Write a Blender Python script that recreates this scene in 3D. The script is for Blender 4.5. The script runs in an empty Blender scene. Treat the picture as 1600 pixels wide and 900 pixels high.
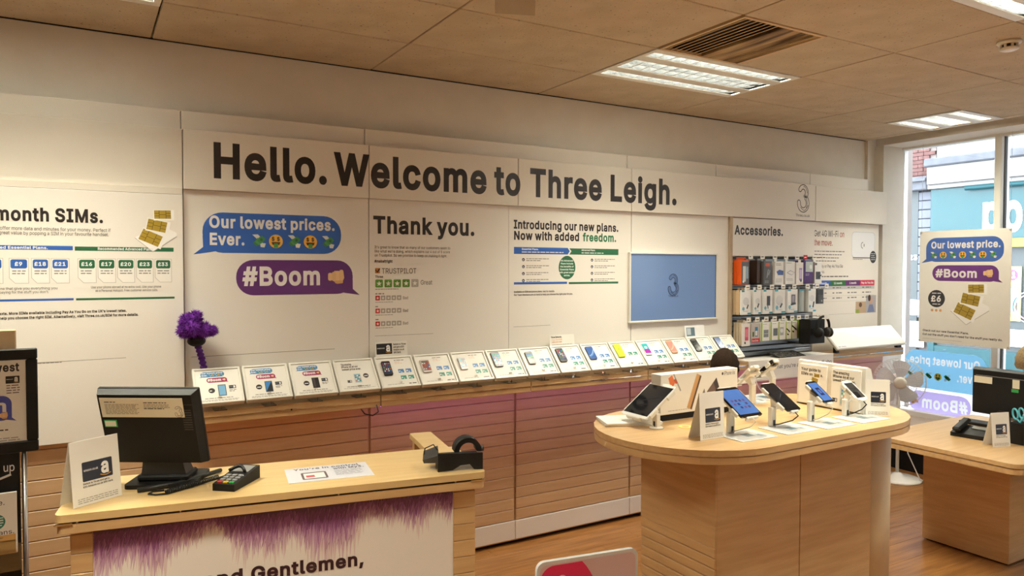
import bpy, math, random
from mathutils import Vector, Matrix, Euler
from mathutils.geometry import delaunay_2d_cdt
random.seed(7)
SC = bpy.context.scene
COL = SC.collection
PI = math.pi
EYE = 1.83            # camera height

# ------------------------------------------------------------------ camera
def make_camera():
    yaw, pitch, roll = math.radians(30.359), math.radians(1.658), math.radians(-0.073)
    fwd = Vector((math.sin(yaw)*math.cos(pitch), math.cos(yaw)*math.cos(pitch), -math.sin(pitch)))
    right = Vector((math.cos(yaw), -math.sin(yaw), 0))
    down = fwd.cross(right)
    r2 = right*math.cos(roll) + down*math.sin(roll)
    d2 = -right*math.sin(roll) + down*math.cos(roll)
    m = Matrix((r2, -d2, -fwd)).transposed().to_4x4()
    m.translation = Vector((0, 0, EYE))
    cd = bpy.data.cameras.new('camera'); cd.sensor_width = 36.0
    cd.lens = 36.0*1137.365/1600.0
    cd.clip_start = .05; cd.clip_end = 200
    co = bpy.data.objects.new('camera', cd); COL.objects.link(co)
    co.matrix_world = m
    SC.camera = co
make_camera()

# ------------------------------------------------------------------ world, exposure
SC.view_settings.view_transform = 'Standard'
SC.view_settings.look = 'None'
SC.view_settings.gamma = 1.0
SC.view_settings.use_curve_mapping = False
SC.view_settings.exposure = 0.1
W = bpy.data.worlds.new('overcast_sky'); SC.world = W; W.use_nodes = True
bg = W.node_tree.nodes['Background']
bg.inputs[0].default_value = (0.86, 0.93, 1.0, 1); bg.inputs[1].default_value = 13.0

LAMP_COLOR = (1.0, 0.955, 0.76)
LAMP_POWER = 16.0

# ------------------------------------------------------------------ colour and materials
def lin(r, g, b):
    f = lambda c: (c/255/12.92) if c/255 <= .04045 else ((c/255+.055)/1.055)**2.4
    return (f(r), f(g), f(b))
MATS = {}
def mat(name, rgb=(200, 200, 200), rough=.5, metal=0, var=.04, scale=8, bump=0, bscale=60, stretch=(1, 1, 1), spec=.5, coat=0, trans=0, emit=None, estr=0, rgb2=None, alpha=1, ior=1.45):
    m = bpy.data.materials.new(name); m.use_nodes = True; nt = m.node_tree; N = nt.nodes; L = nt.links
    b = N['Principled BSDF']
    b.inputs['Roughness'].default_value = rough; b.inputs['Metallic'].default_value = metal
    b.inputs['Specular IOR Level'].default_value = spec; b.inputs['Coat Weight'].default_value = coat
    b.inputs['Transmission Weight'].default_value = trans; b.inputs['IOR'].default_value = ior
    b.inputs['Alpha'].default_value = alpha
    c = lin(*rgb)
    tc = N.new('ShaderNodeTexCoord'); mp = N.new('ShaderNodeMapping'); mp.inputs['Scale'].default_value = stretch
    L.new(tc.outputs['Object'], mp.inputs['Vector'])
    if var or rgb2:
        n = N.new('ShaderNodeTexNoise'); n.inputs['Scale'].default_value = scale; n.inputs['Detail'].default_value = 5
        L.new(mp.outputs[0], n.inputs['Vector'])
        cr = N.new('ShaderNodeValToRGB')
        c2 = lin(*rgb2) if rgb2 else tuple(min(1, x*(1+var)) for x in c)
        c1 = c if rgb2 else tuple(x*(1-var) for x in c)
        cr.color_ramp.elements[0].color = (*c1, 1); cr.color_ramp.elements[1].color = (*c2, 1)
        cr.color_ramp.elements[0].position = .35; cr.color_ramp.elements[1].position = .65
        L.new(n.outputs['Fac'], cr.inputs[0]); L.new(cr.outputs[0], b.inputs['Base Color'])
    else:
        b.inputs['Base Color'].default_value = (*c, 1)
    if bump:
        n2 = N.new('ShaderNodeTexNoise'); n2.inputs['Scale'].default_value = bscale; n2.inputs['Detail'].default_value = 4
        L.new(mp.outputs[0], n2.inputs['Vector'])
        bp = N.new('ShaderNodeBump'); bp.inputs['Strength'].default_value = bump; bp.inputs['Distance'].default_value = .004
        L.new(n2.outputs['Fac'], bp.inputs['Height']); L.new(bp.outputs[0], b.inputs['Normal'])
    if emit:
        b.inputs['Emission Color'].default_value = (*lin(*emit), 1); b.inputs['Emission Strength'].default_value = estr
    MATS[name] = m
    return m
def wood(name, a, b, rough=.4, stretch=(1.2, 14, 14), scale=3, coat=0):
    m = mat(name, a, rough, rgb2=b, scale=scale, stretch=stretch, bump=.05, bscale=20, coat=coat)
    return m
def glass_mat(name, tint=(1, 1, 1), refl=.08):
    m = bpy.data.materials.new(name); m.use_nodes = True; nt = m.node_tree; N = nt.nodes; L = nt.links
    for n in list(N):
        if n.type != 'OUTPUT_MATERIAL': N.remove(n)
    out = [n for n in N if n.type == 'OUTPUT_MATERIAL'][0]
    t = N.new('ShaderNodeBsdfTransparent'); t.inputs[0].default_value = (*tint, 1)
    g = N.new('ShaderNodeBsdfGlossy'); g.inputs['Roughness'].default_value = .02
    f = N.new('ShaderNodeFresnel'); f.inputs[0].default_value = 1.45
    mu = N.new('ShaderNodeMath'); mu.operation = 'MULTIPLY_ADD'; mu.inputs[1].default_value = .8; mu.inputs[2].default_value = refl*.2
    mx = N.new('ShaderNodeMixShader')
    L.new(f.outputs[0], mu.inputs[0]); L.new(mu.outputs[0], mx.inputs[0]); L.new(t.outputs[0], mx.inputs[1]); L.new(g.outputs[0], mx.inputs[2]); L.new(mx.outputs[0], out.inputs[0])
    MATS[name] = m; return m
def ink_mat(name, rough=.45, translucent=0):
    m = bpy.data.materials.new(name); m.use_nodes = True; nt = m.node_tree; N = nt.nodes; L = nt.links
    b = N['Principled BSDF']; b.inputs['Roughness'].default_value = rough
    at = N.new('ShaderNodeAttribute'); at.attribute_name = 'Ink'
    L.new(at.outputs['Color'], b.inputs['Base Color'])
    if translucent:
        out = [n for n in N if n.type == 'OUTPUT_MATERIAL'][0]
        tr = N.new('ShaderNodeBsdfTranslucent'); L.new(at.outputs['Color'], tr.inputs[0])
        mx = N.new('ShaderNodeMixShader'); mx.inputs[0].default_value = translucent
        L.new(b.outputs[0], mx.inputs[1]); L.new(tr.outputs[0], mx.inputs[2]); L.new(mx.outputs[0], out.inputs[0])
    MATS[name] = m; return m

ink_mat('ink'); ink_mat('ink_gloss', .15); ink_mat('decal_ink', .4, .75)
mat('wall_paint', (232, 226, 214), .75, var=.02, bump=.04, bscale=120)
mat('far_wall', (150, 140, 128), .8)
mat('panel_white', (238, 233, 225), .42, var=.012, scale=2)
mat('header_white', (236, 229, 217), .38, var=.012, scale=2)
mat('frame_white', (236, 236, 228), .4, var=.02)
mat('tile', (192, 174, 146), .9, rgb2=(204, 187, 160), scale=5, bump=.55, bscale=75)
def speck(m):
    nt = m.node_tree; N = nt.nodes; L = nt.links; b = N['Principled BSDF']; src = b.inputs['Base Color'].links[0].from_socket
    tc = N.new('ShaderNodeTexCoord'); n = N.new('ShaderNodeTexNoise'); n.inputs['Scale'].default_value = 58; n.inputs['Detail'].default_value = 2
    L.new(tc.outputs['Object'], n.inputs['Vector'])
    r = N.new('ShaderNodeValToRGB'); r.color_ramp.elements[0].position = .66; r.color_ramp.elements[0].color = (1, 1, 1, 1); r.color_ramp.elements[1].position = .71; r.color_ramp.elements[1].color = (.5, .45, .38, 1)
    L.new(n.outputs['Fac'], r.inputs[0])
    mx = N.new('ShaderNodeMix'); mx.data_type = 'RGBA'; mx.blend_type = 'MULTIPLY'; mx.inputs[0].default_value = 1
    L.new(src, mx.inputs[6]); L.new(r.outputs[0], mx.inputs[7]); L.new(mx.outputs[2], b.inputs['Base Color'])
speck(MATS['tile'])
mat('tile_dark_gap', (30, 25, 18), .9)
mat('floor_board', (128, 84, 42), .3, rgb2=(164, 116, 64), scale=2.5, stretch=(1.0, 12, 12), bump=.03)
wood('maple', (194, 156, 108), (206, 170, 121), .33)
wood('maple_side', (194, 156, 108), (206, 170, 121), .33, stretch=(1.2, 1.2, 14))
wood('maple_top', (207, 175, 120), (216, 185, 131), .28)
wood('slat_wood', (202, 166, 126), (211, 177, 137), .45)
mat('white_plastic', (228, 225, 215), .3, var=.01)
mat('white_gloss', (246, 246, 246), .12, var=0, coat=.6)
mat('black_plastic', (22, 21, 20), .55, spec=.3, var=.1, bump=.06, bscale=300)
mat('black_gloss', (12, 12, 14), .08, var=0, coat=.4)
mat('dark_grey', (52, 50, 48), .5)
mat('grey_plastic', (128, 128, 126), .45)
mat('steel', (190, 190, 190), .28, metal=1, var=.05)
mat('chrome', (225, 225, 225), .08, metal=1, var=0)
mat('aluminium', (236, 238, 240), .16, metal=1, var=.02)
mat('slat_metal', (158, 164, 170), .35, metal=.6, var=.05, stretch=(.5, 8, 8))
mat('paper', (240, 237, 229), .7, var=.015)
mat('cream_paper', (232, 224, 200), .7, var=.015)
mat('card_tan', (214, 186, 146), .7, var=.03)
mat('clear_acrylic', (255, 255, 255), .03, trans=1, var=0, ior=1.3)
glass_mat('window_glass'); glass_mat('acrylic_sheet', (.97, .98, .98), .3)
mat('smoke_plate', (226, 230, 232), .12, var=.03, coat=.5)
mat('fabric_navy', (40, 46, 66), .85, bump=.2, bscale=300)
mat('fabric_grey', (110, 108, 104), .85, bump=.2, bscale=300)
mat('skin', (196, 140, 112), .5, var=.04)
mat('hair_dark', (40, 28, 20), .9, spec=.15, var=.3, scale=90, bump=.6, bscale=160)
mat('hair_blond', (168, 146, 112), .9, spec=.15, var=.25, scale=90, bump=.6, bscale=160)
mat('fluff', (110, 40, 150), .9, var=.25, scale=40)
mat('purple_cloth', (92, 40, 136), .8, var=.1, bump=.3, bscale=200)
mat('teal', (8, 62, 68), .35, var=.03)  # teal to yellow: street colours darkened below true tone to offset the bright sky
mat('brick', (74, 49, 46), .9, rgb2=(90, 63, 60), scale=12, bump=.3)
mat('mortar', (110, 104, 100), .95)
mat('slate', (72, 76, 83), .7, var=.15, bump=.2)
mat('render_dimmed', (122, 122, 120), .8, var=.02)  # white plaster, dimmed in colour so strong daylight does not blow it out
mat('grey_siding', (82, 87, 97), .6)
mat('shutter_grey', (54, 62, 64), .5)
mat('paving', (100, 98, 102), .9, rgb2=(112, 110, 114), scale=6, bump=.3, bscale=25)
mat('yellow', (146, 140, 40), .5)
mat('gold_gel', (236, 214, 110), .3)
mat('tan_board', (176, 158, 134), .7)
mat('led_purple', (180, 120, 220), .4, emit=(214, 140, 255), estr=9, var=0)
mat('led_orange', (220, 150, 120), .4, emit=(255, 160, 130), estr=2.5, var=0)
mat('tv_screen', (96, 118, 156), .12, var=0, emit=(88, 112, 150), estr=.28)
mat('dark_screen', (16, 20, 28), .06, var=0, coat=.3)
mat('blue_screen', (62, 96, 160), .1, var=0, emit=(60, 92, 160), estr=.2)
mat('cable_black', (18, 18, 18), .5, var=0)
mat('cable_white', (232, 230, 224), .5, var=0)
mat('scissor_blue', (96, 190, 206), .35, var=0)
mat('red_key', (206, 40, 40), .4, var=0); mat('yellow_key', (226, 190, 50), .4, var=0); mat('green_key', (50, 160, 80), .4, var=0); mat('grey_key', (150, 150, 150), .4, var=0)

def film(name, rgb, tr=.6):
    m = bpy.data.materials.new(name); m.use_nodes = True; N = m.node_tree.nodes; L = m.node_tree.links; b_ = N['Principled BSDF']; b_.inputs['Base Color'].default_value = (*lin(*rgb), 1)
    t_ = N.new('ShaderNodeBsdfTranslucent'); t_.inputs[0].default_value = (*lin(*rgb), 1); mx = N.new('ShaderNodeMixShader'); mx.inputs[0].default_value = tr
    L.new(b_.outputs[0], mx.inputs[1]); L.new(t_.outputs[0], mx.inputs[2]); L.new(mx.outputs[0], [q for q in N if q.type == 'OUTPUT_MATERIAL'][0].inputs[0]); MATS[name] = m
mat('cloudy_film', (206, 198, 180), .3, alpha=.3, var=.1)

# ------------------------------------------------------------------ objects
def tag(o, label=None, cat=None, group=None, kind=None):
    if label: o['label'] = label
    if cat: o['category'] = cat
    if group: o['group'] = group
    if kind: o['kind'] = kind
    return o
def root(name, label, cat, loc=(0, 0, 0), rot=(0, 0, 0), group=None, kind=None):
    o = bpy.data.objects.new(name, None); COL.objects.link(o)
    o.location = loc; o.rotation_euler = rot; o.empty_display_size = .05
    return tag(o, label, cat, group, kind)
class MB:
    def __init__(s): s.v = []; s.f = []; s.m = Matrix.Identity(4); s.sm = []
    def set(s, loc=(0, 0, 0), rot=(0, 0, 0)): s.m = Matrix.Translation(loc) @ Euler(rot).to_matrix().to_4x4(); return s
    def add(s, vs, fs, smooth=False):
        n = len(s.v); s.v += [tuple(s.m @ Vector(p)) for p in vs]; s.f += [tuple(i+n for i in f) for f in fs]; s.sm += [smooth]*len(fs); return s
    def box(s, x0, x1, y0, y1, z0, z1, b=0):
        x0, x1 = min(x0, x1), max(x0, x1); y0, y1 = min(y0, y1), max(y0, y1); z0, z1 = min(z0, z1), max(z0, z1)
        if not b:
            vs = [(x, y, z) for z in (z0, z1) for y in (y0, y1) for x in (x0, x1)]
            return s.add(vs, [(0, 2, 3, 1), (4, 5, 7, 6), (0, 1, 5, 4), (2, 6, 7, 3), (0, 4, 6, 2), (1, 3, 7, 5)])
        b = min(b, (x1-x0)*.49, (y1-y0)*.49, (z1-z0)*.49)
        vs = []; idx = {}
        for ix, X in enumerate((x0, x1)):
            for iy, Y in enumerate((y0, y1)):
                for iz, Z in enumerate((z0, z1)):
                    dx, dy, dz = (b if ix == 0 else -b), (b if iy == 0 else -b), (b if iz == 0 else -b)
                    for a, p in (('x', (X, Y+dy, Z+dz)), ('y', (X+dx, Y, Z+dz)), ('z', (X+dx, Y+dy, Z))):
                        idx[(ix, iy, iz, a)] = len(vs); vs.append(p)
        g = lambda *k: idx[k]
        fs = []
        for i in (0, 1):
            q = [g(i, 0, 0, 'x'), g(i, 1, 0, 'x'), g(i, 1, 1, 'x'), g(i, 0, 1, 'x')]; fs.append(q if i else q[::-1])
            q = [g(0, i, 0, 'y'), g(1, i, 0, 'y'), g(1, i, 1, 'y'), g(0, i, 1, 'y')]; fs.append(q[::-1] if i else q)
            q = [g(0, 0, i, 'z'), g(1, 0, i, 'z'), g(1, 1, i, 'z'), g(0, 1, i, 'z')]; fs.append(q if i else q[::-1])
            for j in (0, 1):
                fs.append([g(0, i, j, 'y'), g(1, i, j, 'y'), g(1, i, j, 'z'), g(0, i, j, 'z')])
                fs.append([g(i, 0, j, 'x'), g(i, 1, j, 'x'), g(i, 1, j, 'z'), g(i, 0, j, 'z')])
                fs.append([g(i, j, 0, 'x'), g(i, j, 1, 'x'), g(i, j, 1, 'y'), g(i, j, 0, 'y')])
                for k in (0, 1): fs.append([g(i, j, k, 'x'), g(i, j, k, 'y'), g(i, j, k, 'z')])
        return s.add(vs, fs)
    def prism(s, pts, a0, a1, ax='z', smooth=False):
        n = len(pts)
        P = {'z': lambda p, a: (p[0], p[1], a), 'y': lambda p, a: (p[0], a, p[1]), 'x': lambda p, a: (a, p[0], p[1])}[ax]
        vs = [P(p, a0) for p in pts]+[P(p, a1) for p in pts]
        s.add(vs, [tuple(range(n))[::-1], tuple(range(n, 2*n))])
        k = len(s.v)-2*n
        for i in range(n):
            j = (i+1) % n; s.f.append((k+i, k+j, k+n+j, k+n+i)); s.sm.append(smooth)
        return s
    def lathe(s, prof, n=20, smooth=True):   # profile of (r,z) about z
        vs = []; fs = []
        for r, z in prof:
            for i in range(n): a = 2*PI*i/n; vs.append((r*math.cos(a), r*math.sin(a), z))
        for k in range(len(prof)-1):
            for i in range(n): j = (i+1) % n; fs.append((k*n+i, k*n+j, (k+1)*n+j, (k+1)*n+i))
        fs.append(tuple(range(n))[::-1]); fs.append(tuple((len(prof)-1)*n+i for i in range(n)))
        return s.add(vs, fs, smooth)
    def tube(s, pts, r, n=6, rs=None, closed=False):
        pts = [Vector(p) for p in pts]; vs = []; fs = []; m = len(pts); prev = None
        for k, p in enumerate(pts):
            t = (pts[(k+1) % m]-pts[k-1]) if closed else (pts[min(k+1, m-1)]-pts[max(k-1, 0)])
            t = t.normalized() if t.length > 1e-9 else Vector((0, 0, 1))
            if prev is None:
                a = Vector((0, 0, 1)) if abs(t.z) < .9 else Vector((1, 0, 0)); u = t.cross(a).normalized()
            else:
                u = prev-t*prev.dot(t); u = u.normalized() if u.length > 1e-6 else t.orthogonal().normalized()
            prev = u; w = t.cross(u); rr = rs[k] if rs else r
            for i in range(n): a = 2*PI*i/n; vs.append(p+(u*math.cos(a)+w*math.sin(a))*rr)
        for k in range(m if closed else m-1):
            q = (k+1) % m
            for i in range(n): j = (i+1) % n; fs.append((k*n+i, k*n+j, q*n+j, q*n+i))
        if not closed: fs.append(tuple(range(n))[::-1]); fs.append(tuple((m-1)*n+i for i in range(n)))
        return s.add(vs, fs, True)
    def ball(s, c, r, n=14, m=9):
        rx, ry, rz = r if isinstance(r, tuple) else (r, r, r); vs = []; fs = []
        for k in range(m+1):
            t = PI*k/m
            for i in range(n): a = 2*PI*i/n; vs.append((c[0]+rx*math.sin(t)*math.cos(a), c[1]+ry*math.sin(t)*math.sin(a), c[2]-rz*math.cos(t)))
        for k in range(m):
            for i in range(n): j = (i+1) % n; fs.append((k*n+i, k*n+j, (k+1)*n+j, (k+1)*n+i))
        return s.add(vs, fs, True)
    def build(s, name, m, parent=None, kind=None, label=None):
        me = bpy.data.meshes.new(name); me.from_pydata(s.v, [], s.f); me.validate()
        me.materials.append(MATS[m])
        if len(me.polygons) == len(s.sm): me.polygons.foreach_set('use_smooth', s.sm)
        me.update()
        o = bpy.data.objects.new(name, me); COL.objects.link(o)
        if parent is not None: o.parent = parent
        if kind: o['kind'] = kind
        if label: o['label'] = label
        return o
def rrect(x0, x1, y0, y1, r, n=5, corners=(1, 1, 1, 1)):
    pts = []
    for k, (cx, cy, a0) in enumerate(((x0+r, y0+r, PI), (x1-r, y0+r, 1.5*PI), (x1-r, y1-r, 0), (x0+r, y1-r, .5*PI))):
        if corners[k]:
            pts += [(cx+r*math.cos(a0+.5*PI*i/n), cy+r*math.sin(a0+.5*PI*i/n)) for i in range(n+1)]
        else: pts.append(((x0, y0), (x1, y0), (x1, y1), (x0, y1))[k])
    return pts
def ell(cx, cy, rx, ry=None, n=24): ry = ry or rx; return [(cx+rx*math.cos(2*PI*i/n), cy+ry*math.sin(2*PI*i/n)) for i in range(n)]
def copy_tree(o, parent=None):
    c = o.copy(); COL.objects.link(c)
    if parent is not None: c.parent = parent
    for ch in list(o.children): copy_tree(ch, c)
    return c

# ------------------------------------------------------------------ lettering
GL = {}
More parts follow.
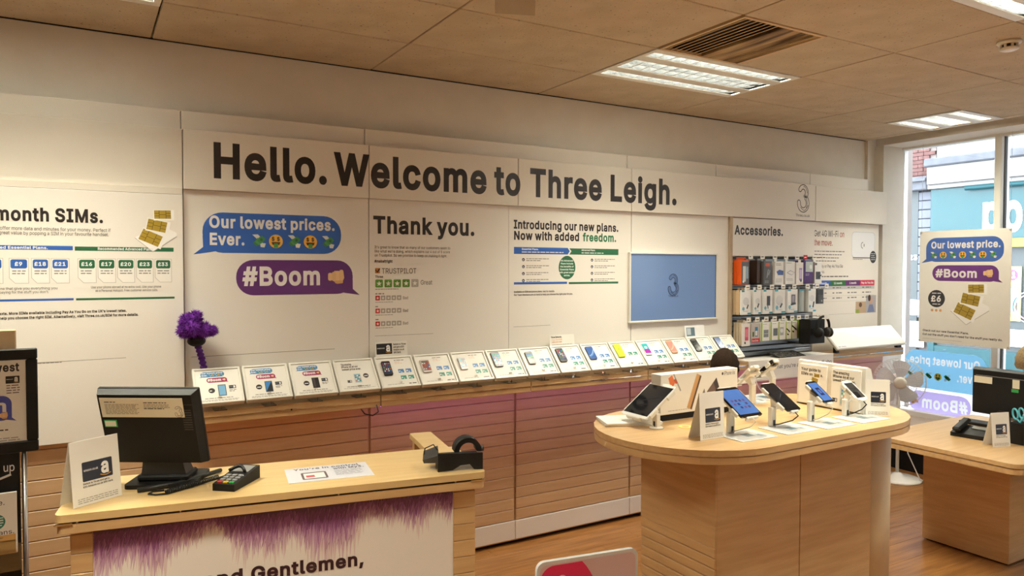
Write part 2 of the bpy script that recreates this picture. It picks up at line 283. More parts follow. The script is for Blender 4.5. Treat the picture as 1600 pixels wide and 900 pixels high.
# outlines of a plain grotesque letter set: weight digit, character, advance, then shapes (| shape, / hole); 500 units to the cap height
GLYPHS = '''0 185
0A471|86,-4 191,296 246,474 223,474 256,365 385,-4 461,-4 274,504 195,504 10,-4|367,136 367,199 104,199 104,136
0B448|242,-4 297,1 340,14 374,35 397,64 410,97 415,134 411,171 399,202 381,226 359,245 335,257 313,261 313,259 332,266 352,278 370,293 384,313 392,337 395,367 391,404 378,436 356,464 325,486 285,499 237,504 55,504 55,-4/126,223 244,223 274,220 298,211 318,197 333,179 342,158 345,134 339,105 322,81 290,65 240,60 126,60/126,440 236,440 277,435 304,419 321,395 326,366 323,343 314,323 300,307 281,295 259,287 234,284 126,284
0C501|300,-8 336,1 369,15 398,34 423,58 444,87 459,120 470,162 398,162 390,135 379,115 366,97 349,82 330,71 309,63 286,58 263,56 221,62 183,78 151,106 127,144 111,192 106,250 111,308 126,356 151,394 183,421 220,438 263,444 286,442 309,437 330,429 349,418 366,403 379,386 390,365 398,338 470,338 459,380 444,413 423,442 398,466 368,485 336,499 300,508 263,511 201,503 146,479 100,440 65,388 43,324 36,250 43,175 65,111 100,60 146,21 201,-3 263,-11
0D494|286,4 347,27 395,64 429,115 451,177 458,251 451,324 430,386 395,436 348,474 290,496 222,504 88,504 88,440 217,440 269,434 312,417 345,390 369,353 383,306 388,251 383,195 369,148 345,110 310,83 266,66 211,60 90,60 90,-4 215,-4|55,504 55,-4 126,-4 126,504
0E411|373,-4 373,60 126,60 126,221 353,221 353,285 126,285 126,440 370,440 370,504 55,504 55,-4
0F403|126,-4 126,214 344,214 344,277 126,277 126,440 367,440 367,504 55,504 55,-4
0G511|321,-4 372,15 414,46 447,87 467,138 474,196 474,255 274,255 274,192 427,192 404,204 399,158 386,123 365,95 337,73 303,60 264,56 221,62 183,79 151,106 127,144 111,192 106,250 111,308 126,356 151,394 182,422 219,438 261,444 286,442 309,437 329,428 348,417 364,402 377,384 388,364 398,339 471,339 460,379 445,411 424,440 399,464 369,484 336,499 299,508 260,511 199,503 144,479 99,440 64,388 43,324 36,250 43,176 64,112 99,60 145,21 200,-3 264,-11
0H508|126,-4 126,224 382,224 382,-4 453,-4 453,504 382,504 382,288 126,288 126,504 55,504 55,-4
0I295|269,-4 269,60 183,60 183,440 269,440 269,504 27,504 27,440 112,440 112,60 27,60 27,-4
0J390|243,-1 292,29 324,78 334,143 334,504 263,504 263,143 257,104 241,76 215,59 182,53 148,59 122,76 106,104 100,143 100,174 29,174 29,143 39,78 71,29 121,-1 182,-11
0K459|225,267 229,267 449,503 356,504 168,301 99,214 99,135|126,-4 126,504 55,504 55,-4|449,-4 224,311 180,255 364,-4
0L386|359,-4 359,60 126,60 126,504 55,504 55,-4
0M617|124,-4 124,286 121,453 105,453 139,354 279,-4 339,-4 452,285 510,453 494,453 492,-4 562,-4 562,504 465,504 343,185 297,44 321,44 286,158 152,504 55,504 55,-4
0N514|127,-4 127,286 121,451 99,447 171,323 378,-4 459,-4 459,504 388,504 388,192 394,48 413,51 360,150 136,504 55,504 55,-4
0O524|324,-3 379,21 425,60 459,111 481,175 489,250 481,324 459,388 425,440 379,479 324,503 262,511 200,503 146,479 100,440 65,388 43,324 36,250 43,175 65,111 100,60 146,21 200,-3 262,-11/221,62 183,78 151,106 127,143 111,192 106,250 111,308 127,356 151,394 183,422 221,438 262,444 304,439 341,422 373,395 398,357 414,308 419,250 414,192 398,143 373,105 341,78 304,61 262,56
0P437|126,-4 126,440 228,440 263,437 290,428 310,413 324,393 332,369 335,342 332,314 324,290 310,270 290,255 263,245 228,242 103,242 103,179 231,179 285,184 329,200 362,226 387,259 401,298 406,342 401,385 387,424 362,457 329,483 285,499 231,504 55,504 55,-4
0Q524|392,-51 468,-51 309,160 233,160|324,-3 379,21 425,60 459,111 481,175 489,250 481,324 459,388 425,440 379,479 324,503 262,511 200,503 146,479 100,440 65,388 43,324 36,250 43,175 65,111 100,60 146,21 200,-3 262,-11/221,62 183,78 151,106 127,143 111,192 106,250 111,308 127,356 151,394 183,422 221,438 262,444 304,439 341,422 373,395 398,357 414,308 419,250 414,192 398,143 373,105 341,78 304,61 262,56
0R441|126,-4 126,440 229,440 264,437 291,428 311,415 325,396 333,373 335,346 333,320 325,297 311,279 291,266 264,257 229,255 91,255 91,190 232,190 285,195 329,210 363,233 387,265 402,303 406,346 402,389 387,428 363,460 329,484 285,499 232,504 55,504 55,-4|427,-4 300,229 220,229 345,-4
0S439|274,-8 319,7 356,30 383,60 400,96 405,136 402,169 391,196 375,218 355,237 332,251 308,263 168,306 148,317 132,330 121,348 117,369 120,390 130,409 145,424 166,436 192,444 221,447 262,442 295,427 317,403 329,368 399,368 391,410 374,443 347,471 312,493 271,506 223,511 176,506 134,493 98,471 70,442 53,407 47,366 56,319 82,281 124,253 179,231 239,215 289,197 309,186 323,173 333,157 336,137 332,113 321,93 303,76 280,63 252,55 220,52 191,55 165,61 142,73 124,89 112,109 106,138 33,138 41,93 59,57 87,27 124,5 168,-8 220,-13
0T441|185,440 185,-4 256,-4 256,440 414,440 414,504 27,504 27,440
0U508|310,-6 359,12 399,40 429,76 447,121 453,170 453,504 382,504 382,175 378,142 367,113 348,89 323,70 292,59 254,55 217,59 186,70 160,89 142,113 130,142 126,175 126,504 55,504 55,170 61,121 80,76 110,40 150,12 198,-6 254,-12
0V471|276,-4 461,504 385,504 281,204 225,26 249,26 215,136 86,504 10,504 198,-4
0W674|230,-4 316,316 333,387 348,471 325,471 341,384 358,316 445,-4 524,-4 663,504 590,504 510,194 475,35 493,35 482,93 376,504 298,504 216,194 181,35 198,35 176,144 84,504 11,504 149,-4
0X466|92,-4 206,161 247,231 220,231 260,160 373,-4 455,-4 252,290 252,227 446,504 365,504 264,357 221,283 246,283 204,357 104,504 21,504 216,224 216,288 10,-4
0Y464|267,-4 267,204 454,504 372,504 272,341 243,290 214,223 251,223 222,289 92,504 9,504 196,204 196,-4
0Z431|397,-4 397,60 210,60 83,57 94,24 135,77 394,452 394,504 36,504 36,440 219,440 347,443 336,476 298,425 37,47 37,-4
0a383|187,-10 213,-3 234,8 250,21 270,47 268,47 268,-4 335,-4 335,247 331,286 320,317 304,340 283,357 260,369 236,377 191,382 160,380 130,373 101,361 75,343 53,319 35,284 100,264 109,280 118,293 132,304 148,313 168,319 192,321 215,319 234,313 248,303 259,290 265,273 267,253 265,240 259,234 247,230 122,211 97,204 74,193 54,179 39,160 29,136 26,106 30,71 43,42 64,18 91,1 123,-9 157,-12/147,50 129,55 114,63 103,73 97,87 94,103 97,121 105,134 117,145 133,152 173,161 256,175 267,180 267,136 264,114 255,94 241,76 222,61 197,52 167,49
0b417|271,-6 310,12 343,42 367,81 382,130 388,186 382,241 367,289 342,328 310,358 270,376 225,382 193,379 167,370 147,357 132,342 114,318 116,318 116,504 48,504 48,-4 114,-4 114,54 114,54 132,28 148,13 168,0 194,-9 226,-12/186,54 161,67 141,87 127,115 118,148 115,186 118,224 126,257 141,284 161,303 186,316 216,320 247,316 273,303 293,282 307,255 316,223 319,186 316,149 307,116 292,89 272,68 247,54 216,50
0c389|231,-10 257,-4 281,5 303,18 322,34 339,53 351,75 362,103 297,120 283,89 264,68 237,54 204,50 171,54 145,68 125,89 110,117 101,149 99,184 101,220 110,252 125,280 145,302 171,316 204,320 237,315 263,302 282,282 295,253 361,269 350,297 337,319 321,338 302,353 280,365 257,374 231,380 204,382 155,376 113,357 78,327 51,288 35,240 30,184 35,130 51,82 78,42 113,13 155,-6 204,-12
0d417|224,-9 250,0 270,13 285,28 303,54 303,54 303,-4 369,-4 369,504 301,504 301,318 303,318 285,342 270,357 250,370 225,379 192,382 147,376 108,358 75,328 50,289 35,241 30,186 35,130 50,81 75,42 107,12 147,-6 192,-12/170,54 145,68 125,89 110,116 102,149 99,186 101,223 110,255 125,282 144,303 170,316 201,320 231,316 257,303 276,284 291,257 300,224 302,186 299,148 291,115 276,87 256,67 231,54 201,50
0e397|246,-9 279,1 308,16 332,36 351,60 364,92 298,108 289,88 278,74 264,63 248,56 229,51 209,49 177,53 151,64 129,82 112,106 102,137 98,175 98,207 101,236 111,263 126,286 146,305 171,317 202,321 231,317 256,305 275,287 289,262 298,233 301,192 340,220 70,221 70,163 369,163 365,238 355,278 338,312 317,338 291,358 263,371 233,379 202,382 153,376 111,357 76,326 51,286 35,238 30,184 35,129 51,82 77,42 113,13 157,-6 208,-12
0f249|2,377 2,318 228,318 228,377|143,-4 143,411 146,434 155,449 169,459 191,462 226,456 243,515 219,522 184,525 157,522 131,513 109,499 91,480 79,455 75,424 75,-4
0g418|247,-148 287,-137 321,-118 348,-90 364,-54 370,-9 370,377 304,377 304,317 304,317 286,343 271,357 251,370 225,379 193,382 148,376 108,358 75,329 50,290 35,243 30,188 35,133 51,87 76,50 109,23 148,6 192,1 224,4 250,12 270,24 285,38 303,63 302,63 302,-5 295,-44 275,-71 243,-86 203,-92 175,-90 153,-83 136,-74 122,-62 101,-35 44,-67 60,-91 78,-111 102,-128 130,-141 164,-149 203,-152/171,66 145,78 125,97 111,122 102,153 99,189 102,225 110,256 125,283 145,303 170,316 201,320 232,316 257,304 277,284 291,258 300,226 303,189 300,152 291,121 277,95 257,77 232,66 201,62
0h403|119,252 128,276 142,295 160,308 182,317 206,320 240,314 265,296 281,269 287,231 287,-4 355,-4 355,236 351,281 338,317 319,345 292,366 260,378 223,382 183,376 147,359 118,329 94,279 116,279 116,504 48,504 48,-4 116,-4 116,223
0i164|116,-4 116,377 48,377 48,-4|100,434 115,444 125,458 128,475 125,492 115,506 100,516 82,519 65,516 50,506 40,492 37,475 40,458 50,444 65,434 82,431
0j164|48,-28 45,-52 37,-68 23,-78 -14,-82 -14,-144 37,-141 66,-130 88,-114 103,-91 113,-62 116,-30 116,377 48,377|99,434 114,444 124,458 128,475 124,492 114,506 99,516 82,519 65,516 50,506 40,492 36,475 40,458 50,444 65,434 82,431
0k374|176,192 183,192 362,376 278,377 117,212 104,212 105,126|116,-4 116,504 48,504 48,-4|374,-4 188,231 140,183 287,-4
0l186|182,-1 170,58 144,55 129,57 121,64 117,76 116,97 116,504 48,504 48,83 53,45 70,17 98,-1 137,-6
0m599|116,-4 116,234 119,261 127,282 140,299 157,311 176,318 196,321 224,316 246,303 261,282 266,255 266,-4 333,-4 333,243 336,265 343,283 354,299 370,311 389,318 411,321 439,317 462,304 478,283 483,249 483,-4 551,-4 551,251 547,291 535,325 516,351 490,369 461,380 429,383 400,381 373,372 349,358 328,340 313,317 301,286 321,286 307,328 285,357 254,377 216,383 191,381 167,373 146,360 127,342 112,319 100,286 114,286 114,377 48,377 48,-4
0n403|119,252 128,276 142,295 160,308 182,317 206,320 240,314 265,296 281,269 287,231 287,-4 355,-4 355,236 351,281 338,317 318,345 292,366 260,378 223,382 183,376 147,359 118,329 94,279 114,279 114,377 48,377 48,-4 116,-4 116,223
0o408|253,-6 296,13 331,42 357,82 373,130 378,184 373,240 357,288 331,327 296,357 253,376 204,382 155,376 113,357 78,327 51,288 35,240 30,184 35,130 51,82 78,42 113,13 155,-6 204,-12/171,54 145,68 125,89 110,117 101,149 99,184 101,220 110,252 125,280 145,302 171,316 204,320 237,316 263,302 284,280 298,252 307,220 310,184 307,149 298,117 284,89 263,68 237,54 204,50
0p417|116,-144 116,54 114,54 133,28 148,13 168,0 194,-9 226,-12 271,-6 310,12 343,42 367,81 382,130 388,186 382,241 367,289 342,328 310,358 270,376 225,382 193,379 167,370 147,357 132,342 114,318 114,318 114,377 48,377 48,-144/186,54 161,67 141,87 127,115 118,148 115,186 118,224 126,257 141,284 161,303 186,316 216,320 247,316 273,303 293,282 307,255 316,223 319,186 316,149 307,116 292,89 272,68 247,54 216,50
0q417|369,377 303,377 303,318 303,318 285,342 270,357 250,370 225,379 192,382 147,376 108,358 75,328 50,289 35,241 30,186 35,130 50,81 75,42 107,12 147,-6 192,-12 224,-9 250,0 270,13 285,28 303,54 301,54 301,-144 369,-144/170,54 145,68 125,89 110,116 102,149 99,186 101,223 110,255 125,282 144,303 170,316 201,320 231,316 257,303 276,284 291,257 300,224 302,186 299,148 291,115 276,87 256,67 231,54 201,50
0r255|116,-4 116,233 119,256 127,277 141,293 158,306 179,314 203,316 243,312 243,381 209,382 177,378 148,364 125,343 111,319 114,319 114,377 48,377 48,-4
0s359|220,-8 257,3 287,20 310,44 325,72 329,105 323,141 304,171 272,194 227,209 143,231 124,242 114,255 111,272 116,292 131,308 155,319 184,323 214,319 236,307 251,290 261,268 324,282 312,313 297,336 277,355 251,370 220,379 184,382 146,378 111,368 83,351 61,328 47,301 42,269 48,232 68,202 101,179 145,163 231,141 247,131 256,117 259,101 254,81 238,64 212,53 178,49 148,52 124,63 107,80 95,109 30,96 41,61 58,35 81,14 109,0 142,-9 179,-12
0t223|2,377 2,318 204,318 204,377|60,91 67,50 88,18 121,-2 165,-8 189,-7 214,-1 201,57 167,53 148,56 137,63 130,76 128,96 128,467 60,467
0u403|220,-3 255,13 284,44 308,94 289,94 289,-4 355,-4 355,377 287,377 287,150 284,121 275,97 261,78 243,64 221,56 197,53 163,59 138,76 121,104 116,142 116,377 48,377 48,136 52,92 64,56 84,27 111,7 143,-5 179,-9
0v383|225,-4 371,377 297,377 216,154 176,17 207,17 166,154 86,377 11,377 157,-4
0w557|198,-4 247,168 291,336 267,336 282,275 359,-4 425,-4 541,377 469,377 422,211 380,37 400,37 379,134 314,377 245,377 179,133 157,37 177,37 155,135 89,377 17,377 132,-4
0x372|92,-4 149,82 208,182 163,182 280,-4 359,-4 202,219 202,158 353,377 275,377 226,302 166,198 211,198 101,377 21,377 171,160 171,223 13,-4
0y383|63,-144 90,-147 116,-144 139,-137 159,-125 177,-108 192,-86 204,-59 371,377 297,377 216,154 175,17 207,17 166,154 86,377 11,377 156,-1 135,-55 125,-70 114,-79 101,-84 87,-84 58,-80 42,-139
0z374|337,-4 337,59 128,59 128,58 331,324 331,377 43,377 43,314 246,314 246,315 37,46 37,-4
00445|276,-3 320,20 356,59 381,110 397,174 402,250 397,325 381,389 355,441 320,479 275,503 223,511 170,503 126,479 90,441 64,389 48,325 43,250 48,174 64,110 90,59 125,20 170,-3 223,-11/190,58 163,75 141,104 125,142 115,191 111,250 115,308 125,358 141,396 163,425 190,442 223,448 255,442 283,425 305,396 321,358 331,308 334,250 331,191 321,142 305,104 283,75 255,58 223,53
01445|388,-4 388,58 71,58 71,-4|194,504 81,421 81,344 207,437 205,437 205,-4 275,-4 275,504
02445|386,-4 386,60 154,60 154,58 265,174 333,252 354,283 368,311 376,338 378,366 373,405 358,440 334,469 303,492 264,506 221,511 178,506 139,491 106,468 81,437 66,399 60,352 128,352 132,382 140,404 153,423 171,436 194,445 220,448 245,445 267,438 285,426 299,409 308,389 311,365 309,343 302,323 290,302 274,280 59,48 59,-4
03445|263,-6 305,9 340,32 367,63 385,100 390,142 385,184 368,221 341,252 305,275 260,287 204,288 205,265 370,451 370,504 65,504 65,440 279,440 279,442 150,295 150,239 197,239 237,236 268,226 291,211 307,191 316,168 320,142 316,116 306,93 290,76 269,63 243,56 215,53 188,55 164,62 143,73 127,88 116,107 111,133 38,133 47,89 66,54 94,26 129,6 170,-7 214,-11
04445|410,100 410,164 111,164 111,162 312,504 240,504 35,157 35,100|341,-4 341,316 273,316 273,-4
05445|264,-5 305,11 340,38 366,72 383,114 388,160 385,196 376,229 361,258 342,283 318,304 290,319 259,329 226,332 199,330 173,323 150,313 136,304 152,440 364,440 364,504 91,504 62,245 127,238 145,251 166,260 190,266 214,268 243,265 268,254 289,237 305,215 315,189 318,159 315,130 305,104 290,83 269,67 245,56 217,53 194,55 172,63 153,74 139,90 129,108 123,132 54,132 61,90 78,57 103,29 136,7 174,-6 217,-11
06445|267,-5 307,11 340,36 365,69 381,109 386,154 381,199 367,238 343,269 312,293 275,308 231,313 210,311 191,305 174,297 160,286 148,273 136,253 150,253 324,504 246,504 132,337 97,282 75,236 63,197 58,159 64,112 80,71 105,37 138,11 177,-5 222,-11/196,55 173,65 154,81 139,102 130,127 127,156 130,184 139,208 154,229 173,244 196,254 222,257 249,254 272,244 291,228 305,208 315,183 318,154 315,126 305,102 291,81 272,65 249,55 222,52
07445|165,-4 388,440 388,504 57,504 57,440 314,440 314,442 89,-4
08445|271,-6 313,8 348,30 375,58 392,93 398,133 395,164 384,193 368,219 348,240 323,255 299,263 299,260 330,274 356,300 373,335 379,374 374,411 359,444 334,472 303,493 265,506 222,511 180,506 142,493 110,472 86,444 70,411 65,374 71,335 88,300 115,274 146,260 146,263 122,255 97,240 76,219 60,193 50,164 47,133 53,93 70,58 96,30 132,8 174,-6 222,-11/192,55 166,63 145,75 130,92 121,113 117,136 121,161 131,183 147,201 168,215 194,224 222,227 251,224 276,215 297,201 313,183 324,161 327,136 324,113 314,92 299,75 278,63 253,55 222,52/198,291 176,299 159,311 146,327 137,346 134,369 137,392 145,411 159,426 176,438 198,446 222,448 247,446 269,438 286,427 299,411 307,392 310,369 307,347 298,327 285,311 268,299 247,291 222,289
09445|178,505 138,489 105,464 80,431 64,391 58,346 63,301 78,262 102,231 133,207 171,192 214,187 235,189 254,195 271,203 285,214 297,227 309,247 294,247 121,-4 199,-4 313,163 348,218 370,264 382,303 386,341 381,388 365,429 340,463 307,489 267,505 222,511/249,445 272,435 291,419 306,398 315,373 318,344 315,316 306,292 291,271 272,256 249,246 222,243 196,246 173,256 154,272 139,292 130,317 127,346 130,374 139,398 154,419 173,435 196,445 222,448
0.185|113,-5 128,6 139,22 143,40 139,59 128,75 113,86 94,89 75,86 59,75 48,59 45,40 48,22 59,6 75,-5 94,-8
0,185|86,-121 140,74 63,74 32,-121
0#433|292,-4 375,504 317,504 233,-4|388,134 398,192 15,192 5,134|116,-4 199,504 141,504 58,-4|417,307 426,366 45,366 35,307
0?352|194,145 196,181 200,201 207,215 218,228 282,276 304,304 318,337 322,375 318,412 304,445 282,473 252,493 216,506 174,511 135,507 99,494 69,474 45,447 29,412 22,368 94,368 98,396 107,416 120,431 136,441 155,448 174,450 196,447 215,441 231,430 243,416 250,398 253,377 250,352 239,330 223,312 162,268 147,250 135,227 128,197 126,145|180,-5 195,6 206,22 210,40 206,59 195,75 180,85 161,89 142,85 126,75 116,59 112,40 116,22 126,6 142,-5 161,-8
0!193|129,154 134,504 58,504 62,154|115,-5 131,6 141,22 145,40 141,59 131,75 115,85 96,89 78,85 62,75 51,59 47,40 51,22 62,6 78,-5 96,-8
0'203|130,308 137,504 65,504 73,308
0&440|231,-7 268,3 302,20 330,43 368,88 381,111 394,140 402,176 405,224 339,224 336,183 327,150 312,121 293,96 270,77 245,62 218,53 190,50 164,52 143,60 124,72 111,88 102,107 99,129 102,150 111,169 128,189 154,211 254,285 289,317 303,334 313,354 320,375 322,397 318,427 307,454 288,476 263,494 232,505 197,509 161,505 130,494 105,476 86,452 74,424 70,392 73,363 82,336 97,311 116,285 356,-4 438,-4 169,324 146,359 140,375 139,392 140,408 146,422 155,433 167,442 181,447 198,449 221,445 238,435 250,418 253,398 252,383 247,370 230,349 81,233 59,212 43,188 33,162 30,131 35,93 50,59 74,30 107,8 147,-6 193,-11
0/245|172,527 9,-79 73,-79 236,527
0:185|113,-5 128,6 139,22 143,40 139,59 128,75 113,86 94,89 75,86 59,75 48,59 45,40 48,22 59,6 75,-5 94,-8|113,266 128,276 139,292 143,311 139,330 128,345 113,356 94,360 75,356 59,345 48,330 45,311 48,292 59,276 75,266 94,262
0+445|255,30 255,361 190,361 190,30|388,165 388,226 56,226 56,165
0-445|108,244 108,181 335,181 335,244
0*445|250,215 246,318 333,262 361,312 270,359 361,406 333,457 246,401 250,504 194,504 198,401 111,457 82,406 174,359 82,312 111,262 198,318 194,215
0$439|244,-77 244,577 194,577 194,-77|274,-8 319,7 356,30 383,60 400,96 405,136 402,169 391,196 375,218 355,237 332,251 308,263 168,306 148,317 132,330 121,348 117,369 120,390 130,409 145,424 166,436 192,444 221,447 262,442 295,427 317,403 329,368 399,368 391,410 374,443 347,471 312,493 271,506 223,511 176,506 134,493 98,471 70,442 53,407 47,366 56,319 82,281 124,253 179,231 239,215 289,197 309,186 323,173 333,157 336,137 332,113 321,93 303,76 280,63 252,55 220,52 191,55 165,61 142,73 124,89 112,109 106,138 33,138 41,93 59,57 87,27 124,5 168,-8 220,-13
0(268|89,128 106,53 133,-23 171,-98 238,-98 209,-36 189,17 173,67 161,113 155,158 153,203 155,254 163,307 175,363 191,420 212,475 238,534 171,534 146,487 126,435 108,378 95,319 86,260 84,203
0)268|97,-98 135,-24 163,51 179,127 185,203 182,259 174,319 160,378 143,435 122,487 97,534 30,534 57,475 77,420 94,363 106,307 113,254 116,203 114,160 107,115 96,68 81,19 60,-34 30,-98
0£417|61,38 92,44 123,59 136,71 146,85 153,103 155,125 147,354 149,379 156,402 168,420 185,435 208,444 235,447 267,442 292,426 309,402 320,366 385,376 376,416 359,448 336,475 307,494 273,507 235,511 190,506 151,490 120,466 97,433 83,395 80,352 87,123 85,95 76,75 60,64 32,59 32,36|295,-4 335,2 363,20 379,49 385,89 385,109 321,109 319,72 315,65 308,61 296,60 32,60 32,-4|310,221 310,279 32,279 32,221
1 185
1A520|105,-30 216,288 282,501 187,501 231,356 367,-30 499,-30 293,530 177,530 -27,-30|394,109 394,226 78,226 78,109
1B497|244,-30 302,-26 352,-10 391,15 420,50 436,90 441,134 437,177 422,214 401,244 374,267 343,282 340,283 340,241 344,242 368,256 390,275 407,301 418,332 422,368 417,410 401,450 374,484 337,510 291,526 238,530 29,530 29,-30/153,196 242,196 268,194 286,187 300,177 310,165 316,150 318,135 315,116 304,102 282,91 239,87 153,87/153,413 234,413 268,409 286,399 296,384 299,365 297,350 292,337 283,327 270,319 253,313 232,311 153,311
1C550|305,-34 344,-24 381,-9 415,13 443,41 467,74 484,111 504,188 379,188 366,145 357,129 346,115 333,104 318,95 301,88 282,84 264,83 228,87 197,101 171,123 151,155 137,197 132,250 137,302 151,344 171,376 197,399 228,413 264,417 282,416 301,412 318,405 333,396 346,385 357,371 366,355 379,312 504,312 484,389 467,427 443,459 414,487 381,509 344,525 304,534 262,537 193,529 131,501 80,458 41,400 17,330 9,250 17,170 41,100 80,42 131,-2 193,-29 262,-37
1D542|293,-22 360,3 414,46 453,103 477,172 484,251 477,330 454,398 415,455 362,497 297,522 223,530 61,530 61,413 215,413 263,408 298,394 325,372 345,341 357,301 362,251 357,200 345,159 325,128 297,106 260,92 209,87 64,87 64,-30 217,-30|29,530 29,-30 153,-30 153,530
1E460|399,-30 399,87 153,87 153,194 380,194 380,311 153,311 153,413 397,413 397,530 29,530 29,-30
1F452|153,-30 153,187 371,187 371,304 153,304 153,413 393,413 393,530 29,530 29,-30
1G560|328,-30 385,-9 433,27 470,74 493,131 500,195 500,282 247,282 247,165 427,165 381,235 373,164 362,136 346,113 324,97 297,86 264,83 229,87 198,101 171,124 151,156 137,197 132,250 137,302 151,345 171,377 197,399 227,413 262,417 282,416 301,412 317,405 331,395 344,384 355,370 364,353 380,312 506,312 485,388 468,425 444,457 416,485 382,507 344,524 304,534 260,537 192,529 130,501 79,458 40,400 17,330 9,250 17,170 40,100 79,42 131,-2 193,-29 264,-37
1H557|153,-30 153,197 355,197 355,-30 479,-30 479,530 355,530 355,314 153,314 153,530 29,530 29,-30
1I344|295,-30 295,87 210,87 210,413 295,413 295,530 0,530 0,413 86,413 86,87 0,87 0,-30
1J438|252,-26 311,10 349,68 361,140 361,530 237,530 237,145 232,113 221,95 205,84 182,80 158,84 142,95 131,113 126,145 126,200 2,200 2,140 14,68 52,10 111,-26 182,-38
1K507|236,240 239,239 502,527 344,530 148,318 72,223 78,81|153,-30 153,530 29,530 29,-30|500,-30 226,354 146,256 350,-30
1L435|386,-30 386,87 153,87 153,530 29,530 29,-30
1M666|150,-30 150,286 147,480 67,480 114,344 260,-30 357,-30 477,275 547,480 468,480 465,-30 589,-30 589,530 447,530 318,194 260,18 358,18 311,166 170,530 29,530 29,-30
1N563|153,-30 153,286 146,481 57,468 148,309 363,-30 486,-30 486,530 361,530 361,191 369,17 454,30 383,163 151,530 29,530 29,-30
1O573|331,-29 393,-2 445,42 483,100 507,170 515,250 507,330 483,400 445,458 393,501 332,529 262,537 193,529 132,501 80,458 41,400 17,330 9,250 17,170 41,100 80,42 132,-2 193,-29 262,-37/228,87 198,101 172,123 151,155 137,197 132,250 137,303 151,345 172,377 198,399 228,413 262,417 297,413 327,399 353,377 374,345 387,303 392,250 387,197 374,155 353,123 327,101 297,87 262,83
1P486|153,-30 153,414 227,414 257,411 277,404 291,394 300,381 306,363 308,342 306,320 300,302 291,289 277,279 257,272 227,269 77,269 77,152 233,152 291,158 341,177 382,207 410,246 427,292 432,342 427,391 410,437 382,476 341,506 291,525 233,530 29,530 29,-30
1Q573|379,-77 520,-77 323,187 181,186|331,-29 393,-2 445,42 483,100 507,170 515,250 507,330 483,400 445,458 393,501 332,529 262,537 193,529 132,501 80,458 41,400 17,330 9,250 17,170 41,100 80,42 132,-2 193,-29 262,-37/228,87 198,101 172,123 151,155 137,197 132,250 137,303 151,345 172,377 198,399 228,413 262,417 297,413 327,399 353,377 374,345 387,303 392,250 387,197 374,155 353,123 327,101 297,87 262,83
1R490|153,-30 153,414 228,414 258,411 279,404 292,395 301,383 307,367 309,346 307,326 301,310 292,299 279,290 259,284 228,281 64,281 64,164 233,164 291,169 341,186 382,214 411,252 428,297 433,346 428,395 411,441 382,479 341,508 291,525 233,530 29,530 29,-30|472,-30 316,256 175,256 329,-30
1S488|279,-34 331,-17 373,9 406,46 426,89 432,136 428,175 415,209 395,236 371,258 345,275 317,288 178,331 163,339 152,348 146,357 144,369 146,382 152,393 162,403 177,412 197,418 221,420 254,416 279,405 294,389 309,341 430,341 417,418 396,459 364,492 324,517 276,532 223,537 171,532 123,517 81,492 48,458 27,415 20,365 31,309 63,262 111,229 171,206 231,189 278,173 293,165 302,156 307,148 309,137 306,122 299,109 287,97 269,88 247,81 220,79 196,81 174,86 157,95 145,106 137,119 127,165 1,165 16,84 38,41 70,6 113,-19 163,-34 220,-39
1T490|159,413 159,-30 283,-30 283,413 440,413 440,530 1,530 1,413
1U557|317,-32 371,-12 417,20 452,63 473,114 480,168 480,530 355,530 355,177 352,149 343,126 329,108 310,94 286,85 254,81 223,85 198,94 179,108 165,126 156,149 153,177 153,530 29,530 29,168 35,114 57,63 91,20 137,-12 192,-32 254,-39
1V520|294,-30 499,530 366,530 256,212 189,0 285,0 241,145 104,530 -28,530 179,-30
1W723|250,-30 342,310 359,382 380,497 294,497 315,378 332,310 424,-30 544,-30 698,530 569,530 484,200 442,8 526,8 508,99 397,530 278,530 191,200 148,8 231,8 202,150 105,530 -24,530 129,-30
1X515|106,-30 228,147 293,258 174,258 238,146 359,-30 506,-30 234,346 234,171 497,530 351,530 241,371 176,256 292,256 226,371 119,530 -29,530 233,168 234,343 -41,-30
1Y513|294,-30 294,196 502,530 357,530 249,354 220,302 173,196 292,196 246,301 107,530 -39,530 170,196 170,-30
1Z480|423,-30 423,87 210,87 46,83 85,-31 156,61 420,444 420,530 9,530 9,413 219,413 384,417 345,531 276,441 10,55 10,-30
1a431|192,-36 223,-27 248,-14 270,3 283,21 241,21 241,-30 361,-30 361,248 357,291 344,329 323,358 298,380 270,394 241,403 191,408 156,406 121,398 88,384 57,363 31,334 -4,267 114,233 131,266 138,274 147,282 158,289 173,293 192,295 210,293 222,289 230,283 235,277 239,267 240,254 240,253 244,257 240,256 117,237 88,229 61,216 36,199 16,174 3,143 -1,106 4,64 21,27 47,-2 80,-23 117,-35 157,-39/151,76 139,80 130,85 125,89 122,95 121,103 122,112 125,117 131,122 142,127 178,135 264,150 240,138 240,138 238,121 232,107 223,95 209,85 191,78 167,75
1b466|278,-32 325,-10 363,25 391,70 409,124 414,186 409,247 391,301 363,346 324,380 278,402 226,409 187,405 155,394 130,378 112,360 101,344 142,344 142,530 21,530 21,-30 141,-30 141,27 100,27 112,11 131,-8 156,-24 188,-35 226,-39/194,80 177,89 163,103 151,124 144,152 141,186 144,220 151,247 162,268 176,282 194,290 216,293 239,290 257,281 271,267 282,245 289,218 292,186 289,154 282,126 270,104 256,89 239,80 216,77
1c438|235,-36 265,-30 293,-19 319,-4 341,15 360,38 376,64 397,122 282,151 261,104 247,90 229,80 204,76 179,80 161,89 147,105 135,127 128,154 125,184 128,215 135,243 147,265 161,280 180,290 204,293 229,290 247,281 260,267 281,222 396,251 374,309 359,334 340,357 317,375 292,389 264,400 235,406 203,408 148,401 98,380 58,345 27,300 9,245 3,184 9,124 28,70 58,25 98,-10 148,-32 203,-39
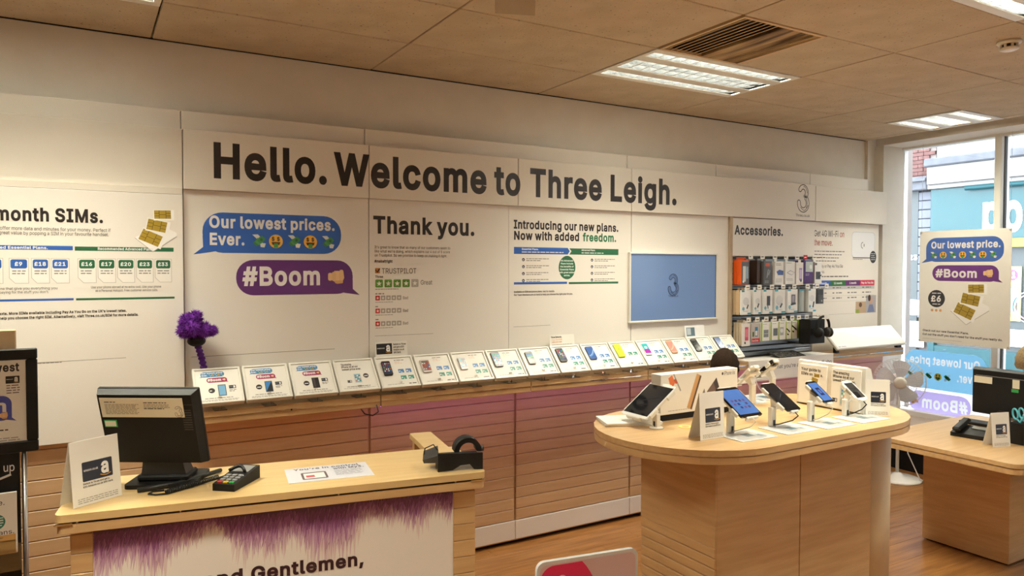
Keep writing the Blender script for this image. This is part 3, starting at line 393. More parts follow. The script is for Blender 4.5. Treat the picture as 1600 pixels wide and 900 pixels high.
1d466|230,-35 262,-24 286,-8 305,11 317,27 277,27 277,-30 396,-30 396,530 275,530 275,344 317,344 306,360 287,378 262,394 230,405 192,409 140,402 93,380 55,346 26,301 9,247 3,186 9,124 26,70 54,25 93,-10 139,-32 191,-39/179,80 161,89 147,104 135,126 128,154 125,186 128,218 135,245 146,267 160,281 178,290 201,293 223,290 241,282 255,268 266,247 273,220 276,186 273,152 266,124 254,103 240,89 223,80 201,77
1e446|251,-35 289,-24 323,-6 352,17 374,47 401,110 283,139 266,102 259,93 250,86 239,81 225,77 209,76 184,79 164,87 148,100 136,118 128,143 125,176 125,206 127,231 135,252 146,269 161,282 179,291 202,294 224,291 241,283 254,270 264,252 271,228 278,145 396,236 43,248 43,136 397,136 392,242 380,288 361,326 335,357 305,380 272,396 237,405 201,408 146,401 96,379 56,344 27,298 9,244 3,184 9,124 27,70 57,24 99,-10 150,-32 208,-39
1f298|-24,403 -24,291 255,291 255,403|170,-30 170,409 172,425 175,431 179,433 191,435 245,426 276,533 224,548 184,551 151,548 120,538 91,520 68,495 53,462 49,426 49,-30
1g467|252,-175 297,-162 338,-139 370,-106 390,-61 397,-11 397,403 277,403 277,344 318,344 306,360 287,378 262,394 231,405 192,409 140,402 94,380 55,346 26,301 9,248 3,188 9,127 27,75 56,32 95,0 141,-20 191,-26 229,-23 261,-12 286,3 305,20 316,37 276,37 276,-3 270,-33 257,-50 235,-61 203,-65 180,-63 163,-58 151,-52 141,-43 107,-1 7,-57 39,-108 61,-131 88,-151 122,-166 160,-176 204,-179/178,92 160,100 146,113 135,132 128,158 125,189 128,220 135,246 146,267 161,281 178,290 201,293 224,290 241,282 255,268 267,248 274,221 276,189 274,157 267,131 256,112 242,100 225,92 201,89
1h452|145,246 151,263 161,276 173,285 188,291 205,293 230,289 245,278 256,260 260,229 260,-30 381,-30 381,238 377,286 362,329 338,364 305,389 266,404 223,409 175,402 131,381 96,344 53,252 142,252 142,530 21,530 21,-30 142,-30 142,221
1i213|142,-30 142,403 21,403 21,-30|110,409 133,424 150,447 155,475 150,503 133,526 110,541 82,546 55,541 31,526 15,503 10,475 15,447 31,424 55,409 82,404
1j213|21,-27 19,-44 16,-50 13,-52 -40,-58 -40,-173 43,-167 78,-154 107,-132 127,-102 139,-68 142,-31 142,403 21,403|109,409 133,424 149,447 155,475 149,503 133,526 109,541 82,546 55,541 31,526 15,503 9,475 15,447 31,424 55,409 82,404
1k423|186,166 194,166 416,399 267,403 106,239 78,239 81,73|142,-30 142,530 21,530 21,-30|426,-29 191,270 105,185 274,-30
1l235|214,-23 191,86 145,82 140,82 144,79 143,81 142,98 142,530 21,530 21,81 28,36 50,-2 88,-26 137,-33
1m648|142,-30 142,232 145,254 150,269 159,280 170,288 182,292 195,294 214,291 227,283 236,271 239,253 239,-30 360,-30 360,241 362,258 366,271 373,280 383,287 395,292 411,294 430,291 444,284 453,272 457,247 457,-30 578,-30 578,252 573,297 558,338 534,370 503,392 467,406 429,410 394,407 362,397 333,380 308,357 289,329 263,259 358,259 331,340 304,377 264,402 216,410 185,407 156,398 130,382 107,360 88,331 62,260 141,260 140,403 21,403 21,-30
1n451|145,246 151,263 161,276 173,285 188,291 205,293 230,289 245,278 256,260 260,229 260,-30 381,-30 381,238 377,286 362,329 338,364 305,389 266,404 223,409 175,402 131,381 96,344 53,252 141,252 140,403 21,403 21,-30 142,-30 142,221
1o457|260,-32 310,-10 351,25 381,70 399,124 405,184 399,245 381,300 351,345 310,380 260,401 204,409 148,401 98,380 58,345 27,300 9,245 3,184 9,124 28,70 58,25 98,-10 148,-32 204,-39/179,80 161,89 147,105 135,127 128,154 125,184 128,215 135,243 147,265 161,280 180,290 204,293 228,290 247,280 262,265 273,243 281,215 283,184 281,154 273,127 262,105 247,89 229,80 204,76
1p466|142,-171 142,27 101,27 112,11 131,-8 156,-24 188,-35 226,-39 278,-32 325,-10 363,25 391,70 409,124 414,186 409,247 391,301 363,346 324,380 278,402 226,409 187,405 155,394 130,378 112,360 101,344 141,344 141,403 21,403 21,-171/194,80 177,89 163,103 151,124 144,152 141,186 144,220 151,247 162,268 176,282 194,290 216,293 239,290 257,281 271,267 282,245 289,218 292,186 289,154 282,126 270,104 256,89 239,80 216,77
1q466|396,403 277,403 277,344 317,344 305,360 287,378 262,394 230,405 192,409 140,402 93,380 55,346 26,301 9,247 3,186 9,124 26,70 54,25 93,-10 139,-32 191,-39 230,-35 262,-24 286,-8 305,11 317,27 275,27 275,-171 396,-171/179,80 161,89 147,104 135,126 128,154 125,186 128,218 135,245 146,267 160,281 178,290 201,293 223,290 241,282 255,268 266,247 273,220 276,186 273,152 266,124 254,103 240,89 223,80 201,77
1r303|142,-30 142,231 144,250 150,263 159,274 171,282 186,288 204,290 270,283 270,407 208,409 169,403 133,387 104,360 96,346 140,346 140,403 21,403 21,-30
1s407|225,-35 268,-22 304,-1 332,28 350,64 356,105 348,151 323,190 284,218 234,235 153,256 142,262 139,267 138,272 140,279 147,286 162,293 184,296 206,293 219,286 228,276 246,237 360,263 336,325 317,353 293,377 261,394 225,405 184,408 140,404 101,392 66,372 39,344 21,309 15,269 23,222 49,183 88,155 138,138 220,116 228,111 231,107 232,102 230,95 222,86 205,78 178,75 155,78 139,85 129,95 111,140 -4,115 17,49 37,17 65,-8 99,-25 137,-35 179,-39
1t272|-24,403 -24,291 231,291 231,403|33,89 41,40 69,-2 112,-27 164,-35 193,-33 246,-22 222,86 168,80 158,81 157,82 156,84 154,98 154,494 33,494
1u452|227,-29 271,-9 306,28 350,121 262,121 262,-30 381,-30 381,403 260,403 260,152 258,127 251,110 242,97 230,88 215,82 198,80 173,84 157,95 147,113 142,144 142,403 21,403 21,135 26,87 41,44 65,9 98,-16 137,-31 180,-36
1v431|243,-30 409,403 278,403 191,162 140,-10 243,-10 191,162 104,403 -27,403 139,-30
1w606|218,-30 273,161 325,362 233,362 256,268 339,-30 445,-30 576,403 449,403 397,218 346,10 433,10 405,141 334,403 224,403 153,140 124,10 210,10 181,142 109,403 -19,403 113,-30
1x421|106,-30 171,68 254,209 115,209 265,-30 410,-30 185,274 185,102 403,403 260,403 203,316 120,172 258,172 115,403 -30,403 188,104 189,278 -38,-30
1y431|58,-171 90,-173 121,-170 149,-161 175,-146 197,-125 215,-99 229,-69 409,403 279,403 191,162 140,-10 243,-10 191,162 104,403 -27,403 127,-1 112,-43 106,-52 101,-56 96,-57 88,-58 38,-50 9,-158
1z423|363,-30 363,86 154,86 154,49 357,315 357,403 17,403 17,287 219,287 219,325 10,55 10,-30
10494|284,-29 337,-1 378,43 406,101 423,170 429,250 423,329 406,399 377,456 336,501 284,528 223,538 162,528 109,501 68,456 39,399 22,329 16,250 22,170 39,101 68,43 109,-1 162,-29 223,-38/200,84 181,95 164,117 150,150 141,195 138,250 141,305 150,350 164,383 181,405 200,417 223,421 246,417 264,405 281,383 295,350 304,305 307,250 304,195 295,150 281,117 265,95 246,84 223,80
11494|415,-30 415,84 45,84 45,-30|185,530 54,435 54,292 216,410 178,410 178,-30 302,-30 302,530
12494|413,-30 413,86 180,86 180,47 285,156 354,236 377,269 393,301 402,333 405,367 399,412 381,454 352,489 315,515 271,532 221,537 171,532 126,515 88,487 58,450 40,406 30,325 152,325 158,376 163,392 172,404 184,413 200,419 220,421 239,419 255,414 267,406 276,395 282,382 284,365 282,349 277,333 268,316 254,297 32,59 32,-30
13494|268,-32 317,-15 358,12 390,48 410,93 417,142 410,191 391,235 358,272 316,299 264,314 177,315 184,211 397,441 397,530 38,530 38,414 252,414 252,452 124,305 124,213 196,213 232,210 257,202 273,191 284,177 291,161 293,142 290,123 284,108 273,97 258,88 238,82 215,80 193,81 174,87 159,95 149,105 141,117 132,160 6,160 22,79 44,38 77,5 118,-19 164,-33 214,-37
14494|437,73 437,190 137,190 137,155 359,530 225,530 8,164 8,73|367,-30 367,343 246,343 246,-30
15494|271,-31 319,-12 359,19 389,59 409,107 415,160 411,201 401,238 384,272 361,301 333,326 301,344 264,355 226,358 194,356 164,348 138,336 167,353 175,414 391,414 391,530 67,530 32,221 134,210 158,228 175,235 194,240 214,242 236,239 254,231 269,219 281,203 289,183 291,159 289,136 282,117 270,101 256,90 238,82 217,80 199,82 184,87 170,95 160,106 154,118 145,159 22,159 36,82 56,42 86,8 124,-17 168,-32 218,-37
16494|274,-31 320,-13 359,17 388,56 407,103 413,154 407,205 390,250 363,288 325,316 281,334 231,339 205,337 181,330 160,319 141,305 127,288 89,226 164,226 375,530 232,530 109,351 74,295 50,246 36,202 32,159 38,106 56,58 85,18 124,-12 171,-31 222,-37/203,81 187,88 173,99 163,114 156,133 153,156 156,178 163,196 173,210 186,221 203,228 222,230 242,228 258,221 271,210 282,195 289,177 291,154 289,133 282,114 271,99 258,88 242,81 222,78
17494|181,-30 414,434 414,530 31,530 31,414 287,414 287,448 46,-30
18494|276,-32 324,-17 365,9 397,43 418,85 425,132 421,170 408,205 389,236 364,261 334,280 326,282 326,243 345,252 378,285 399,327 406,374 400,419 381,459 352,492 315,517 271,532 223,537 174,532 130,517 92,492 63,459 45,419 38,374 45,327 66,284 99,251 120,243 120,283 110,280 80,261 55,236 36,205 24,170 20,132 27,86 47,43 79,9 120,-17 169,-32 222,-37/197,81 177,87 162,96 152,107 146,120 144,136 147,154 153,169 164,181 180,191 199,198 222,201 245,198 264,191 280,181 291,169 298,154 300,136 298,120 292,107 282,96 267,87 248,81 222,79/204,317 189,323 177,331 168,341 163,353 161,369 163,385 168,397 177,407 188,414 203,419 222,421 241,419 257,414 268,407 276,397 281,385 283,369 281,354 276,341 267,330 255,322 241,317 222,315
19494|171,531 125,513 86,483 56,444 38,398 32,346 37,295 55,249 83,212 120,184 164,166 214,161 240,163 264,170 285,181 303,195 318,211 356,274 280,274 70,-30 213,-30 335,149 371,205 395,254 408,298 413,341 407,394 389,442 359,482 320,512 274,531 222,537/242,419 258,412 271,401 282,386 289,367 291,344 289,323 282,304 272,290 258,279 242,272 222,270 203,272 187,279 174,290 163,305 156,323 154,346 156,368 163,386 174,401 187,412 203,419 222,422
1.233|123,-30 147,-13 164,11 170,40 164,69 147,94 123,111 94,116 65,111 40,94 23,70 18,40 23,11 40,-13 65,-30 94,-35
1,233|106,-148 175,100 40,100 1,-148
1#481|314,-30 406,530 294,530 202,-30|410,107 429,219 -7,219 -26,107|139,-30 230,530 118,530 27,-30|440,281 457,393 22,393 4,281
1?401|219,119 222,178 225,192 230,201 236,209 301,257 327,290 344,330 349,375 344,419 327,459 300,492 264,517 222,532 174,537 129,533 87,518 51,494 22,461 3,420 -9,341 116,341 124,388 130,401 138,411 148,417 161,422 175,423 190,421 203,417 213,410 220,402 225,391 226,377 224,360 217,345 205,332 144,287 125,265 110,236 102,200 98,119|190,-30 215,-13 231,11 237,40 231,69 215,94 190,110 161,116 132,110 107,94 91,69 85,40 91,11 107,-13 132,-30 161,-35
1!241|156,127 161,530 31,530 36,127|126,-30 150,-13 166,11 172,40 166,69 150,94 126,110 96,116 67,110 43,94 26,69 20,40 26,11 43,-13 67,-30 96,-35
1'251|156,282 165,530 37,530 47,282
1&489|235,-34 277,-22 317,-3 349,24 389,73 405,99 419,132 428,172 433,251 315,251 310,188 302,160 290,135 274,115 255,98 234,86 212,79 190,76 170,78 155,84 142,92 133,102 128,114 126,129 128,142 134,155 147,170 171,190 271,264 309,299 325,320 338,344 346,370 349,398 344,434 329,468 306,496 275,518 238,531 197,535 155,531 118,518 86,496 63,466 48,431 43,392 47,357 58,326 74,296 95,269 343,-30 491,-29 190,340 170,371 166,381 165,392 166,401 169,408 174,414 180,418 188,421 197,422 212,420 220,415 225,408 227,397 226,390 223,384 211,368 63,253 39,228 19,201 7,168 3,131 9,86 27,45 56,10 95,-16 141,-32 193,-37
1/294|152,554 -26,-106 93,-106 271,554
1:233|123,-30 147,-13 164,11 170,40 164,69 147,94 123,111 94,116 65,111 40,94 23,70 18,40 23,11 40,-13 65,-30 94,-35|123,241 147,257 164,282 170,311 164,340 147,365 123,381 94,387 65,381 40,365 23,340 18,311 23,282 40,257 65,241 94,235
1+494|281,3 281,388 164,388 164,3|415,138 415,253 30,253 30,138
1-494|82,271 82,154 362,154 362,271
1*494|278,188 275,268 342,225 398,323 327,359 398,395 342,494 275,451 278,530 166,530 169,451 101,494 46,395 116,359 46,323 101,225 169,268 166,188
1$488|271,-104 271,604 168,604 168,-104|279,-34 331,-17 373,9 406,46 426,89 432,136 428,175 415,209 395,236 371,258 345,275 317,288 178,331 163,339 152,348 146,357 144,369 146,382 152,393 162,403 177,412 197,418 221,420 254,416 279,405 294,389 309,341 430,341 417,418 396,459 364,492 324,517 276,532 223,537 171,532 123,517 81,492 48,458 27,415 20,365 31,309 63,262 111,229 171,206 231,189 278,173 293,165 302,156 307,148 309,137 306,122 299,109 287,97 269,88 247,81 220,79 196,81 174,86 157,95 145,106 137,119 127,165 1,165 16,84 38,41 70,6 113,-19 163,-34 220,-39
1(317|63,124 80,45 108,-33 155,-125 279,-125 234,-25 214,26 198,74 187,118 181,161 179,203 182,251 189,303 201,357 217,411 236,465 279,560 155,560 122,498 101,444 83,385 69,324 60,262 57,203
1)317|114,-125 160,-34 188,44 206,123 211,203 208,262 200,323 186,385 168,444 146,498 113,560 -11,560 32,465 52,411 68,357 80,303 87,251 89,203 87,162 81,120 71,75 56,28 35,-24 -11,-125
1£466|64,11 101,19 137,37 156,53 170,73 179,98 181,124 174,354 175,375 180,390 188,402 199,412 214,418 235,420 258,416 273,407 285,390 301,337 418,354 401,426 381,463 353,495 319,518 279,533 235,537 184,531 138,513 101,484 73,446 57,401 53,353 60,124 58,102 54,93 49,89 5,82 5,7|296,-30 344,-24 383,1 405,40 411,87 411,136 295,136 293,79 296,85 300,87 294,86 5,86 5,-30|337,194 337,306 5,306 5,194'''
GLOOP = {}
def winding(p, loops):
    w = 0
    for P in loops:
        for i in range(len(P)):
            a, b = P[i-1], P[i]
            if (a[1] > p[1]) != (b[1] > p[1]):
                if p[0] < (b[0]-a[0])*(p[1]-a[1])/(b[1]-a[1])+a[0]: w += 1 if b[1] > a[1] else -1
    return w
def triangulate(loops):
    vs = [Vector(v) for l in loops for v in l]; es = []; n0 = 0
    for l in loops: es += [(n0+i, n0+(i+1) % len(l)) for i in range(len(l))]; n0 += len(l)
    r = delaunay_2d_cdt(vs, es, [], 1, 1e-6)
    return [(v.x, v.y) for v in r[0]], r[2]
def build_glyphs():
    for line in GLYPHS.split('\n'):
        p = line[2:].split('|')
        loops = [[tuple(int(c)/500 for c in q.split(',')) for q in l.split(' ')] for grp in p[1:] for l in grp.split('/')]
        pts, fs = [], []
        if loops:
            pts, tri = triangulate(loops)
            fs = [tuple(f) for f in tri if winding((sum(pts[i][0] for i in f)/len(f), sum(pts[i][1] for i in f)/len(f)), loops)]
        GL[(int(line[0]), line[1])] = (pts, fs, int(p[0])/500); GLOOP[(int(line[0]), line[1])] = loops
build_glyphs()

class Art:
    """flat print: coloured shapes in a plane, lying a hair above it"""
    def __init__(s, o=(0, 0, 0), u=(1, 0, 0), v=(0, 0, 1), n=None, step=.00025):
        s.o = Vector(o); s.u = Vector(u); s.w = Vector(v); s.n = Vector(n) if n else s.u.cross(s.w); s.V = []; s.F = []; s.C = []; s.step = step
    def _add(s, pts, fs, col, lay):
        k = len(s.V); c = (*lin(*col), 1)
        for x, y in pts: s.V.append(s.o+s.u*x+s.w*y+s.n*(s.step*lay)); s.C.append(c)
        s.F += [tuple(i+k for i in f) for f in fs]
    def poly(s, pts, col, lay=1): s._add(pts, [tuple(range(len(pts)))], col, lay); return s
    def rect(s, x0, x1, y0, y1, col, lay=1): return s.poly([(x0, y0), (x1, y0), (x1, y1), (x0, y1)], col, lay)
    def quad_rot(s, cx, cy, w, h, a, col, lay=1):
        ca, sa = math.cos(a), math.sin(a)
        return s.poly([(cx+x*ca-y*sa, cy+x*sa+y*ca) for x, y in ((-w/2, -h/2), (w/2, -h/2), (w/2, h/2), (-w/2, h/2))], col, lay)
    def stroke(s, pts, w, col, lay=2, closed=False):
        n = len(pts); L = []; R = []
        for i in range(n):
            a = pts[i-1] if (i or closed) else pts[i]; b = pts[(i+1) % n] if (i < n-1 or closed) else pts[i]
            dx, dy = b[0]-a[0], b[1]-a[1]; d = math.hypot(dx, dy) or 1; nx, ny = -dy/d*w/2, dx/d*w/2
            L.append((pts[i][0]+nx, pts[i][1]+ny)); R.append((pts[i][0]-nx, pts[i][1]-ny))
        m = n if closed else n-1
        s._add(L+R, [(i, (i+1) % n, n+(i+1) % n, n+i) for i in range(m)], col, lay); return s
    def width(s, t, cap, bold=1): return sum(GL[(bold, c)][2] for c in t)*cap
    def text(s, t, x0, y, cap, x1=None, col=(35, 28, 26), lay=3, bold=1, align='l'):
        w = s.width(t, cap, bold); sx = cap if x1 is None else cap*(x1-x0)/w
        if x1 is None and align == 'c': x0 -= w/2
        if x1 is None and align == 'r': x0 -= w
        for c in t:
            vs, fs, adv = GL[(bold, c)]
            if vs: s._add([(x0+a*sx, y+b*cap) for a, b in vs], fs, col, lay)
            x0 += adv*sx
        return s
    def greek(s, x0, x1, y, h, col=(120, 110, 104), lay=2, seed=0):
        r = random.Random(seed+int(x0*997)+int(y*991)); x = x0
        while x < x1-h:
            w = min(r.uniform(1.5, 5)*h, x1-x); s.rect(x, x+w, y, y+h*.75, col, lay); x += w+h*.7
        return s
    def build(s, name='print', parent=None, m='ink', label=None):
        me = bpy.data.meshes.new(name); me.from_pydata([tuple(v) for v in s.V], [], s.F)
        a = me.color_attributes.new('Ink', 'FLOAT_COLOR', 'POINT')
        a.data.foreach_set('color', [x for c in s.C for x in c])
        me.materials.append(MATS[m]); me.update()
        o = bpy.data.objects.new(name, me); COL.objects.link(o)
        if parent is not None: o.parent = parent
        if label: o['label'] = label
        return o
    # --- small pictures
    def cash(s, cx, cy, r, lay=3):
        s.poly([(cx-r*.2, cy+r*.2), (cx-r*1.0, cy+r*.95), (cx-r*.2, cy+r*1.0), (cx+r*.25, cy+r*.55)], (226, 222, 214), lay)
        s.poly([(cx+r*.1, cy-r*.2), (cx+r*.95, cy-r*.35), (cx+r*.75, cy-r*.95), (cx+r*.2, cy-r*.9)], (226, 222, 214), lay)
        for k, (dx, dy) in enumerate(((-.3, -.15), (0, .02), (.3, .2))):
            s.quad_rot(cx+dx*r, cy+dy*r, r*.75, r*1.05, -.75, ((58, 120, 66), (84, 150, 84), (64, 132, 72))[k], lay+1+k)
        s.poly(ell(cx+.3*r, cy+.2*r, r*.2), (36, 84, 48), lay+4)
        return s
    def face(s, cx, cy, r, lay=3):
        s.poly(ell(cx, cy, r), (238, 180, 70), lay)
        for d in (-.38, .38): s.text('$', cx+d*r, cy+.1*r, r*.5, col=(70, 44, 20), lay=lay+1, align='c')
        s.poly([(cx-.65*r, cy-.1*r), (cx+.65*r, cy-.1*r), (cx+.5*r, cy-.5*r), (cx, cy-.66*r), (cx-.5*r, cy-.5*r)], (74, 40, 24), lay+1)
        s.poly(rrect(cx-.3*r, cx+.3*r, cy-.95*r, cy-.3*r, .1*r), (70, 150, 70), lay+2)
        return s
    def fist(s, cx, cy, r, lay=3):
        s.poly([(cx-.2*r, cy+.75*r), (cx+.9*r, cy+.7*r), (cx+1.0*r, cy-.1*r), (cx+.7*r, cy-.75*r), (cx+.1*r, cy-.8*r), (cx-.5*r, cy-.3*r)], (226, 182, 128), lay)
        for k in range(4):
            x = cx-.95*r+k*.45*r; s.poly(rrect(x, x+.5*r, cy-.5*r+abs(k-1.5)*.05*r, cy+(.5+.12*k)*r, .2*r, 4), ((236, 196, 146), (230, 188, 136))[k % 2], lay+1)
        s.poly(rrect(cx-.15*r, cx+.85*r, cy-.75*r, cy-.42*r, .14*r, 4), (216, 166, 112), lay+2)
        return s
    def bubble(s, x0, x1, y0, y1, r, col, tail='l', lay=1):
        s.poly(rrect(x0, x1, y0, y1, r, 7), col, lay)
        t = .07*(y1-y0)
        if tail == 'l': s.poly([(x0, y0+r*.9), (x0+.002, y0+r*.3), (x0-r*.45, y0-t*.6), (x0+r*.35, y0+t*.2), (x0+r, y0+t), (x0+r, y0+r)], col, lay+.2)
        else: s.poly([(x1, y0+r*.9), (x1-r, y0+r), (x1-r, y0+t), (x1-r*.35, y0+t*.2), (x1+r*.45, y0-t*.6), (x1, y0+r*.3)], col, lay+.2)
        return s
    def three(s, cx, cy, h, ink=(40, 34, 32), paper=(232, 226, 216), lay=2):
        P = []
        r1, r2 = h*.235, h*.285
        for i in range(13): a = math.radians(150-i*17.5); P.append((cx+r1*.95*math.cos(a)-.01*h, cy+h*.25+r1*math.sin(a)))
        for i in range(17): a = math.radians(62-i*15.5); P.append((cx+r2*math.cos(a)*.98, cy-h*.2+r2*math.sin(a)))
        s.stroke(P, h*.22, ink, lay); s.poly(ell(P[-1][0], P[-1][1], h*.11), ink, lay+.1); s.poly(ell(P[0][0], P[0][1], h*.11), ink, lay+.1)
        s.stroke(P, h*.152, paper, lay+.6); s.poly(ell(P[-1][0], P[-1][1], h*.078), paper, lay+.7); s.poly(ell(P[0][0], P[0][1], h*.078), paper, lay+.7)
        for k0, k1, d in ((3, 10, .03), (14, 21, -.03), (18, 27, .035)):
            Q = [(p[0]+d*h, p[1]+.02*h*math.sin(i*1.1)) for i, p in enumerate(P[k0:k1])]
            s.stroke(Q, h*.026, ink, lay+1.2)
        return s
    def sims(s, x0, y0, sc, lay=2):
        # white carrier corner and three gold chips
        s.poly([(x0, y0+.36*sc), (x0+.42*sc, y0), (x0+1.0*sc, y0+.42*sc), (x0+1.0*sc, y0+.5*sc), (x0+.6*sc, y0+.72*sc)], (250, 248, 244), lay+.5)
        s.stroke([(x0, y0+.35*sc), (x0+.42*sc, y0-.01*sc), (x0+1.0*sc, y0+.4*sc)], .012*sc, (170, 160, 150), lay)
        for k, (cx, cy, w, h, a) in enumerate(((.37, .36, .5, .3, -.42), (.52, .68, .46, .28, -.2), (.66, .98, .4, .22, .03))):
            X, Y = x0+cx*sc, y0+cy*sc; l = lay+1+k*.9
            s.quad_rot(X+.03*sc, Y-.015*sc, (w+.1)*sc, (h+.06)*sc, a-PI*0, (250, 248, 244), l)
            s.quad_rot(X, Y, w*sc, h*sc, a, (168, 140, 44), l+.3)
            ca, sa = math.cos(a), math.sin(a)
            T = lambda p: (X+p[0]*w*sc*ca-p[1]*h*sc*sa, Y+p[0]*w*sc*sa+p[1]*h*sc*ca)
            for q in (((-.5, .15), (-.2, .15)), ((-.5, -.18), (-.2, -.18)), ((.2, .15), (.5, .15)), ((.2, -.18), (.5, -.18)), ((-.2, .5), (-.2, -.5)), ((.2, .5), (.2, -.5)), ((-.2, .0), (.2, .0))):
                s.stroke([T(q[0]), T(q[1])], .012*sc, (84, 66, 20), l+.5)
        return s
    def gift(s, x0, x1, y0, y1, lay=2, col=(38, 42, 52)):
        w, h = x1-x0, y1-y0
        s.poly(rrect(x0, x1, y0, y1, h*.06, 3), col, lay)
        s.text('a', x0+w*.62, y0+h*.26, h*.72, x0+w*.92, (244, 242, 238), lay+1)
        s.stroke([(x0+w*(.58+.36*i/8), y0+h*(.2-.08*math.sin(PI*i/8))) for i in range(9)], h*.035, (236, 168, 70), lay+1)
        s.text('amazon.co.uk', x0+w*.05, y0+h*.52, h*.11, x0+w*.52, (226, 226, 226), lay+1)
        return s
# ================================================================== THE ROOM
CZ = 3.007                                     # ceiling height
XL, XW, YB, YF = -3.3, 6.75, 4.22, -4.2         # left wall, window wall, back wall, wall behind the viewer
# floor: laminate boards
fl = MB().box(XL, XW, YF, YB, -.1, -.012).build('floor', 'tile_dark_gap', kind='structure')
tag(fl, 'warm brown laminate floor of narrow boards')
board_me = None
r = random.Random(3)
y = -1.0
while y < 4.1:
    x = -.6-r.uniform(0, 1.2)
    while x < 6.7:
        x1 = min(x+1.285, 6.72)
        if x1-x > .1 and x1 > -.6:
            if board_me is None or x1-x < 1.28:
                o = MB().box(0, x1-x-.0015, 0, .19, -.012, 0, .001).build('floor_board', 'floor_board', fl)
                if x1-x > 1.28: board_me = o.data
            else:
                o = bpy.data.objects.new('floor_board', board_me); COL.objects.link(o); o.parent = fl
            o.location = (x, y, 0)
        x += 1.285
    y += .1915
# plain boards further back in the shop, behind the viewer
MB().box(XL, XW, YF, -1.0, -.012, 0).build('floor_covering', 'floor_board', fl)
MB().box(XL, -.62, -1.0, YB, -.012, -.0005).build('floor_covering', 'floor_board', fl)

wb = MB().box(XL-.15, XW+.2, YB, YB+.15, 0, CZ+.3).build('wall_back', 'wall_paint', kind='structure'); tag(wb, 'plain beige upper back wall above the panels')
wl = MB().box(XL-.15, XL, YF, YB, 0, CZ+.3).build('wall_left', 'far_wall', kind='structure'); tag(wl, 'plain painted left wall out of view')
wf = MB().box(XL, XW, YF-.15, YF, 0, CZ+.3).build('wall_front', 'far_wall', kind='structure'); tag(wf, 'plain painted wall behind the viewer')

# ceiling: concealed-grid tiles 1.2 x 0.6
ce = MB().box(XL, 6.3, YF, YB, CZ+.13, CZ+.17).build('ceiling', 'tile_dark_gap', kind='structure'); tag(ce, 'suspended ceiling of tan fissured mineral tiles with dark joints')
colx = [.31+1.18*k for k in range(-4, 6)]       # joints across the wall
rowy = [3.62-.6*k for k in range(-1, 14)]
fit_cells = {(-1, 1), (2, 1), (-1, 4), (2, 4), (-1, 7), (2, 7), (-1, 10), (2, 10)}   # (column from x=.31, row below 3.62)
tile_me = {}
def tile(x0, x1, y0, y1):
    k = (round(x1-x0, 3), round(y1-y0, 3))
    if k not in tile_me:
        o = MB().box(.0038, x1-x0-.0038, .0038, y1-y0-.0038, 0, .02, .003).build('ceiling_tile', 'tile', ce); tile_me[k] = o.data
    else:
        o = bpy.data.objects.new('ceiling_tile', tile_me[k]); COL.objects.link(o); o.parent = ce
    o.location = (x0, y0, CZ+random.uniform(-.0008, .0012))
FITS = []
VENT = (2.68, 2.42)
for ci in range(len(colx)):
    x0 = colx[ci]; x1 = x0+1.18
    if x0 < XL: x0 = XL
    x1 = min(x1, 6.3)
    if x1-x0 < .05: continue
    kc = round((colx[ci]-.31)/1.18)
    for ri in range(len(rowy)):
        y0 = rowy[ri]-.6; y1 = rowy[ri]
        if ri == 0: y0, y1 = 3.62, 4.215
        if y1 < YF: continue
        y0 = max(y0, YF)
        if kc == -1 and ri == 0: y0 = 3.68
        if kc == -1 and ri == 2: y1 = 3.08
        if (kc, ri) == (-1, 1): FITS.append((x0+.59, 3.38)); continue
        if (kc, ri) in fit_cells: FITS.append((x0+.59, y0+.3)); continue
        if kc == 2 and ri == 2: tile(x0+.6, x1, y0, y1); continue      # vent takes half of this cell
        if kc == 4 and ri == 1: tile(x0, 5.64, y0, y1); continue      # small square fitting by the window
        tile(x0, x1, y0, y1)
    # thin closing strip
MB().box(XL, 6.3, 4.21, 4.22, CZ-.004, CZ+.004, .001).build('trim_1', 'tile_dark_gap', kind='structure')
tag(bpy.data.objects['trim_1'], 'thin dark trim where the ceiling meets the back wall')

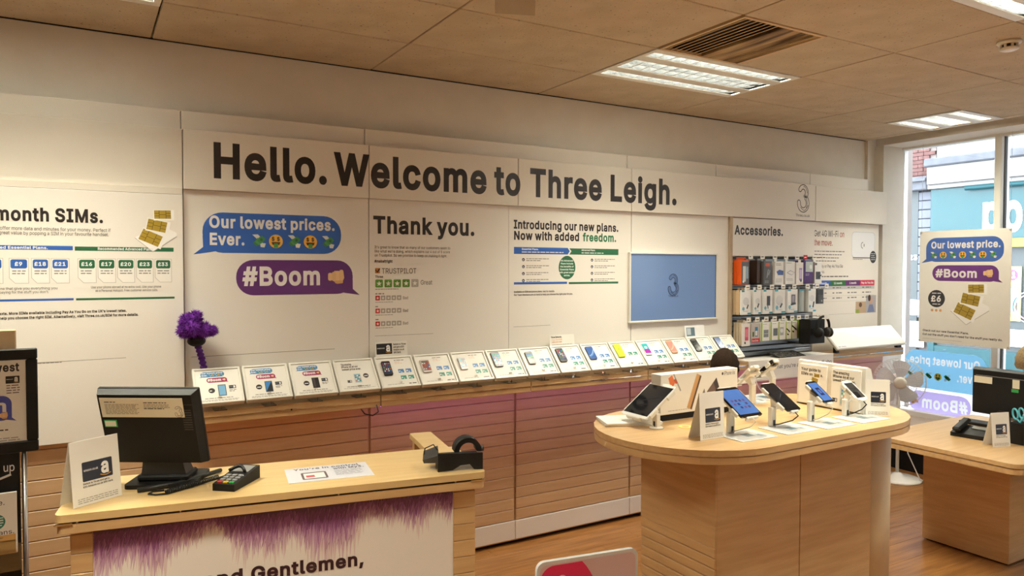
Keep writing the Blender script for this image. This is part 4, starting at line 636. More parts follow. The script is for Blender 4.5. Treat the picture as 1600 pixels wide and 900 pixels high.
# ------------------------------------------------------------------ recessed louvre lights
def area_light(name, parent, loc, sx, sy, power):
    l = bpy.data.lights.new(name, 'AREA'); l.shape = 'RECTANGLE'; l.size = sx; l.size_y = sy; l.energy = power; l.color = LAMP_COLOR; l.spread = math.radians(165)
    o = bpy.data.objects.new(name, l); COL.objects.link(o); o.parent = parent; o.location = loc; return o
def louvre_light(cx, cy, sx, sy, label, full=True):
    t = root('ceiling_light', label, 'ceiling light', (cx, cy, CZ), group='recessed fluorescent lights')
    hx, hy = sx/2-.004, sy/2-.004
    slots = ((-.245, -.165), (-.085, .085), (.165, .245)) if sy > .5 else ((-.2, .2),)
    edges = [-hy]+[e for s_ in slots for e in s_]+[hy]
    fr = MB()
    for k in range(0, len(edges), 2): fr.box(-hx, hx, edges[k], edges[k+1], -.004, .012, .002)
    for s_ in slots:
        for sg in (-1, 1): fr.box(sg*hx, sg*(hx-.03), s_[0], s_[1], -.004, .012)
    fr.build('frame', 'frame_white', t)
    xs = hx-.03
    for a, b in slots:
        rf = MB(); dep = .075; n = 2 if b-a > .12 else 1
        w = (b-a)/n
        for q in range(n):
            y0 = a+q*w; prof = [(y0+.002, 0), (y0+.006, .03), (y0+w*.28, dep), (y0+w*.72, dep), (y0+w-.006, .03), (y0+w-.002, 0)]
            for k in range(5):
                (ya, za), (yb, zb) = prof[k], prof[k+1]
                rf.add([(-xs, ya, za), (xs, ya, za), (xs, yb, zb), (-xs, yb, zb)], [(0, 1, 2, 3)])
        rf.box(-xs-.004, -xs, a, b, 0, dep); rf.box(xs, xs+.004, a, b, 0, dep)
        rf.build('reflector', 'aluminium', t)
        bl = MB(); nb = int(2*xs/.085)
        for i in range(1, nb):
            x = -xs+2*xs*i/nb
            bl.add([(x-.004, a, 0), (x+.004, a, 0), (x+.001, a, .042), (x-.001, a, .042), (x-.004, b, 0), (x+.004, b, 0), (x+.001, b, .042), (x-.001, b, .042)], [(0, 3, 2, 1), (4, 5, 6, 7), (0, 1, 5, 4), (1, 2, 6, 5), (2, 3, 7, 6), (3, 0, 4, 7)])
        if n == 2: bl.box(-xs, xs, (a+b)/2-.002, (a+b)/2+.002, 0, .04)
        bl.build('louvre', 'aluminium', t)
        for q in range(n):
            area_light('tube_lamp', t, (0, a+w*(q+.5), .058), 2*xs-.02, .026, LAMP_POWER*(sx/1.18))
    return t
names = {0: 'x'}
for (cx, cy) in FITS:
    near = 'over the welcome header' if cy > 2.9 else 'overhead'
    if cy > 2.9: lab = 'recessed louvre light beside the dusty air vent' if cx > 2 else 'recessed louvre light at the top left above the plain header'
    elif cy > 1: lab = 'recessed louvre light at the top right corner of the ceiling' if cx > 2 else 'recessed louvre light out of view above the service counter'
    else: lab = 'recessed louvre light further back in the shop, %s row %s' % ('right' if cx > 2 else 'left', 'nearer' if cy > -1 else 'farther')
    louvre_light(cx, cy, 1.18, .6, lab)
t = louvre_light(5.97, 3.32, .62, .59, 'small square recessed light next to the shop window')

# ------------------------------------------------------------------ air vent
t = root('air_vent', 'dusty square air vent with dark slots behind the bright louvre light', 'air vent', (2.98, 2.72, CZ))
MB().box(-.298, .298, -.298, .298, .07, .1).build('backing', 'black_plastic', t)
MB().box(-.298, -.28, -.298, .298, -.004, .012).box(.28, .298, -.298, .298, -.004, .012).box(-.28, .28, -.298, -.28, -.004, .012).box(-.28, .28, .28, .298, -.004, .012).build('frame', 'card_tan', t)
for i in range(7):
    x = -.262+i*.036
    MB().box(x, x+.005, -.28, .28, -.002, .002).build('slat', 'card_tan', t)
mat('dusty_tan', (196, 166, 118), .8, rgb2=(92, 70, 46), scale=2.2, stretch=(9, 1, 1))
MB().box(.0, .28, -.28, .28, -.003, .011, .001).build('blank_plate', 'dusty_tan', t)
for i in range(6):
    x = .16+i*.02
    MB().box(x, x+.006, -.27, .27, -.006, -.003).build('slat', 'dusty_tan', t)

# smoke detector
t = root('smoke_detector', 'round white smoke detector on the ceiling at upper right', 'smoke detector', (4.16, 1.99, CZ))
MB().lathe([(.055, 0), (.056, -.012), (.05, -.018)], 28).build('base', 'white_plastic', t)
MB().lathe([(.032, -.018), (.034, -.036)], 24).build('cage', 'dark_grey', t)
MB().lathe([(.044, -.036), (.044, -.044), (.03, -.05)], 28).build('cap', 'white_plastic', t)
for k in range(8):
    a = k*PI/4; MB().set((0, 0, 0), (0, 0, a)).box(.034, .044, -.005, .005, -.037, -.017).build('rib', 'white_plastic', t)

# clear hanging sign holder at the top
t = root('hanging_holder', 'clear plastic sign holder hanging from the ceiling at top centre', 'sign holder', (1.56, 2.64, CZ), (0, 0, -.35))
MB().box(-.085, .085, -.002, .002, -.125, -.012, .001).build('pocket', 'cloudy_film', t)
for sx in (-.05, .05): MB().tube([(sx, 0, 0), (sx, 0, -.02)], .003).build('hook', 'white_plastic', t)
MB().box(-.085, .085, -.004, .004, -.02, -.01, .001).build('clip_bar', 'white_plastic', t)

# ------------------------------------------------------------------ window wall
SILL, HEAD = .48, 2.945
wr = MB().box(XW, XW+.2, 4.26, YB+.15, -.1, CZ+.3).box(XW, XW+.2, YF, 4.26, HEAD+.06, CZ+.3).box(XW, XW+.2, YF, 4.26, -.1, SILL-.06).box(XW, XW+.2, YF, -2.0, SILL-.06, HEAD+.06).build('wall_right', 'wall_paint', kind='structure')
tag(wr, 'window wall at the right with the glazed shopfront')
win = MB().box(6.72, 6.84, 4.14, 4.26, SILL-.06, HEAD+.06, .006).box(6.72, 6.84, -2, 4.14, HEAD, HEAD+.06, .006).box(6.72, 6.84, -2, 4.14, SILL-.06, SILL, .006).box(6.72, 6.84, -2.0, -1.92, SILL, HEAD).build('window_1', 'frame_white', kind='structure')
tag(win, 'white framed shopfront window looking onto the street')
mul = [3.28, 2.2, 1.1, 0, -1.0]
for yv in mul:
    MB().box(6.71, 6.85, yv-.028, yv+.028, SILL, HEAD, .005).build('mullion', 'frame_white', win)
    MB().box(6.755, 6.8, yv-.034, yv+.034, SILL, HEAD).build('gasket', 'dark_grey', win)
ys = [4.14]+mul+[-1.92]
for a, b in zip(ys[:-1], ys[1:]):
    MB().box(6.772, 6.778, b+.02, a-.02 if a < 4 else a, SILL, HEAD).build('pane', 'window_glass', win)
# lintel box, window bed, corner post
lb = MB().box(6.42, 6.75, YF, 4.2, 2.965, CZ+.3).build('trim_2', 'wall_paint', kind='structure'); tag(lb, 'cream lintel box running along the top of the shop window')
MB().box(6.3, 6.42, YF, 4.2, CZ+.1, CZ+.14).build('trim_3', 'wall_paint', kind='structure'); tag(bpy.data.objects['trim_3'], 'lit recess between the ceiling tiles and the window lintel')
cp = MB().box(6.43, 6.75, 4.13, 4.22, 0, 2.965).build('trim_4', 'wall_paint', kind='structure'); tag(cp, 'white corner return between the last panel and the window')
MB().box(6.28, 6.31, 4.19, 4.22, 2.63, CZ).build('trim_5', 'wall_paint', kind='structure'); tag(bpy.data.objects['trim_5'], 'narrow vertical strip on the upper wall by the window')
bed = root('window_bed', 'low window display bed with tan top and black front', 'window bed', (0, 0, 0))
MB().box(6.3, 6.72, -2, 4.085, .40, .43, .004).build('top_board', 'tan_board', bed)
MB().box(6.36, 6.70, -2, 4.085, .0, .40).build('front_panel', 'black_plastic', bed)

# ------------------------------------------------------------------ outside
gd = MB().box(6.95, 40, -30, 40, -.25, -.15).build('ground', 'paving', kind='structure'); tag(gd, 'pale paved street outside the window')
jb = root('brick_jamb', 'narrow red brick edge of this shopfront just outside the window', 'wall')
MB().box(6.98, 7.3, 4.375, 4.7, -.15, 4).build('core', 'mortar', jb)
for k in range(52):
    z = -.15+k*.075
    MB().box(6.974, 7.2, 4.36, 4.6 if k % 2 else 4.5, z+.004, z+.066, .003).build('brick', 'brick', jb)
FX = 14.0
bld = root('shop_building', 'teal fronted shop with white letters across the street', 'building', (FX, 0, -.15))
MB().box(.05, 4, -8, 7.95, 0, 8).build('core_wall', 'render_dimmed', bld)
MB().box(0, .3, -8, 7.9, 3.9, 6).build('upper_wall', 'render_dimmed', bld)
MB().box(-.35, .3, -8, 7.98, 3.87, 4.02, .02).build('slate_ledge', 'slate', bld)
MB().box(-.28, .3, -8, 7.95, 3.54, 3.87, .01).build('white_fascia', 'render_dimmed', bld)
MB().box(-.2, .3, -8, 7.98, 3.46, 3.54, .01).build('cornice', 'render_dimmed', bld)
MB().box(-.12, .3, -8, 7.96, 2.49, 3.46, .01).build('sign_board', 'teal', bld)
MB().box(-.16, .3, -8, 7.96, 2.34, 2.49).build('yellow_band', 'yellow', bld)
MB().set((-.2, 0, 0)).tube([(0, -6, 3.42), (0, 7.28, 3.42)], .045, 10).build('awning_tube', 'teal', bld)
a = Art((-.125, 0, 0), (0, -1, 0), (0, 0, 1), step=.002)
a.text('po', -7.03, 2.64, .62, -6.33, (246, 248, 248), 2, 1)
a.build('letters', bld)
for k in range(4):
    y0 = 7.85-k*2.2
    MB().box(-.02, .02, y0-2.05, y0, .5, 2.34).build('shop_window', 'shutter_grey', bld)
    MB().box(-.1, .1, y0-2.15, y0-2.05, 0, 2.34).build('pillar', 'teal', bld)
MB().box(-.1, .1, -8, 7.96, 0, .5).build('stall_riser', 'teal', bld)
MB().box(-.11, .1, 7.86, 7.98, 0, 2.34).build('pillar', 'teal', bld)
a = Art((-.05, 0, .15), (0, -1, 0), (0, 0, 1), step=.004)
a.rect(-6.68, -6.4, .9, 1.85, (232, 220, 80), 2); a.rect(-6.62, -6.46, 1.05, 1.5, (120, 190, 200), 3); a.poly(ell(-6.55, 1.7, .1), (176, 40, 130), 3); a.text('\u00a31', -6.62, 1.65, .1, -6.48, (250, 240, 245), 4)
a.stroke(ell(-6.25, 1.15, .22), .02, (190, 120, 140), 3, True); a.stroke(ell(-6.25, 1.15, .27), .015, (220, 220, 220), 3, True)
a.rect(-7.6, -6.0, .45, .75, (214, 218, 222), 2)
a.build('window_posters', bld)
ob = root('brick_building', 'old red brick building with grey siding across the street', 'building', (FX, 0, -.15))
MB().box(.1, 3, 7.99, 14, 0, 8).build('core_wall', 'mortar', ob)
bm = MB(); r = random.Random(5)
for k in range(30):
    z = 3.7+k*.075
    for j in range(10):
        y = 7.99+j*.225+(.11 if k % 2 else 0); bm.box(.06, .12, y, y+.215, z, z+.065)
bm.build('bricks', 'brick', ob, kind='stuff')
MB().box(-.2, .12, 7.99, 8.62, 3.46, 3.72, .02).build('lead_box', 'slate', ob)
MB().box(-.26, .12, 7.99, 8.66, 3.62, 3.68, .01).build('lead_ledge', 'slate', ob)
for k in range(14):
    z = 1.0+k*.175
    MB().box(.0, .1, 7.99, 8.26, z, z+.165, .01).build('siding_board', 'grey_siding', ob)
MB().box(.0, .1, 8.26, 9.4, 0, 3.46).build('shutter', 'shutter_grey', ob)
MB().box(-.04, .12, 8.6, 8.8, 0, 3.46).build('pillar', 'brick', ob)
a = Art((-.01, 0, .15), (0, -1, 0), (0, 0, 1), step=.004)
a.rect(-8.5, -8.14, .9, 1.2, (236, 242, 240), 2); a.rect(-8.5, -8.1, .28, .78, (236, 242, 244), 2); a.greek(-8.44, -8.2, 1.0, .03, (150, 190, 150), 3)
a.rect(-8.42, -8.14, .6, .72, (226, 220, 222), 3); a.greek(-8.4, -8.16, .64, .03, (120, 110, 120), 4)
a.text('23', -8.42, 1.98, .09, -8.24, (210, 220, 222), 2)
a.build('notices', ob)
# ================================================================== WALL PANELS
BX = [-.56, .436, 1.428, 2.425, 3.39, 4.40, 5.405, 6.42]      # bay joints
INK = (36, 28, 26)
def panel(name, label, x0, x1, y, z0, z1, th=.03, m='panel_white', cat='panel', group=None, b=.002):
    o = MB().box(x0+.002, x1-.002, y, y+th, z0, z1, b).build(name, m); tag(o, label, cat, group); return o
def wall_art(y): return Art((0, y, 0))
# narrow recessed band above the header
bl = ['left of the header seam', 'above Hello', 'above Welcome to', 'above Three', 'above the Leigh end', 'above the numeral logo', 'at the window end']
bandx = [-.56, .434, 1.42, 3.38, 4.27, 5.39, 6.2]
for k in range(6):
    lab = ['above the blank header piece', 'above the word Hello', 'above the words Welcome to Three', 'above the word Leigh', 'above the numeral logo', 'at the window end of the row'][k]
    panel('band_panel', 'narrow cream wall band '+lab, bandx[k], bandx[k+1], 4.13, 2.50, 2.636, .08, 'header_white', group='cream bands above the header')
MB().box(-3.3, -.56, 4.1, 4.2, 0, 2.63).build('trim_6', 'header_white', kind='structure')
tag(bpy.data.objects['trim_6'], 'plain lining of the back wall out of view at the left')
# header row
hx = [-.56, .436, 1.424, 2.43, 3.374, 5.39, 6.40]
hl = ['blank cream header board at the far left', 'cream header board reading Hello', 'cream header board reading Welcome', 'cream header board reading to Three', 'long cream header board with Leigh and the numeral logo', 'blank white header board nearest the window']
HP = [panel('header_board', hl[k], hx[k], hx[k+1], 4.07 if k else 4.075, 2.227 if k != 5 else 2.225, 2.533 if k != 5 else 2.523, .05, 'header_white', 'sign', 'header boards') for k in range(6)]
def word(board, pieces, y=4.07):
    a = wall_art(y)
    for t_, x0, x1 in pieces: a.text(t_, x0, 2.300, .168, x1, INK, 1.5)
    return a
word(HP[1], [('Hello.', .575, 1.195)]).build('lettering', HP[1])
# the long word crosses a joint: split over the boards it is printed on
word(HP[2], [('Welcome', 1.224, 2.21), ('to', 2.258, 2.46)]).build('lettering', HP[2])
word(HP[3], [('Three', 2.52, 3.12), ('Leigh.', 3.175, 3.82)]).build('lettering', HP[3])
a = wall_art(4.07); a.three(5.228, 2.41, .2, INK, (236, 229, 217)); a.text('Three.co.uk', 5.135, 2.256, .022, 5.315, INK, 1.5, 0); a.build('logo', HP[4])

# ---- bay 1: SIM plans
P1 = panel('sim_plan_panel', 'large white panel advertising month SIMs with blue and green price tags', -.56, .434, 4.06, .985, 2.195, .05, group='printed wall panels')
MB().box(-.56, .43, 4.062, 4.1, 2.197, 2.226).build('top_rail', 'header_white', P1)
a = wall_art(4.06)
a.text('month SIMs.', -.355, 2.043, .058, .082, INK)
a.text('plans offer more data and minutes for your money. Perfect if', -.385, 1.998, .0155, .108, (90, 80, 74), bold=0)
a.text('great value by popping a SIM in your favourite handset.', -.34, 1.977, .0155, .10, (90, 80, 74), bold=0)
BLU, GRN = (44, 92, 172), (34, 96, 62)
a.rect(-.56, -.051, 1.907, 1.927, BLU, 1); a.rect(-.043, .387, 1.905, 1.925, GRN, 1)
a.text('Recommended Essential Plans.', -.46, 1.911, .012, -.15, (236, 236, 236)); a.text('Recommended Advanced Plans.', .052, 1.910, .012, .298, (236, 236, 236))
def simtag(x0, x1, price, col):
    w = x1-x0
    a.poly([(x0, 1.775), (x0+w*.3, 1.75), (x1, 1.75), (x1, 1.868), (x0, 1.868)], (186, 178, 170), 1)
    a.poly([(x0+.002, 1.776), (x0+w*.31, 1.752), (x1-.002, 1.752), (x1-.002, 1.866), (x0+.002, 1.866)], (242, 238, 232), 1.6)
    a.poly(rrect(x0+.006, x1-.006, 1.82, 1.862, .008, 3), col, 2.2); a.text(price, (x0+x1)/2, 1.833, .0165, None, (240, 240, 240), 3.2, 1, 'c')
    a.greek(x0+.012, x1-.012, 1.806, .006, lay=2.2, seed=1); a.greek(x0+.012, x1-.012, 1.794, .006, lay=2.2, seed=2); 
for k, (x0, x1, p) in enumerate(((-.40, -.326, ''), (-.304, -.228, '\u00a39'), (-.218, -.146, '\u00a318'), (-.14, -.066, '\u00a321'))): simtag(x0, x1, p, BLU)
for k, p in enumerate(('16', '17', '20', '23', '33')): simtag(-.032+k*.083, .045+k*.083, '\u00a3'+p, GRN)
a.text('Flexible plans that give you everything you', -.42, 1.722, .0115, -.115, (100, 92, 86), bold=0); a.text('want without paying for the stuff you don\'t.', -.43, 1.705, .0115, -.15, (100, 92, 86), bold=0)
a.text('Use your phone abroad at no extra cost. Use your phone', .021, 1.724, .0115, .328, (100, 92, 86), bold=0); a.text('as a Personal Hotspot. Free customer service calls.', .04, 1.707, .0115, .313, (100, 92, 86), bold=0)
a.rect(-.56, -.051, 1.668, 1.678, BLU, 1); a.rect(-.041, .389, 1.667, 1.677, GRN, 1)
a.text('All-you-can-eat texts. More SIMs available including Pay As You Go on the UK\'s lowest rates.', -.47, 1.607, .0115, .173, INK, bold=1)
a.text('We are on hand to help you choose the right SIM. Alternatively, visit Three.co.uk/SIM for more details.', -.47, 1.586, .0115, .225, INK, bold=1)
a.stroke([(-.36, 1.377), (.167, 1.379)], .0018, (120, 112, 104), 1); a.greek(-.36, -.1, 1.373, .004, lay=1)
a.sims(.213, 1.905, .19)
a.build('print', P1)

# ---- bay 2: speech bubbles
P2 = panel('speech_bubble_panel', 'white wall panel with the blue and purple speech bubbles', BX[1], BX[2], 4.09, 1.09, 2.226, .03, group='printed wall panels')
a = wall_art(4.09)
def lowest_art(a, x0, z0, s, second=True, line1='Our lowest prices.', nf=5, C1=(46, 92, 172), C2=(92, 42, 108), INKW=(238, 234, 230)):
    # x0,z0: left of bubble 1 and baseline zero at bubble-2 bottom; unit s scales the wall version
    X = lambda v: x0+(v-.528)*s
    Z = lambda v: z0+(v-1.675)*s
    a.bubble(X(.528), X(1.263), Z(1.902), Z(2.115), .1*s, C1, 'l', 1)
    a.text(line1, X(.56), Z(2.036), .058*s, X(1.232), INKW, 3)
    a.text('Ever.', X(.56), Z(1.946), .058*s, X(.742), INKW, 3)
    for k, xx in enumerate((.812, .9, 1.0, 1.088, 1.189)):
        (a.cash if k % 2 == 0 else a.face)(X(xx), Z(1.968), .036*s if k % 2 == 0 else .037*s)
    a.bubble(X(.692), X(1.33), Z(1.675), Z(1.866), .09*s, C2, 'r', 1)
    a.text('#Boom', X(.727), Z(1.731), .094*s, X(1.152), INKW, 3)
    a.fist(X(1.232), Z(1.771), .048*s)
    return a
lowest_art(a, .528, 1.675, 1)
a.stroke([(.468, 1.36), (1.222, 1.361)], .0022, (126, 116, 106), 1)
a.build('print', P2)

# ---- bay 3: thank you
P3 = panel('thank_you_panel', 'white Thank you panel with green and red star ratings', BX[2], 2.3718, 4.09, 1.09, 2.226, .03, group='printed wall panels')
a = wall_art(4.09)
a.text('Thank you.', 1.455, 2.030, .093, 2.13, INK)
for k, t_ in enumerate(('It\'s great to know that so many of our customers seem to', 'like what we\'re doing, which explains our 4 out of 5 score', 'on Trustpilot. So we promise to keep on making it right.')):
    a.text(t_, 1.462, 1.938-k*.024, .0155, (1.952, 1.95, 1.93)[k], (92, 82, 76), bold=0)
a.text('#makeitright', 1.462, 1.855, .0155, 1.573, (70, 60, 56), bold=1)
a.rect(1.465, 1.494, 1.792, 1.822, (190, 120, 40), 1); a.stroke([(1.468, 1.812), (1.478, 1.798), (1.494, 1.82)], .008, (40, 34, 30), 2)
a.text('TRUSTPILOT', 1.505, 1.790, .031, 1.726, (74, 64, 58), bold=0)
a.text('Three', 1.466, 1.765, .013, 1.515, (60, 50, 46))
def star(x, z, s, col, on=(236, 232, 220)):
    a.poly(rrect(x, x+s, z, z+s, s*.12, 3), col, 1)
    P = []
    for i in range(10):
        rr = s*.36 if i % 2 == 0 else s*.15; an = PI/2+i*PI/5; P.append((x+s/2+rr*math.cos(an), z+s*.48+rr*math.sin(an)))
    a.poly(P, on, 2)
for k in range(5): star(1.466+k*.0565, 1.708, .047, (84, 132, 38) if k < 4 else (176, 168, 160))
a.text('Great', 1.752, 1.722, .027, 1.83, (80, 70, 64), bold=0)
a.greek(1.466, 1.61, 1.696, .005, lay=1)
for j, z in enumerate((1.632, 1.556, 1.48)):
    a.greek(1.466, 1.52 if j == 0 else 1.485, z+.036, .008, lay=1)
    for k in range(5): star(1.466+k*.0335, z, .028, (196, 44, 40) if k == 0 else (172, 163, 155))
    a.text('Bad', 1.637, z+.004, .017, 1.672, (96, 86, 80), bold=0)
    a.greek(1.466, 1.58, z-.012, .004, lay=1)
a.stroke([(1.463, 1.423), (1.836, 1.421)], .0018, (126, 116, 106), 1)
a.build('print', P3)
# ---- bay 4: new plans
P4 = panel('new_plans_panel', 'white panel introducing new plans with blue and green arrows', 2.3682, BX[4], 4.09, 1.09, 2.226, .03, group='printed wall panels')
a = wall_art(4.09)
a.text('Introducing our new plans.', 2.408, 2.082, .052, 3.275, INK, bold=1)
a.text('Now with added', 2.408, 2.010, .052, 2.935, INK, bold=1); a.text('freedom.', 2.962, 2.010, .052, 3.256, (40, 110, 70), bold=1)
a.poly([(2.41, 1.915), (2.835, 1.915), (2.852, 1.938), (2.835, 1.96), (2.41, 1.96)], BLU, 1); a.poly([(2.848, 1.915), (3.272, 1.915), (3.272, 1.957), (2.848, 1.957), (2.866, 1.938)], GRN, 1)
a.text('Essential Plans.', 2.47, 1.942, .011, 2.6, (240, 240, 240)); a.text('Advanced Plans.', 2.95, 1.941, .011, 3.07, (240, 240, 240)); a.greek(2.47, 2.8, 1.925, .008, (230, 232, 238), 2); a.greek(2.95, 3.14, 1.924, .008, (226, 236, 230), 2)
a.poly(ell(2.83, 1.826, .069, .08, 32), GRN, 1)
for k, t_ in enumerate(('All Advanced', 'Plans include', 'the benefits of', 'Essential Plans', 'with great added', 'extras.')): a.text(t_, 2.83, 1.868-k*.02, .0105, None, (232, 238, 232), 2, 1, 'c')
for col_, xx in ((0, 2.482), (1, 3.04)):
    for k in range(4):
        z = 1.878-k*.046; a.poly(ell(xx, z, .0105), (40, 44, 70), 1); a.text('+', xx, z-.006, .012, None, (240, 240, 240), 2, 1, 'c')
        a.greek(xx+.022, xx+.2, z+.004, .006, lay=1, seed=k); a.greek(xx+.022, xx+.14, z-.008, .006, lay=1, seed=k+9)
a.rect(2.41, 2.83, 1.715, 1.73, BLU, 1); a.rect(2.845, 3.272, 1.713, 1.727, GRN, 1)
a.text('Available on SIM and phone plans. Ask for details.', 2.41, 1.662, .0105, 2.73, (80, 70, 64), bold=1); a.text('Our Team Members are on hand to help you choose the right plan for you.', 2.41, 1.642, .0105, 2.878, (80, 70, 64), bold=1)
a.stroke([(2.406, 1.438), (2.696, 1.439)], .0018, (126, 116, 106), 1)
a.build('print', P4)
# ---- bay 5: television
P5 = panel('screen_surround_panel', 'plain white panel around the wall screen', BX[4], 4.372, 4.09, 1.09, 2.226, .03, group='printed wall panels')
tv = root('wall_screen', 'blue wall screen showing the outlined numeral logo', 'screen', (3.797, 4.09, 1.683))
bz = MB()
W2, H2 = .424, .242
for q in ((-W2-.014, W2+.014, H2, H2+.012), (-W2-.014, W2+.014, -H2-.014, -H2), (-W2-.014, -W2, -H2, H2), (W2, W2+.014, -H2, H2)): bz.box(q[0], q[1], -.022, 0, q[2], q[3], .002)
bz.build('bezel', 'white_plastic', tv)
MB().box(-W2, W2, -.014, -.002, -H2, H2).build('display', 'tv_screen', tv)
a = Art((0, -.014, 0)); a.three(-.015, .015, .14, (22, 26, 40), (80, 108, 156)); a.text('Three.co.uk', -.065, -.075, .014, .035, (22, 26, 40), 1.5, 0); a.build('logo', tv)
MB().box(W2-.004, W2+.001, -.016, -.013, -H2, H2).build('edge_shade', 'black_gloss', tv)
# upright between screen and accessories
po = MB().box(4.372, 4.398, 4.07, 4.12, 1.1, 2.228, .002).build('bay_upright', 'tan_board'); tag(po, 'tan upright edge between the wall screen and the accessories', 'upright')

# ---- lower slatted wall and plinth
def slat_bay(k, x0, x1, ztop):
    lab = ['at the far left behind the poster stand', 'under the first advert stands', 'under the fifth to eighth display stands', 'under the middle display stands', 'under the wall screen', 'under the accessories', 'at the window end'][k]
    t = root('slatted_panel', 'wood grooved lower wall panel '+lab, 'panel', (0, 0, 0), group='grooved wood lower panels')
    MB().box(x0, x1, 4.112, 4.16, .02, ztop).build('backing', 'slat_wood', t)
    z = .162; me = None
    while z < ztop-.02:
        z1 = min(z+.0695, ztop)
        if me is None or z1-z < .0694:
            o = MB().box(x0+.007, x1-.007, 4.095, 4.113, 0, z1-z, .0028).build('slat', 'slat_wood', t)
            if me is None: me = o.data
        else:
            o = bpy.data.objects.new('slat', me); COL.objects.link(o); o.parent = t
        o.location.z = z; z += .0725
    p = MB().box(x0+.002, x1-.002, 4.092, 4.12, .034, .157, .002).build('plinth', 'panel_white', t)
for k in range(7): slat_bay(k, BX[k], BX[k+1], .984 if k == 0 else 1.09)
gap = MB().box(-.56, 6.43, 4.13, 4.2, 0, .04).build('recess_shade_back', 'black_plastic', kind='structure'); tag(gap, 'black strip for the shade in the recess under the white plinth')  # shade of the gap below the plinth, put in as a black strip

# ================================================================== SHELF
SZ = 1.105; SY = 3.90
sl = ['under the first four advert stands', 'under the gift card topper stands', 'under the middle phones', 'under the wall screen phones', 'with the white Ask staff front under the accessories', 'under the white sloping light panel']
SHELF = []
for k in range(6):
    x0, x1 = BX[k+1]+.002, BX[k+2]-.002
    t = root('wall_shelf', 'wood wall shelf '+sl[k], 'shelf', (0, 0, 0), group='wall shelves')
    MB().box(x0, x1, SY, 4.092, SZ-.066, SZ, .003).build('board', 'maple' if k != 4 else 'panel_white', t)
    if k != 4:
        MB().box(x0+.002, x1-.002, SY-.003, SY, SZ-.034, SZ-.029).build('ticket_strip', 'chrome', t)
        rr = random.Random(k)
        for j in range(6):
            xx = rr.uniform(x0+.05, x1-.08); MB().box(xx, xx+rr.uniform(.02, .05), SY-.0045, SY-.003, SZ-.036, SZ-.027).build('strip_clip', 'chrome', t)
    if k < 6: MB().box(x0+.01, x1-.01, 3.935, 3.947, SZ-.071, SZ-.066).build('led_strip', 'led_orange' if k == 0 else 'led_purple', t)
    SHELF.append(t)
fr = MB().box(BX[5]+.002, BX[6]-.002, SY-.012, SY-.001, SZ-.16, SZ+.003, .002).build('front_sign', 'panel_white', SHELF[4])
a = Art((0, SY-.012, 0)); a.text('Can\'t see what you\'re after? Ask staff abo', BX[5]+.04, SZ-.075, .03, BX[5]+.98, (60, 60, 70), 1.5, 0); a.poly(ell(BX[5]+.022, SZ-.066, .005), (60, 60, 70), 1.5); a.build('lettering', SHELF[4])
# small black cables looping under the shelf
for k, xx in enumerate((.46, 1.40)):
    c = MB().tube([(xx, SY-.006, SZ-.05), (xx+.01, SY-.008, SZ-.09), (xx-.02, SY+.0, SZ-.11), (xx-.06, SY+.02, SZ-.1), (xx-.075, SY+.05, SZ-.07)], .0035).build('cable_loop', 'cable_black')
    tag(c, 'thin black cable loop under the shelf '+('by the counter monitor' if k == 0 else 'at the second shelf joint'), 'cable')

# ================================================================== DISPLAY STANDS ON THE SHELF
TILT = math.radians(-43.5)
DW, DL = .232, .218
def pricebox(a, x, z, col, w=.034, h=.026):
    a.rect(x, x+w, z, z+h, col, 2); a.rect(x+.004, x+.012, z+.008, z+.016, (236, 238, 240), 3); a.rect(x+w*.5, x+w*.62, z, z+h*.4, (238, 234, 228), 3)
info = ['white sloping advert stand with a blue phone, first from the left on the shelf', 'white sloping advert stand with a dark diagonal phone, second from the left', 'white sloping advert stand with a slim dark phone, third from the left', 'white sloping advert stand about the amazing phone price, fourth from the left',
 'white sloping phone stand below the gift card topper', 'white sloping phone stand sixth from the left', 'white sloping phone stand seventh from the left', 'white sloping phone stand eighth from the left', 'white sloping phone stand ninth from the left',
 'white sloping phone stand below the rewards topper', 'white sloping phone stand with the blue swirl phone', 'white sloping phone stand with the lime green phone', 'white sloping phone stand with the white teal phone', 'white sloping phone stand with the gold phone', 'white sloping phone stand below the shiny blank topper', 'white sloping phone stand last before the accessories']
phones = {4: ('black phone with colourful icons on the gift card stand', (30, 28, 28), 'icons', .052, .098), 5: ('slim phone with a grid of dark icons on the sixth stand', (214, 206, 200), 'grid', .054, .094), 6: ('pale silver phone with a blue sky screen on the seventh stand', (214, 214, 212), 'sky', .046, .09),
 7: ('large grey phone with a blue screen on the eighth stand', (70, 68, 70), 'sky', .058, .112), 8: ('dark phone with a green picture on the ninth stand', (60, 60, 58), 'green', .052, .098), 9: ('thick black phone under the rewards topper', (20, 20, 24), 'icons', .056, .108), 10: ('blue swirl phone without frame on the shelf', (60, 84, 140), 'blue', .058, .106),
 11: ('lime green phone on the shelf', (190, 204, 66), 'lime', .06, .11), 12: ('white phone with a teal and purple screen on the shelf', (236, 236, 236), 'teal', .058, .11), 13: ('gold phone with a pink screen on the shelf', (200, 160, 130), 'pink', .058, .112), 14: ('black phone below the shiny blank topper', (26, 26, 28), 'black', .058, .112), 15: ('dark blue phone at the right end of the phone row', (34, 40, 60), 'blue', .06, .116)}
